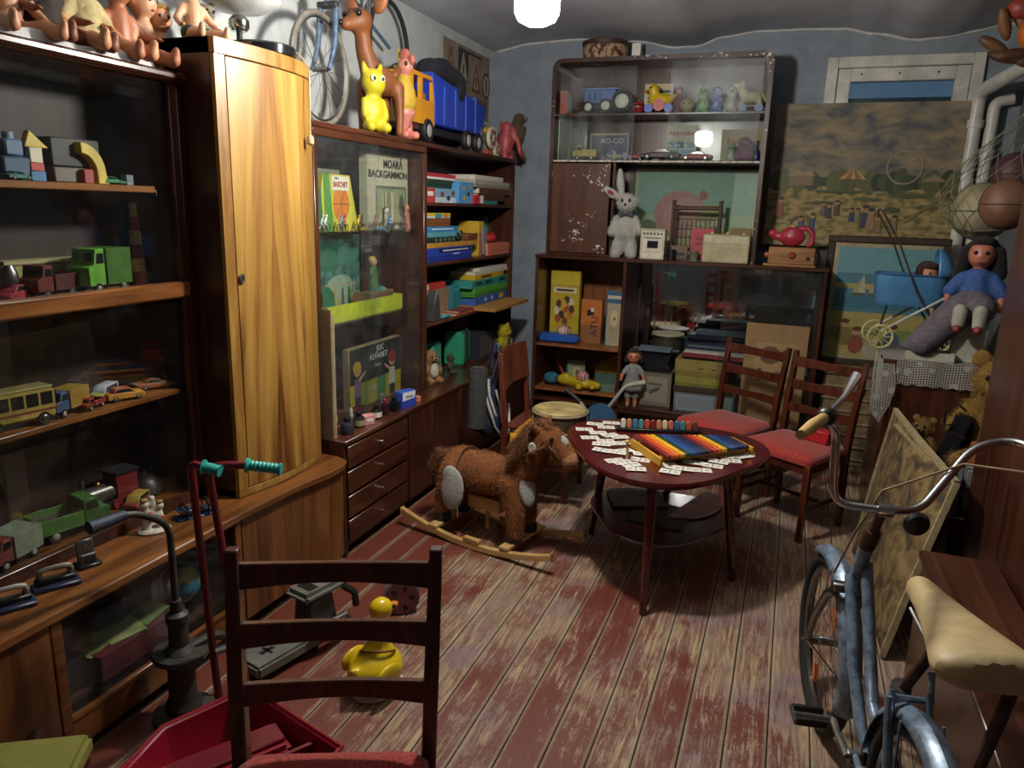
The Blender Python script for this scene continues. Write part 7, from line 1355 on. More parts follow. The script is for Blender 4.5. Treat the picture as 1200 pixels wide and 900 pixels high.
t = thing('thread_spool', 'black spool in front of the doll bed', 'spool', (-.80, 5.325, LZ+.0005)); MB().lathe([(.03, 0), (.03, .008), (.026, .01), (.026, .065), (.03, .067), (.03, .075)], 16).build('spool', BLACK, t); MB().tube([(0, 0, .075), (-.02, 0, .11), (-.03, 0, .10)], .003, 5).build('wire', DK, t)
t = thing('thread_spool', 'green thread reel beside the red box', 'spool', (-.645, 5.345, LZ+.0005)); MB().lathe([(.03, 0), (.03, .006), (.027, .008), (.027, .06), (.03, .062), (.03, .068)], 16).build('reel', M('#56644e', .7), t); MB().cyl((0, 0, .068), (0, 0, .072), .012).build('core', CARD, t)
t = thing('radio', 'cream transistor radio with a ribbed front grille', 'radio', (-.435, 5.35, LZ+.0005), R(-3)); MB().box(-.155, .155, -.04, .04, 0, .19).build('case', M('#a89c78', .45), t, .006)
for i in range(11): MB().box(-.145, .145, -.0425, -.04, .012+.0105*i, .018+.0105*i).build('grille_bar', M('#b9ad88', .45), t)
MB().box(-.145, .145, -.0415, -.04, .135, .18).build('dial', M('#b8b294', .35), t); MB().box(-.15, .15, -.025, .025, .19, .194).build('top_plate', M('#6d6248', .5), t)
for x in (-.1, .0, .11): MB().lathe([(.01, .194), (.01, .205)], 10, (x, 0, 0)).build('knob', M('#cfc6a6', .4), t)
t = gbox('wicker_box', 'small open brown box standing behind the radio', 'box', (-.355, 5.46, LZ+.0145), .14, .06, .22, 0, '#7a6238')
# jug on wooden box
t = thing('wooden_toy_box', 'orange brown wooden box with round knobs on the low bookcase', 'wooden toy', (-.015, 5.34, LZ+.0005), R(-3)); WO = WOOD('toy_box_wood', '#7a4f24', '#94642f', '#a8763c', 0, .5, 2); MB().box(-.17, .16, -.05, .05, 0, .015).build('base', WO, t, .002); MB().box(-.14, .15, -.045, .045, .015, .125).build('body', WO, t, .004); MB().lathe([(.022, 0), (.024, .006), (.012, .016)], 14, (.01, -.045, .075), (R(90), 0, 0)).build('knob', M('#8a3a22', .4), t); MB().lathe([(.014, 0), (.014, .004)], 12, (.11, -.0445, .055), (R(90), 0, 0)).build('hole', BLACK, t); MB().cyl((-.14, 0, .07), (-.165, 0, .07), .02, 12).build('side_knob', M('#a8452c', .4), t)
t = thing('watering_jug', 'raspberry red plastic watering jug on the wooden box', 'watering can', (-.02, 5.34, LZ+.1265), R(-3)); RJ = M('#a82c40', .35)
organic('body', RJ, t, [('e', (0, 0, .065), (.085, .05, .062)), ('e', (0, 0, .1), (.06, .042, .035)), ('t', [(-.06, 0, .06), (-.11, 0, .07), (-.125, 0, .085)], [.028, .024, .03])], .009, 3); MB().tube([(.04, 0, .12), (.09, 0, .125), (.125, 0, .09), (.125, 0, .03), (.10, 0, .01)], .017, 10).build('handle', RJ, t); MB().lathe([(.03, 0), (.028, .012), (.012, .018)], 14, (.0, 0, .13)).build('lid', M('#a5854a', .5), t)
t = thing('white_shutter', 'white painted slatted board behind the red jug', 'board', (.20, YB-.05, 1.17))
for i in range(3): MB().box(-.10+.07*i, -.035+.07*i, -.012, .012, 0, .52).build('slat', M('#b9bdb8', .6), t, .003)
MB().box(-.1, .1, .012, .022, .1, .15).build('cross_bar', M('#b9bdb8', .6), t); MB().tube([(-.09, -.08, .27), (-.04, -.09, .29), (-.02, -.09, .22), (-.03, -.09, .1)], .012, 8).build('hose', M('#55564c', .6), t)
# hat box
p = at(709, 62, Y=5.55); t = thing('hat_box', 'round peeling hat box on top of the dark cabinet', 'box', (p.x, 5.56, HZ1+.0005)); HBm, nt, b = nodes('peeling_paper'); v = coords(nt); n = N(nt, 'ShaderNodeTexNoise', _Scale=26.0, _Detail=5.0, _Roughness=.7); nt.links.new(v, n.inputs['Vector']); nt.links.new(ramp(nt, n.outputs[0], [(.47, '#4a2a1c'), (.52, '#a3896a')]), b.inputs['Base Color']); b.inputs['Roughness'].default_value = .8
MB().lathe([(.158, 0), (.16, .005), (.16, .118), (.157, .12)], 32).build('drum', HBm, t); MB().lathe([(.166, .10), (.168, .104), (.168, .128), (.16, .132), (.001, .134)], 32).build('lid', M('#3c2418', .6), t)
MB().box(-.03, .03, -.03, .03, 0, .125).build('corner_post', WHITE, thing('white_block', 'short white painted block beside the hat box', 'block', (p.x+.215, 5.62, HZ1+.0005)))
# ================= LOW BOOKCASE CONTENTS =================
L1, L2 = .7055, .3605
t = gbox('game_box', 'tall yellow box with printed flowers and lettering', BX, (-1.62, 5.56, L1), .235, .05, .53, R(-2), '#b09a1e', lid=1, shapes=[('#c0ab2c', rect(-1, .8, 1, 1)), ('#c9c2a0', rect(-.8, .68, .8, .76)), ('#3a3426', rect(-.6, .705, .6, .735))]+[(c, circ(x, z, .2, .06, 10)) for c, x, z in (('#5a2f2a', -.4, .52), ('#c9b9a0', .45, .55), ('#a04a32', .1, .45), ('#3a2a2c', -.2, .36), ('#b5662c', .4, .36), ('#c9c0a8', -.55, .42), ('#7a3a30', .05, .27), ('#3a3034', .15, .58), ('#c9a03a', -.05, .52), ('#4a2a26', .5, .45), ('#8a4a34', -.45, .3))])
t = gbox('game_box', 'orange box with a black printed figure and vertical lettering', BX, (-1.385, 5.50, L1), .165, .06, .33, R(-5), '#b5682c', '#8a5a34', shapes=[('#1f1c1a', circ(-.1, .72, .35, .06, 8)), ('#d0cab8', circ(.1, .77, .18, .05, 8)), ('#1f1c1a', [(-.4, .62), (.3, .66), (.2, .7), (-.4, .7)])]); text('ATU', .07, INKK, t, (.03, -.0305, .13), (R(90), R(-90), 0), w=.15)
t = gbox('game_box', 'blue and cream narrow box at the right of the upper compartment', BX, (-1.205, 5.46, L1), .12, .06, .41, R(-3), '#a39a7c', '#3a5f7a', shapes=[('#2f5a78', rect(-1, .78, 1, 1)), ('#c2bba0', rect(-1, .86, 1, .92)), ('#30566f', rect(-1, 0, -.85, 1)), ('#c4b48a', circ(.1, .5, .5, .16, 14)), ('#2c2a26', circ(.15, .5, .12, .03, 8))], lid=1)
t = thing('toy_boat', 'blue plastic toy with a red striped ball on top', 'toy', (-1.60, 5.38, L1), R(-3)); fixn(side_prism([(-.16, .015), (-.15, .065), (.12, .07), (.155, .04), (.15, .01), (-.13, .0)], .12).build('hull', M('#2456a8', .4), t, .014, )); o = MB().ell((.03, 0, .09), (.055, .05, .042), n=18).build('ball', M('#c9b5a8', .4), t)
for i in range(5): MB().torus((-.01+.02*i, 0, .09), [.03, .041, .0435, .043, .036][i], .004, (0, R(90), 0), 16, 5).build('stripe', M('#a8283a', .4), o)
t = thing('clay_ball', 'crumpled teal blue ball in the lower left compartment', 'ball', (-1.665, 5.42, L2)); organic('ball', M('#2a6a80', .7, 0, .3, 20, .6), t, [('e', (0, 0, .05), (.065, .06, .05)), ('e', (.02, -.02, .07), (.04, .04, .03))], .009, 2); MB().torus((0, 0, .05), .062, .003, (R(20), 0, 0), 18, 5).build('cord', DK, t)
t = thing('wooden_rod', 'faded red stick leaning in the lower left compartment', 'stick', (-1.60, 5.60, L2), 0); t.rotation_euler = (0, R(-26), 0); MB().cyl((0, 0, .012), (0, 0, .26), .012, 8).build('rod', M('#8a3a34', .6), t); MB().ell((0, 0, .26), .015).build('tip', M('#6a2c28', .6), t)
gbox('story_book', 'pale green story book with painted cover standing on the low shelf', 'book', (-1.515, 5.58, L2), .15, .05, .18, R(4), '#8aa080', '#a89c7c', lid=1, shapes=[('#2f5f50', rect(-1, 0, -.82, 1)), ('#b9b487', circ(.1, .5, .5, .25, 12)), ('#6a5a3a', circ(.2, .45, .2, .15, 8)), ('#4a7d6a', rect(-.7, .05, .9, .2))])
t = thing('toy_airplane', 'yellow plastic toy vehicle carrying a pink striped ball', 'toy', (-1.42, 5.36, L2), R(-8)); YP = M('#b59a1c', .4); organic('body', YP, t, [('t', [(-.15, 0, .06), (0, 0, .05), (.14, 0, .045)], [.04, .045, .03]), ('e', (-.12, 0, .085), (.04, .035, .03)), ('t', [(.02, -.07, .035), (.02, .07, .035)], .028), ('t', [(.12, -.05, .04), (.12, .05, .04)], .022)], .009, 3); o = MB().ell((.02, 0, .10), (.05, .045, .045), n=16).build('ball', M('#c9a8a0', .4), t)
for i in range(4): MB().torus((-.01+.02*i, 0, .10), [.037, .0445, .0445, .037][i], .004, (0, R(90), 0), 16, 5).build('stripe', M('#a83048', .4), o)
t = thing('foam_block', 'stepped ochre foam block at the back of the low shelf', 'block', (-1.27, 5.66, L2), R(0)); fixn(side_prism([(-.10, .09), (-.10, .15), (-.06, .15), (-.06, .19), (0, .19), (0, .24), (.10, .24), (.10, .09)], .08).build('block', M('#b5801c', .7), t, .002)); MB().box(-.1, .1, -.05, .05, 0, .089).build('base', M('#4a6a5c', .6), t, .002)
gbox('tin_box', 'flat greenish tin in front of the ochre block', 'tin', (-1.235, 5.42, L2), .16, .1, .06, R(6), '#5a6f60')
# right section
L3 = .2855
gbox('framed_box', 'grey wooden box with a faded printed label, under the typewriter', 'box', (-.86, 5.46, L3), .26, .18, .27, R(-2), '#6d685a', '#57503f', lid=.97, shapes=[('#3c2c1e', rect(-1, 0, 1, .04)), ('#3c2c1e', rect(-1, .96, 1, 1)), ('#8a8672', rect(-.8, .15, .8, .85)), ('#4c4a40', [(-.2, .35), (.4, .5), (.35, .6), (-.25, .45)]), ('#57544a', rect(-.3, .62, .5, .68))])
t = thing('typewriter', 'old black typewriter with a sheet of paper on the grey box', 'typewriter', (-.885, 5.455, L3+.271), R(-1)); t.scale = (.85, .72, 1); MB().box(-.16, .16, -.13, .10, 0, .05).build('base', BLACK, t, .01, seg=2); fixn(MB().prism([(-.13, .05), (.1, .05), (.1, .12), (-.02, .12)], -.14, .14, Matrix(((0, 0, 1, 0), (1, 0, 0, 0), (0, 1, 0, 0), (0, 0, 0, 1)))).build('body', M('#1a1a1c', .35), t, .006)); MB().tube([(-.18, .07, .135), (.18, .07, .135)], .018, 12).build('platen', M('#2a2a2c', .5), t)
for r_ in range(3):
    for i in range(9): MB().lathe([(.007, 0), (.007, .006)], 8, (-.1+.025*i+.006*r_, -.115+.03*r_, .052+.02*r_)).build('key', M('#2c2a28', .3), t)
MB().cb((0, .02, .15), (.28, .14, .003), (R(10), 0, 0)).build('paper', M('#5f7078', .6), t)
for s in (-1, 1): MB().cyl((s*.18, .07, .135), (s*.20, .07, .135), .02, 12).build('platen_knob', BLACK, t)
t = thing('drum', 'small drum with cream skin standing behind the typewriter', 'drum', (-.83, 5.68, L3)); MB().lathe([(.12, 0), (.12, .50)], 24).build('shell', M('#3a332c', .5), t); MB().lathe([(.001, .5), (.12, .5), (.124, .505), (.12, .515), (.001, .515)], 24).build('drum_skin', M('#a39878', .6), t); MB().torus((0, 0, .49), .124, .006, n=24, k=6).build('hoop', STEEL, t)
t = thing('music_stand', 'thin black metal stand behind the doll', 'stand', (-1.02, 5.70, L3)); MB().cyl((0, 0, 0), (0, 0, .85), .006, 8).build('pole', BLACK, t); MB().box(-.06, .08, -.01, .01, 0, .01).build('foot', BLACK, t)
for z, x in ((.62, .05), (.70, .06)): MB().tube([(0, 0, z), (x, -.01, z+.01)], .006, 6).build('knob', CHROME, t)
stk_ = [('storage_box', 'silver grey metal box at the bottom of the stack by the chairs', .42, .14, '#6d7478', 0, -.53, '#5a6064'), ('wooden_board', 'dark wooden board between the boxes under the toy piano', .40, .05, '#3a2a1e', 0, -.55, None), ('folding_board', 'yellow green flat game board under the yellow box', .36, .075, '#8a8436', 2, -.565, '#756f2c'), ('game_box', 'yellow khaki box with tiny printed animals under the toy piano', .37, .12, '#8a7a3a', -2, -.56, '#7a6a30')]
z = L3
for nm, lb, w, h, c, a, x, bc_ in stk_:
    t = gbox(nm, lb, 'box', (x+.035, 5.48, z), w, .28, h, R(a), c, bc_, lid=.7, shapes=[('#2f2a1c', [(-.1, .45), (.1, .5), (.1, .55), (-.1, .52)]), ('#2f2a1c', [(.4, .45), (.6, .5), (.6, .55), (.4, .52)])] if nm == 'game_box' else ([('#8d949a', rect(-.92, .1, .92, .9)), ('#7d858c', rect(-.86, .18, .86, .82))] if nm == 'storage_box' else None)); z += h+.0006
t = thing('toy_piano', 'dark blue toy piano with white keys on the stack of boxes', 'toy piano', (-.45, 5.48, z), R(-2)); MB().box(-.23, .23, -.10, .12, 0, .05).build('case', M('#1c2436', .25), t, .004); MB().box(-.23, .23, -.02, .12, .05, .14).build('back', M('#1c2a40', .3), t, .004); MB().box(-.2, .2, -.022, -.0205, .075, .09).build('ornament', M('#55606a', .5), t)
for i in range(20):
    MB().box(-.205+.0205*i, -.186+.0205*i, -.135, -.05, .05, .062).build('key', M('#c9c3b4', .4), t)
MB().box(-.22, .22, -.145, -.1, .02, .048).build('key_rail', M('#7a2a2a', .5), t)
t = gbox('black_folder', 'black shiny folder lying on the toy piano', 'folder', (-.45, 5.50, z+.1412), .42, .16, .03, R(2), '#20262e', lid=1, rough=.2); gbox('grey_folder', 'slate grey flat case on top of the black folder', 'case', (-.40, 5.51, z+.172), .40, .14, .025, R(-3), '#39454f', lid=1, rough=.2)
t = gbox('cardboard_picture', 'large brown cardboard sheet with printed sepia pictures behind the chairs', 'cardboard', (-.045, 5.255, .27), .40, .012, .70, R(-2), '#8a6c44', lid=1, shapes=[('#9a7d54', rect(-.62, .42, .6, .82)), ('#57452e', circ(-.15, .7, .35, .09, 10)), ('#6d573a', rect(-.55, .44, .5, .5)), ('#3f3224', circ(.3, .72, .1, .04, 8)), ('#4a3a28', circ(-.45, .52, .12, .05, 8)), ('#57452e', circ(.15, .5, .2, .05, 8)), ('#7d6444', rect(-.62, .2, .6, .36)), ('#57452e', circ(-.2, .28, .14, .05, 8))], rot=(R(-3), 0, R(-2))); t.location = (-.045, 5.235, .0); 
MB().box(-.2, .2, .0, .012, -.0, .7).build('x', CARD, None) if False else None
t.location.z = .285; t.location.y = 5.225
for c in t.children: pass
sp_ = thing('support_block', 'low dark block in front of the bookcase under the cardboard sheet', 'block', (-.045, 5.19, 0)); MB().box(-.15, .15, -.06, .06, 0, .25).build('block', W_DARK, sp_, .004); MB().box(-.16, .16, -.065, .065, .25, .284).build('top', W_MAHB, sp_, .004)
doll('doll with brown hair in a grey smock standing in front of the bookcase', (-1.01, 5.315, L3), R(8), .41, '#b5714e', '#3a1f14', '#7d7f7c', 'stand', sleeve='#8d8f8c', pants='#8a8a84', hairlen=.1)
# tricycle behind the table
t = thing('tricycle', 'small tricycle with chrome handlebar and blue seat back behind the table', 'tricycle', (-1.0, 4.68, 0), R(0))
hbp = [at(x, y, Y=4.66)-t.location for x, y in ((663, 456), (680, 471), (690, 486), (702, 488), (715, 475), (733, 452), (757, 448))]
MB().tube(fillet([tuple(p) for p in hbp], .04), .012, 10).build('handlebar', M('#c4c4c0', .3, .45, .05), t); MB().tube([tuple(hbp[-2].lerp(hbp[-1], .3)), tuple(hbp[-1])], .018, 10).build('grip', M('#9a9a8a', .5), t); MB().tube([tuple(hbp[0]), tuple(hbp[1])], .016, 10).build('grip', M('#2a2a28', .5), t)
MB().prism(circ(0, .14, .11, .12, 16, 0, 180)+[(-.11, .05), (.11, .05)], -.012, .012, Matrix.Translation((-.06, -.12, .22)) @ YZ).build('seat_back', M('#2f5a78', .5), t); MB().tube([tuple(hbp[3]), (-.02, .08, .12)], .012, 8).build('fork', STEEL, t); MB().box(-.14, .04, -.12, .0, .25, .27).build('seat', M('#2f5a78', .5), t, .006)
for x, y in ((-.02, .12), (-.2, -.1), (.1, -.1)): MB().lathe([(.03, -.012), (.095, -.014), (.1, 0), (.095, .014), (.03, .012)], 18, (x, y, .1), (0, R(90), 0)).build('wheel', RUBBER, t)
MB().tube([(-.2, -.1, .1), (.1, -.1, .1)], .008, 6).build('axle', STEEL, t); MB().tube([(-.02, .12, .1), (-.04, .0, .2), (-.06, -.08, .25)], .012, 8).build('frame', M('#2f5a78', .5), t)
# ================= RIGHT CORNER =================
# big painting leaning in front of the window
p0, p1 = at(905, 128, Y=YB-.10), at(1143, 118, Y=YB-.10); pz0 = at(905, 283, Y=YB-.10).z
PW_, PH_ = p1.x-p0.x, p1.z-pz0; t = thing('painting', 'large landscape painting of a fairground with carousel and big wheel', 'painting', ((p0.x+p1.x)/2, YB-.10, pz0), 0)
def sky_paint():
    m, nt, b = nodes('painted_landscape'); tc = N(nt, 'ShaderNodeTexCoord'); sp = N(nt, 'ShaderNodeSeparateXYZ'); nt.links.new(tc.outputs['Object'], sp.inputs[0])
    v = coords(nt, (3, 3, 6)); n = N(nt, 'ShaderNodeTexNoise', _Scale=1.6, _Detail=6.0, _Roughness=.6, _Distortion=.6); nt.links.new(v, n.inputs['Vector'])
    v2 = coords(nt, (14, 14, 30)); n2 = N(nt, 'ShaderNodeTexNoise', _Scale=1.2, _Detail=5.0); nt.links.new(v2, n2.inputs['Vector'])
    sky = ramp(nt, n.outputs[0], [(.36, '#4e5358'), (.5, '#7a715f'), (.64, '#988567')])
    land = ramp(nt, n2.outputs[0], [(.36, '#5a5a34'), (.5, '#8a7c4a'), (.64, '#a89060')])
    md = N(nt, 'ShaderNodeMath', operation='MULTIPLY_ADD'); md.inputs[1].default_value = .08; nt.links.new(n2.outputs[0], md.inputs[0]); nt.links.new(sp.outputs[2], md.inputs[2])
    mr = N(nt, 'ShaderNodeMapRange'); mr.inputs[1].default_value = PH_*.42+.04; mr.inputs[2].default_value = PH_*.45+.04; nt.links.new(md.outputs[0], mr.inputs[0])
    nt.links.new(mixc(nt, mr.outputs[0], land, sky), b.inputs['Base Color']); b.inputs['Roughness'].default_value = .7; return m
MB().box(-PW_/2, PW_/2, -.01, .01, 0, PH_).build('canvas', sky_paint(), t)
X_ = lambda fx: (fx-.5)*PW_
S = []; rnd = random.Random(3)
for i in range(26): fx = .03+.94*i/25; h_ = rnd.uniform(.03, .1); S.append((rnd.choice(['#3a4428', '#4c5430', '#2f3a26', '#5a5e38']), circ(X_(fx), PH_*.45, .035+.02*rnd.random(), h_, 10)))
S += [('#7d6a48', rect(X_(.13), PH_*.42, X_(.26), PH_*.49)), ('#94805a', [(X_(.12), PH_*.49), (X_(.27), PH_*.49), (X_(.25), PH_*.52), (X_(.14), PH_*.52)])]
cx_, cz_ = X_(.46), PH_*.47
for i in range(8): a0, a1 = cx_-.09+.0225*i, cx_-.09+.0225*(i+1); S.append((('#a5642e', '#b59a5a', '#6f6a5c')[i % 3], [(a0, cz_), (a1, cz_), (cx_+(a1-cx_)*.15, cz_+.07), (cx_+(a0-cx_)*.15, cz_+.07)]))
S += [('#6a5238', rect(cx_-.012, cz_-.08, cx_+.012, cz_)), ('#8a7a56', [(X_(.80), PH_*.46), (X_(.93), PH_*.46), (X_(.865), PH_*.51)])]
n = 26; wc = (X_(.715), PH_*.555); ring = []
for i in range(n):
    a0, a1 = 2*math.pi*i/n, 2*math.pi*(i+1)/n; S.append(('#8f8468', [(wc[0]+.112*math.cos(a0), wc[1]+.112*math.sin(a0)), (wc[0]+.112*math.cos(a1), wc[1]+.112*math.sin(a1)), (wc[0]+.10*math.cos(a1), wc[1]+.10*math.sin(a1)), (wc[0]+.10*math.cos(a0), wc[1]+.10*math.sin(a0))]))
for fx, fz, w, h_ in ((.55, .33, .1, .012), (.33, .3, .12, .012), (.75, .36, .12, .016), (.85, .28, .07, .016), (.4, .38, .16, .01), (.68, .26, .05, .02)): S.append((('#4c5030', '#565834')[int(fx*100) % 2], circ(X_(fx), PH_*fz, w, h_, 12)))
S += [('#7d6d40', [(X_(.74), PH_*.17), (X_(.76), PH_*.17), (X_(.96), PH_*.40), (X_(.93), PH_*.40)]), ('#4a4640', circ(X_(.2), PH_*.12, .05, .065, 14, 0, 180)), ('#a8905e', circ(X_(.2), PH_*.12, .034, .046, 14, 0, 180))]
for fx, fz, c, s_ in ((.1, .22, '#8a4a32', 1.2), (.28, .13, '#3a4a6a', 1), (.55, .16, '#3a4258', 1.3), (.58, .14, '#9a7a5a', 1.3), (.62, .12, '#8a6a48', 1.1), (.48, .2, '#2f3a5c', .8), (.51, .2, '#7a7a5c', .8), (.36, .22, '#4a4038', .9), (.4, .24, '#54483a', .9), (.7, .13, '#7a7258', 1), (.33, .24, '#5d5a66', .8), (.22, .11, '#46506a', 1)):
    s_ *= 1.7; x, z = X_(fx), PH_*(fz-.03); S += [(c, [(x-.012*s_, z), (x+.012*s_, z), (x+.009*s_, z+.045*s_), (x-.009*s_, z+.045*s_)]), ('#a37e58', circ(x, z+.055*s_, .011*s_, n=8)), ('#3a2a20', circ(x, z+.062*s_, .01*s_, .006*s_, 8))]
art(t, S, (0, -.0105, 0), FACE_Y); MB().box(-PW_/2, PW_/2, -.014, -.008, -.02, .025).build('bottom_strip', M('#9a8a64', .7), t); MB().box(-PW_/2-.012, -PW_/2+.03, -.016, .012, -.02, PH_).build('side_strip', W_DARK, t)
for fx in (.1, .85): MB().cyl((X_(fx), .01, PH_*.8), (X_(fx), .075, PH_*.8), .006, 6).build('hanger', STEEL, t)
# framed picture with boats
q0, q1 = at(972, 275, Y=5.58), at(1117, 277, Y=5.58); fw, fh = q1.x-q0.x, .88
t = thing('framed_picture', 'old framed colour print of sailing boats and children at the sea', 'picture', ((q0.x+q1.x)/2, 5.58, q0.z-fh), 0); FRM = M('#3c2c1e', .6, 0, .3, 40, .4)
for a in ((-fw/2, fw/2, fh-.045, fh), (-fw/2, fw/2, 0, .045), (-fw/2, -fw/2+.045, .045, fh-.045), (fw/2-.045, fw/2, .045, fh-.045)): MB().box(a[0], a[1], -.02, .02, a[2], a[3]).build('frame_rail', FRM, t, .006)
MB().box(-fw/2+.045, fw/2-.045, -.004, .008, .045, fh-.045).build('print', M('#a89a76', .6), t)
a, b_ = -fw/2+.075, fw/2-.075
S = [('#4f7d8a', rect(a, fh*.42, b_, fh-.075)), ('#6a9aa0', rect(a, fh*.72, b_, fh-.075)), ('#3f7280', rect(a, fh*.45, b_, fh*.55)), ('#a8a068', rect(a, fh*.60, b_, fh*.64)), ('#a89a5a', rect(a, .06, b_, fh*.42)), ('#7a8a4a', rect(a, fh*.2, b_, fh*.3))]
for x in (-.15, -.05, .03, .14): S += [('#b9b08a', [(x, fh*.57), (x+.05, fh*.57), (x+.03, fh*.72)]), ('#a89e78', [(x-.03, fh*.57), (x-.005, fh*.57), (x+.02, fh*.7)]), ('#5a5a4c', rect(x-.03, fh*.55, x+.05, fh*.57))]
for x, z, c in ((-.12, .15, '#8a4a3a'), (-.02, .12, '#a8a088'), (.1, .18, '#3f5a7a'), (-.2, .2, '#7a6a3a')): S += [(c, circ(x, z, .05, .07, 10)), ('#b58a62', circ(x, z+.09, .03, n=10)), ('#5a3a24', circ(x, z+.105, .03, .018, 8))]
art(t, S, (0, -.0045, 0), FACE_Y)
t = thing('wicker_basket', 'pale wicker basket trunk under the framed picture', 'basket', ((q0.x+q1.x)/2, 5.56, 0)); WK = M('#8a7450', .8, 0, .4, 60, .6); zt = q0.z-fh-.001
MB().box(-.30, .34, -.12, .12, 0, zt-.05).build('basket', WK, t, .015, seg=2)
for k in range(7): MB().torus((0, 0, 0), 1, .0, n=3, k=3) if False else MB().tube([(-.306, -.126, .06+k*.085), (.346, -.126, .06+k*.085)], .009, 6).build('wicker_band', M('#9a8560', .8, 0, .4, 60, .6), t)
MB().box(-.31, .35, -.13, .13, zt-.05, zt).build('lid', WK, t, .01, seg=2); MB().torus((-.1, -.14, zt-.14), .06, .008, (R(90), 0, 0), 18, 6).build('handle', M('#a08a5c', .7), t)
# lace doily
def lace():
    m, nt, b = nodes('crochet_lace'); nt.nodes.remove(b); out = nt.nodes['Material Output']; v = coords(nt, (1, 1, 1)); sp = N(nt, 'ShaderNodeSeparateXYZ'); nt.links.new(v, sp.inputs[0])
    ad = N(nt, 'ShaderNodeMath', operation='ADD'); nt.links.new(sp.outputs[1], ad.inputs[0]); nt.links.new(sp.outputs[2], ad.inputs[1])
    def lines(src):
        mu = N(nt, 'ShaderNodeMath', operation='MULTIPLY'); mu.inputs[1].default_value = 500.0; nt.links.new(src, mu.inputs[0]); sn = N(nt, 'ShaderNodeMath', operation='SINE'); nt.links.new(mu.outputs[0], sn.inputs[0])
        g = N(nt, 'ShaderNodeMath', operation='GREATER_THAN'); g.inputs[1].default_value = .35; nt.links.new(sn.outputs[0], g.inputs[0]); return g.outputs[0]
    mx = N(nt, 'ShaderNodeMath', operation='MAXIMUM'); nt.links.new(lines(sp.outputs[0]), mx.inputs[0]); nt.links.new(lines(ad.outputs[0]), mx.inputs[1])
    vo = N(nt, 'ShaderNodeTexVoronoi', _Scale=16.0); nt.links.new(v, vo.inputs['Vector']); l = N(nt, 'ShaderNodeMath', operation='LESS_THAN'); l.inputs[1].default_value = .3; nt.links.new(vo.outputs['Distance'], l.inputs[0])
    m2 = N(nt, 'ShaderNodeMath', operation='MAXIMUM'); nt.links.new(mx.outputs[0], m2.inputs[0]); nt.links.new(l.outputs[0], m2.inputs[1])
    d = N(nt, 'ShaderNodeBsdfDiffuse'); d.inputs[0].default_value = srgb('#9d9a90'); tr = N(nt, 'ShaderNodeBsdfTransparent'); ms = N(nt, 'ShaderNodeMixShader'); nt.links.new(m2.outputs[0], ms.inputs[0]); nt.links.new(tr.outputs[0], ms.inputs[1]); nt.links.new(d.outputs[0], ms.inputs[2]); nt.links.new(ms.outputs[0], out.inputs[0]); return m
LACE = lace(); CT = .9905
t = thing('lace_doily', 'white crocheted lace cloth hanging over the side cabinet', 'doily', (.52, 4.23, CT)); 
mb = MB().box(-.02, .58, -.005, .40, .0, .002); mb.build('cloth', LACE, t)
def hang(pts, dz_, nm):
    mb = MB(); n = len(pts)
    for x, y in pts: mb.v += [(x, y, .001), (x, y, -dz_[len(mb.v)//2 % len(dz_)])]
    for i in range(n-1): mb.f.append((2*i, 2*i+1, 2*i+3, 2*i+2))
    mb.c = [None]*len(mb.f); return mb.build(nm, LACE, t)
hang([(.58-.03*i, -.014-.006*math.sin(i*1.1)) for i in range(19)], [.13, .12], 'front_fall')
hang([(-.028-.008*math.sin(i), .30-.03*i) for i in range(11)], [.16, .19], 'side_fall')
mb = MB(); mb.v = [(.03, -.02, -.02), (-.04, -.03, -.02), (-.07, -.06, -.14), (-.06, -.07, -.27), (-.01, -.06, -.33), (.03, -.04, -.24), (.05, -.03, -.14)]; mb.f = [(0, 1, 2, 6), (6, 2, 3, 5), (5, 3, 4)]; mb.c = [None]*3; mb.build('corner_fall', LACE, t)
# pram
PB = M('#4a7ea8', .4, 0, .15)
t = thing('doll_pram', 'blue toy pram with a hood and long thin handles', 'toy pram', (.62, 4.62, CT+.003), R(4))
vs = []; fs = []; n = 24
def oval(w, d, z, k=4): 
    return [(w*(abs(math.cos(2*math.pi*j/n))**(2/k))*(1 if math.cos(2*math.pi*j/n) >= 0 else -1), d*(abs(math.sin(2*math.pi*j/n))**(2/k))*(1 if math.sin(2*math.pi*j/n) >= 0 else -1), z) for j in range(n)]
rings = [oval(.155, .07, .24), oval(.17, .08, .26), oval(.18, .088, .41), oval(.172, .08, .41), oval(.16, .07, .28)]
for r_ in rings: vs += r_
for i in range(4):
    for j in range(n): fs.append((i*n+j, i*n+(j+1) % n, i*n+n+(j+1) % n, i*n+n+j))
fs += [tuple(range(n-1, -1, -1)), tuple(range(4*n, 5*n))]; MB().add(vs, fs).build('tub', PB, t)
MB().tube(oval(.18, .088, .41), .006, 6, closed=True).build('rim', M('#2c567d', .4), t)
mb = MB(); K = 7
for i in range(K+1):
    a_ = R(0+12*i); 
    for j in range(13): q = math.pi*j/12; r_ = .088; mb.v.append((.175-.03*math.sin(a_)-.02*math.cos(q*2)*0-.0, r_*math.cos(q)*(1-.04*i), .40+(.13*math.sin(q))*(1-.0*i)) if False else (.10+.075*math.cos(a_)*1.0, .086*math.cos(q), .41+.14*math.sin(q)*(1 if i < 1 else math.cos(a_*.0)))) 
mb.v = []
for i in range(K+1):
    f_ = i/K
    for j in range(13): q = math.pi*j/12; mb.v.append((.11+.075*f_, .086*math.cos(q)*(1-.25*f_*f_), .405+.145*math.sin(q)*(1-.45*f_*f_)))
for i in range(K):
    for j in range(12): mb.f.append((i*13+j, i*13+13+j, i*13+14+j, i*13+j+1))
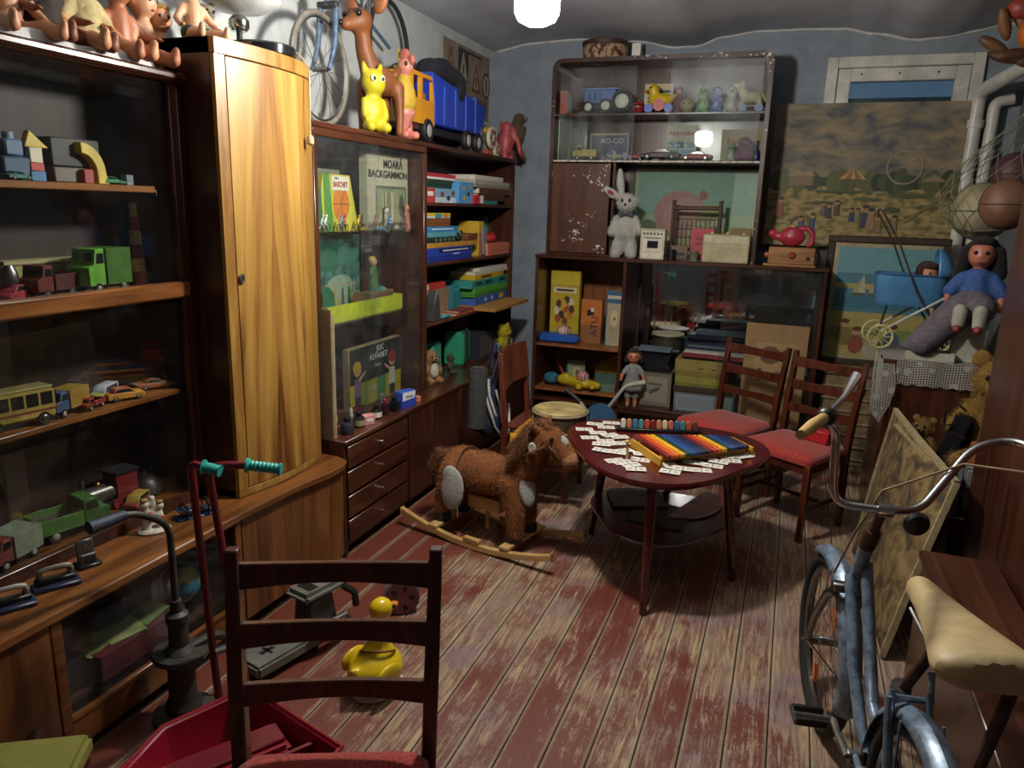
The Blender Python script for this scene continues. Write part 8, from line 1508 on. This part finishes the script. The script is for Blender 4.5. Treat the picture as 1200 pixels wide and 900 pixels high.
mb.f.append(tuple(range(K*13, K*13+13))); mb.c = [None]*len(mb.f); o = mb.build('hood', PB, t); o.modifiers.new('t', 'SOLIDIFY').thickness = .005
for s in (-1, 1):
    MB().tube([(.16, s*.095, .10), (.02, s*.095, .32), (-.10, s*.09, .58), (-.20, s*.085, .74)], .005, 6).build('handle_rod', M('#5a4c40', .4, .6), t); MB().tube([(-.13, s*.095, .10), (.16, s*.095, .30)], .007, 6).build('strut', M('#b9b9b4', .4), t)
    for x in (-.13, .16):
        o = MB().torus((x, s*.10, .07), .062, .007, (R(90), 0, 0), 24, 6).build('wheel', M('#b5ad72', .5), t); m_ = MB()
        for i in range(10): a_ = R(36*i); m_.cyl((x, s*.10, .07), (x+.06*math.cos(a_), s*.10, .07+.06*math.sin(a_)), .0035, 5)
        m_.build('spokes', M('#a8a06a', .5), o); MB().cyl((x, s*.09, .07), (x, s*.11, .07), .014, 10).build('hub', M('#8a8250', .5), o)
MB().tube([(-.20, -.085, .74), (-.205, 0, .755), (-.20, .085, .74)], .006, 6).build('push_bar', M('#5a4c40', .4, .6), t)
for x in (-.13, .16): MB().cyl((x, -.1, .07), (x, .1, .07), .004, 6).build('axle', STEEL, t); 
MB().tube([(-.13, 0, .07), (-.1, 0, .24)], .006, 6).build('post', STEEL, t); MB().tube([(.16, 0, .07), (.1, 0, .24)], .006, 6).build('post', STEEL, t)
t = thing('doll', 'brown-haired doll head resting in the blue pram', 'doll', (.70, 4.62, CT+.003+.285), R(20)); organic('head', M('#a8694a', .5, 0, .06), t, [('e', (0, -.01, .13), (.05, .05, .055)), ('t', [(0, 0, .02), (0, 0, .09)], [.045, .03]), ('e', (0, -.058, .12), .008)], .008, 3); organic('hair', FUR('#3a1c14', '#1d0e0a', 90), t, [('e', (0, .02, .15), (.058, .05, .055)), ('e', (0, -.03, .175), (.045, .035, .02)), ('e', (.05, .0, .13), (.02, .03, .04)), ('e', (-.05, .0, .13), (.02, .03, .04))], .009, 2)
for s in (-1, 1): MB().ell((s*.02, -.054, .138), .006).build('eye', BLACK, t)
# white box, doll with blue blouse
t = thing('white_box', 'white cardboard box standing under the doll with the blue blouse', 'box', (.885, 4.34, CT+.0025), R(-6)); MB().box(-.075, .075, -.05, .06, 0, .215).build('box', M('#a8a698', .6), t, .003); MB().box(-.075, .075, -.052, -.05, .13, .132).build('seam', M('#7d7b70', .6), t)
t = gbox('board_game', 'flat white game box with a dark printed lid before the dolls', 'box', (.715, 4.31, CT+.0025), .22, .12, .045, R(-3), '#aaa795', lid=1); art(t, [('#1f1d1c', rect(-.095, -.045, .09, .045)), ('#4a4642', rect(-.05, -.02, .04, .02)), ('#8a2a2a', rect(-.11, -.05, -.097, .05))], (0, 0, .0452), (0, 0, 0))
t = thing('doll', 'black-haired doll in a blue blouse and grey skirt sitting on the white box', 'doll', (.885, 4.36, CT+.2185), R(-14)); t.scale = (.62,)*3
SKD = M('#a5614c', .45, 0, .06, 8, 0); hz = .1
organic('body', SKD, t, [('t', [(0, 0, .12), (0, 0, .34)], [.09, .085]), ('t', [(0, 0, .34), (0, 0, .44)], [.045, .04]), ('e', (0, -.01, .53), (.10, .105, .115)), ('e', (0, -.07, .49), (.07, .045, .05)), ('e', (0, -.118, .515), (.015, .015, .013))]+[('t', [(s*.06, -.06, .1), (s*.07, -.25, .08), (s*.07, -.27, .0)], [.06, .05, .04]) for s in (-1, 1)]+[('t', [(s*.1, 0, .33), (s*.19, -.03, .2), (s*.18, -.1, .1)], [.04, .036, .03]) for s in (-1, 1)], .017, 3)
organic('blouse', M('#2f4f8a', .8, 0, .3, 30, .4), t, [('t', [(0, 0, .15), (0, 0, .33)], [.115, .105])]+[('t', [(s*.1, 0, .33), (s*.18, -.02, .22)], [.065, .06]) for s in (-1, 1)], .017, 3)
organic('skirt', M('#5d545a', .85, 0, .3, 30, .5), t, [('t', [(0, -.02, .16), (-.08, -.1, .08), (-.30, -.22, -.2)], [.12, .14, .12]), ('t', [(0, -.03, .14), (.06, -.14, .1)], [.12, .12]), ('e', (-.34, -.22, -.24), (.14, .06, .05))], .02, 3)
for s in (-1, 1): organic('stocking', M('#9a978a', .8), t, [('t', [(s*.07, -.265, .09), (s*.07, -.285, -.02)], [.056, .048])], .014, 2); organic('shoe', M('#7a2428', .5), t, [('t', [(s*.07, -.285, -.045), (s*.072, -.33, -.05)], [.04, .035])], .012, 2)
organic('hair', FUR('#17110f', '#080605', 90), t, [('e', (0, .04, .57), (.12, .105, .11)), ('e', (0, -.03, .63), (.09, .075, .035)), ('t', [(-.11, .02, .55), (-.14, .03, .38)], [.055, .06]), ('t', [(.11, .02, .55), (.14, .03, .38)], [.055, .06]), ('t', [(0, .1, .55), (0, .12, .36)], [.08, .08])], .018, 2)
for s in (-1, 1): MB().ell((s*.038, -.105, .545), (.017, .01, .016)).build('eye', M('#141010', .1), t)
MB().ell((0, -.112, .47), (.022, .008, .007)).build('mouth', M('#8a3030', .5), t)
DOT = M('#a3a3a0', .8, 0, .1)
t = thing('doll', 'doll in a white polka-dot dress lying behind the pram', 'doll', (.875, 4.69, CT+.003), R(-10)); organic('dress', DOT, t, [('t', [(.02, 0, .1), (.03, 0, .22), (.05, 0, .33)], [.1, .08, .055]), ('t', [(-.04, -.03, .16), (-.06, -.06, .1)], [.05, .05])], .012, 3)
organic('head', M('#a5614c', .5), t, [('e', (.07, -.01, .41), (.05, .05, .055))], .009, 2); organic('hair', FUR('#6a4a2c', '#3a2818', 90), t, [('e', (.075, .015, .43), (.058, .05, .055))], .009, 2)
for i in range(18):
    a_ = rnd.uniform(-2.6, -.5); z_ = rnd.uniform(.08, .3); r_ = .1-.13*(z_-.1)*.9+.004; MB().ell((.03+r_*math.cos(a_), r_*math.sin(a_), z_), (.006, .006, .006), n=6).build('polka_dot', DK, t)
# dark portfolio, plush bears, bag, boxes between cabinet and wardrobe
for i, (x, y, w, c, lb) in enumerate(((1.03, 4.42, .02, '#23302c', 'dark green portfolio leaning right of the white box'), (1.075, 4.42, .025, '#15171a', 'black portfolio leaning against the wardrobe side'))):
    t = thing('portfolio', lb, 'folder', (x, y, CT+.004), 0); t.rotation_euler = (0, R(12), 0); MB().box(-w/2, w/2, -.14, .14, 0, .46).build('cover', M(c, .5), t, .004); MB().box(-w/2+.004, w/2-.004, -.145, -.139, .01, .45).build('papers', M('#6d6a60', .8), t)
t = thing('crate', 'dark wooden crate below the grey drawers by the wardrobe', 'crate', (.955, 3.70, 0)); MB().box(-.2, .2, -.24, .25, 0, .44).build('body', W_DARK, t, .006); MB().box(-.21, .21, -.245, .26, .44, .46).build('top', W_MAHB, t, .004)
t = thing('drawer_case', 'grey plastic case with two small drawers on the crate', 'drawers', (.93, 3.63, .4605), R(-14)); GC = M('#5d5c58', .5); MB().box(-.11, .11, -.12, .12, 0, .21).build('case', GC, t, .004)
for z_ in (.012, .11): o = MB().box(-.1, .1, -.126, -.12, z_, z_+.085).build('drawer', M('#6d6c68', .45), t, .003); MB().box(-.03, .03, -.13, -.126, z_+.045, z_+.065).build('handle', BLACK, o, .002)
t = gbox('wooden_box', 'orange wooden box with a blue seascape picture on its lid', 'box', (.93, 3.63, .6712), .22, .22, .055, R(-14), '#94562c', lid=1); art(t, [('#2f4a63', rect(-.09, -.09, .09, .09)), ('#4a7a96', rect(-.09, -.02, .09, .09)), ('#9a8a52', rect(-.03, -.06, .07, -.02)), ('#39607a', rect(-.06, .02, .03, .06))], (0, 0, .0552), (0, 0, 0))
t = gbox('binder', 'thin grey binder standing beside the drawer case', 'binder', (.79, 3.58, .4605), .02, .2, .16, R(-14), '#55565a', lid=1)
CURL = FUR('#8a6a34', '#54401c', 70)
t = plush('plush_bear', 'golden brown curly plush bear leaning on the dark wardrobe', (.985, 4.03, .4605+.0), .62, '#93702f', '#5a4320', R(-20), 'round'); t.location = (1.0, 4.07, .5205)
sb_ = thing('storage_chest', 'low brown chest carrying the curly bears', 'chest', (.90, 4.08, 0)); MB().box(-.30, .26, -.1, .12, 0, .50).build('body', W_MAH, sb_, .005); MB().box(-.31, .27, -.105, .125, .50, .52).build('lid', W_MAHB, sb_, .004)
t = plush('plush_bear', 'smaller dark golden curly plush bear behind the leaning canvas', (.70, 4.05, .5205), .25, '#7d5f2a', '#4a381a', R(-30), 'round')
t = thing('black_bag', 'black leather bag standing between the curly bears', 'bag', (.80, 4.03, .5225), R(-10)); t.rotation_euler = (0, R(14), R(-10)); MB().box(-.04, .04, -.05, .05, 0, .27).build('body', M('#16181a', .45), t, .012, seg=2); MB().tube([(-.03, -.052, .22), (-.07, -.06, .2), (-.09, -.06, .27), (-.06, -.055, .32), (-.01, -.052, .3)], .006, 6).build('strap', BLACK, t); MB().box(-.035, .035, -.0545, -.05, .17, .18).build('zip', STEEL, t)
# leaning canvas
A_, B_, Cc, D_ = Vector((.455, 3.98, .01)), Vector((.50, 2.98, .01)), at(1121, 566, X=.685), at(1049, 480, X=.555)
t = thing('canvas_painting', 'torn unframed canvas painting leaning low behind the bicycle', 'painting', tuple(A_), 0)
def cmat():
    m, nt, b = nodes('old_oil_canvas'); v = coords(nt, (6, 3, 3)); n = N(nt, 'ShaderNodeTexNoise', _Scale=2.2, _Detail=7.0, _Roughness=.65, _Distortion=1.5); nt.links.new(v, n.inputs['Vector'])
    nt.links.new(ramp(nt, n.outputs[0], [(.32, '#232a2a'), (.43, '#4a3a26'), (.53, '#6d5a36'), (.63, '#86714a'), (.75, '#553622')]), b.inputs['Base Color']); b.inputs['Roughness'].default_value = .75; bump(nt, b, n.outputs[0], .3, .01); return m
mb = MB(); K = 14; nrm = (B_-A_).cross(D_-A_).normalized()
for i in range(K+1):
    for j in range(K+1):
        u_, w_ = i/K, j/K; P_ = (A_*(1-u_)+B_*u_)*(1-w_)+(D_*(1-u_)+Cc*u_)*w_-A_; P_ += nrm*(.025*math.sin(u_*math.pi)*math.sin(w_*3)); mb.v.append(tuple(P_))
for i in range(K):
    for j in range(K): mb.f.append((i*(K+1)+j, (i+1)*(K+1)+j, (i+1)*(K+1)+j+1, i*(K+1)+j+1))
mb.c = [None]*len(mb.f); o = mb.build('canvas', cmat(), t); o.modifiers.new('t', 'SOLIDIFY').thickness = .006
def strip(p, q, w_, nm):
    MB().tube([tuple(p-A_), tuple((p+q)/2-A_+nrm*.006), tuple(q-A_)], w_, 4).build(nm, M('#9a8a64', .85, 0, .25, 30), t)
strip(B_, Cc, .016, 'edge_strip'); strip(D_, Cc, .014, 'edge_strip'); strip(A_, D_, .01, 'edge_strip'); strip(B_.lerp(Cc, .98)+(A_-B_)*.09, D_.lerp(A_, .07)+(B_-A_)*.08, .008, 'inner_strip')
# net of balls
t = thing('ball_net', 'string net holding three old leather balls, hanging at the right', 'net', (.93, 4.45, 0))
def bc_at(x, y, Y): p = at(x, y, Y=Y); return (p.x-.93, p.y-4.45, p.z)
balls = [(bc_at(1151, 248, 4.52), .145, '#8a8262', 'dull beige leather football in the string net'), (bc_at(1180, 240, 4.26), .118, '#6d4a34', 'brown leather ball in the string net'), (bc_at(1190, 205, 4.53), .11, '#4a2a2c', 'maroon ball at the top of the string net')]
for c, r_, col, lb in balls:
    o = thing('ball', lb, 'ball', (.93+c[0], 4.45+c[1], c[2])); MB().ell((0, 0, 0), r_, n=24).build('leather', M(col, .6, 0, .25, 10, .2), o)
    for q_ in ((0, 0, 0), (R(90), 0, 0), (0, R(90), R(30))): MB().torus((0, 0, 0), r_*.999, .0025, q_, 32, 5).build('seam', M('#2f2820', .8), o)
mb = MB(); NM = M('#6d6a58', .9)
prof = [(-.28, 1.645, .02), (-.235, 1.66, .12), (-.2, 1.73, .2), (-.19, 1.82, .225), (-.14, 1.92, .215), (-.06, 2.02, .18), (.05, 2.14, .12), (.15, 2.28, .06), (.22, 2.50, .02)]
def npt(i, a_): x, z, r_ = prof[i]; return Vector((x*.6+.07+r_*math.cos(a_), r_*.85*math.sin(a_)-.01, z))
for k in range(12):
    for sgn in (-1, 1): mb.tube([npt(i, 2*math.pi*k/12+sgn*i*.32) for i in range(len(prof))], .0022, 4)
mb.build('net', NM, t); MB().tube([(.202, 0, 2.50), (.205, -.0, 2.62)], .004, 6).build('cord', NM, t)
# autumn bundle on the pipe
t = thing('gourd_bundle', 'bundle of brown pods and an orange gourd hung over the white pipe', 'decoration', (.965, 4.75, 2.47)); t.scale = (1.35,)*3

for i in range(10): MB().ell((-.10+.022*i, -.09-.02*(i % 2), .07+.07*math.sin(i*1.9)), (.022, .02, .06), (R(20*math.sin(i*2.3)), R(-60+40*math.sin(i*1.7)), 0), 10).build('pod', M(('#5a3a1e', '#6d4722', '#432a16')[i % 3], .6, 0, .3), t)
MB().ell((.02, -.12, .10), (.055, .05, .06)).build('gourd', M('#b05a1c', .5), t); MB().ell((-.03, -.10, .19), (.05, .045, .04)).build('gourd', M('#8a3a30', .5), t); MB().tube([(.0, -.06, .12), (.08, .0, .13), (.13, .0, .07)], .006, 6).build('cord', M('#8a7a54', .8), t)
# red toy on the right-hand chair
t = thing('red_toy_bag', 'small red toy basket on the right-hand red chair', 'basket', (.24, 4.28, .488), R(-30)); MB().box(-.07, .07, -.04, .04, 0, .07).build('basket', M('#a81f22', .4), t, .006); MB().tube([(-.06, 0, .065), (-.05, 0, .12), (.05, 0, .12), (.06, 0, .065)], .006, 6).build('handle', M('#a81f22', .4), t)
# ================= BEHIND THE CAMERA (SEEN IN THE MIRROR) =================
t = thing('writing_desk', 'dark wooden desk at the rear wall, seen in the bookcase mirror', 'desk', (-.35, -1.25, 0)); MB().box(-.8, .8, -.35, .35, .74, .78).build('top', W_MAHB, t, .004); MB().box(-.78, -.4, -.33, .33, .0, .74).build('pedestal', W_DARK, t, .004); MB().box(.4, .78, -.33, .33, .0, .74).build('pedestal', W_DARK, t, .004)
for i, (x, w, h_, c, lb) in enumerate(((-.55, .3, .12, '#6a4a2c', 'brown box on the desk seen in the mirror'), (-.1, .34, .08, '#9a8a64', 'pale flat box on the desk seen in the mirror'), (.3, .25, .14, '#7a3028', 'red box on the desk seen in the mirror'))): gbox('storage_box', lb, 'box', (-.35+x, -1.2, .7805), w, .24, h_, R(5*i), c)
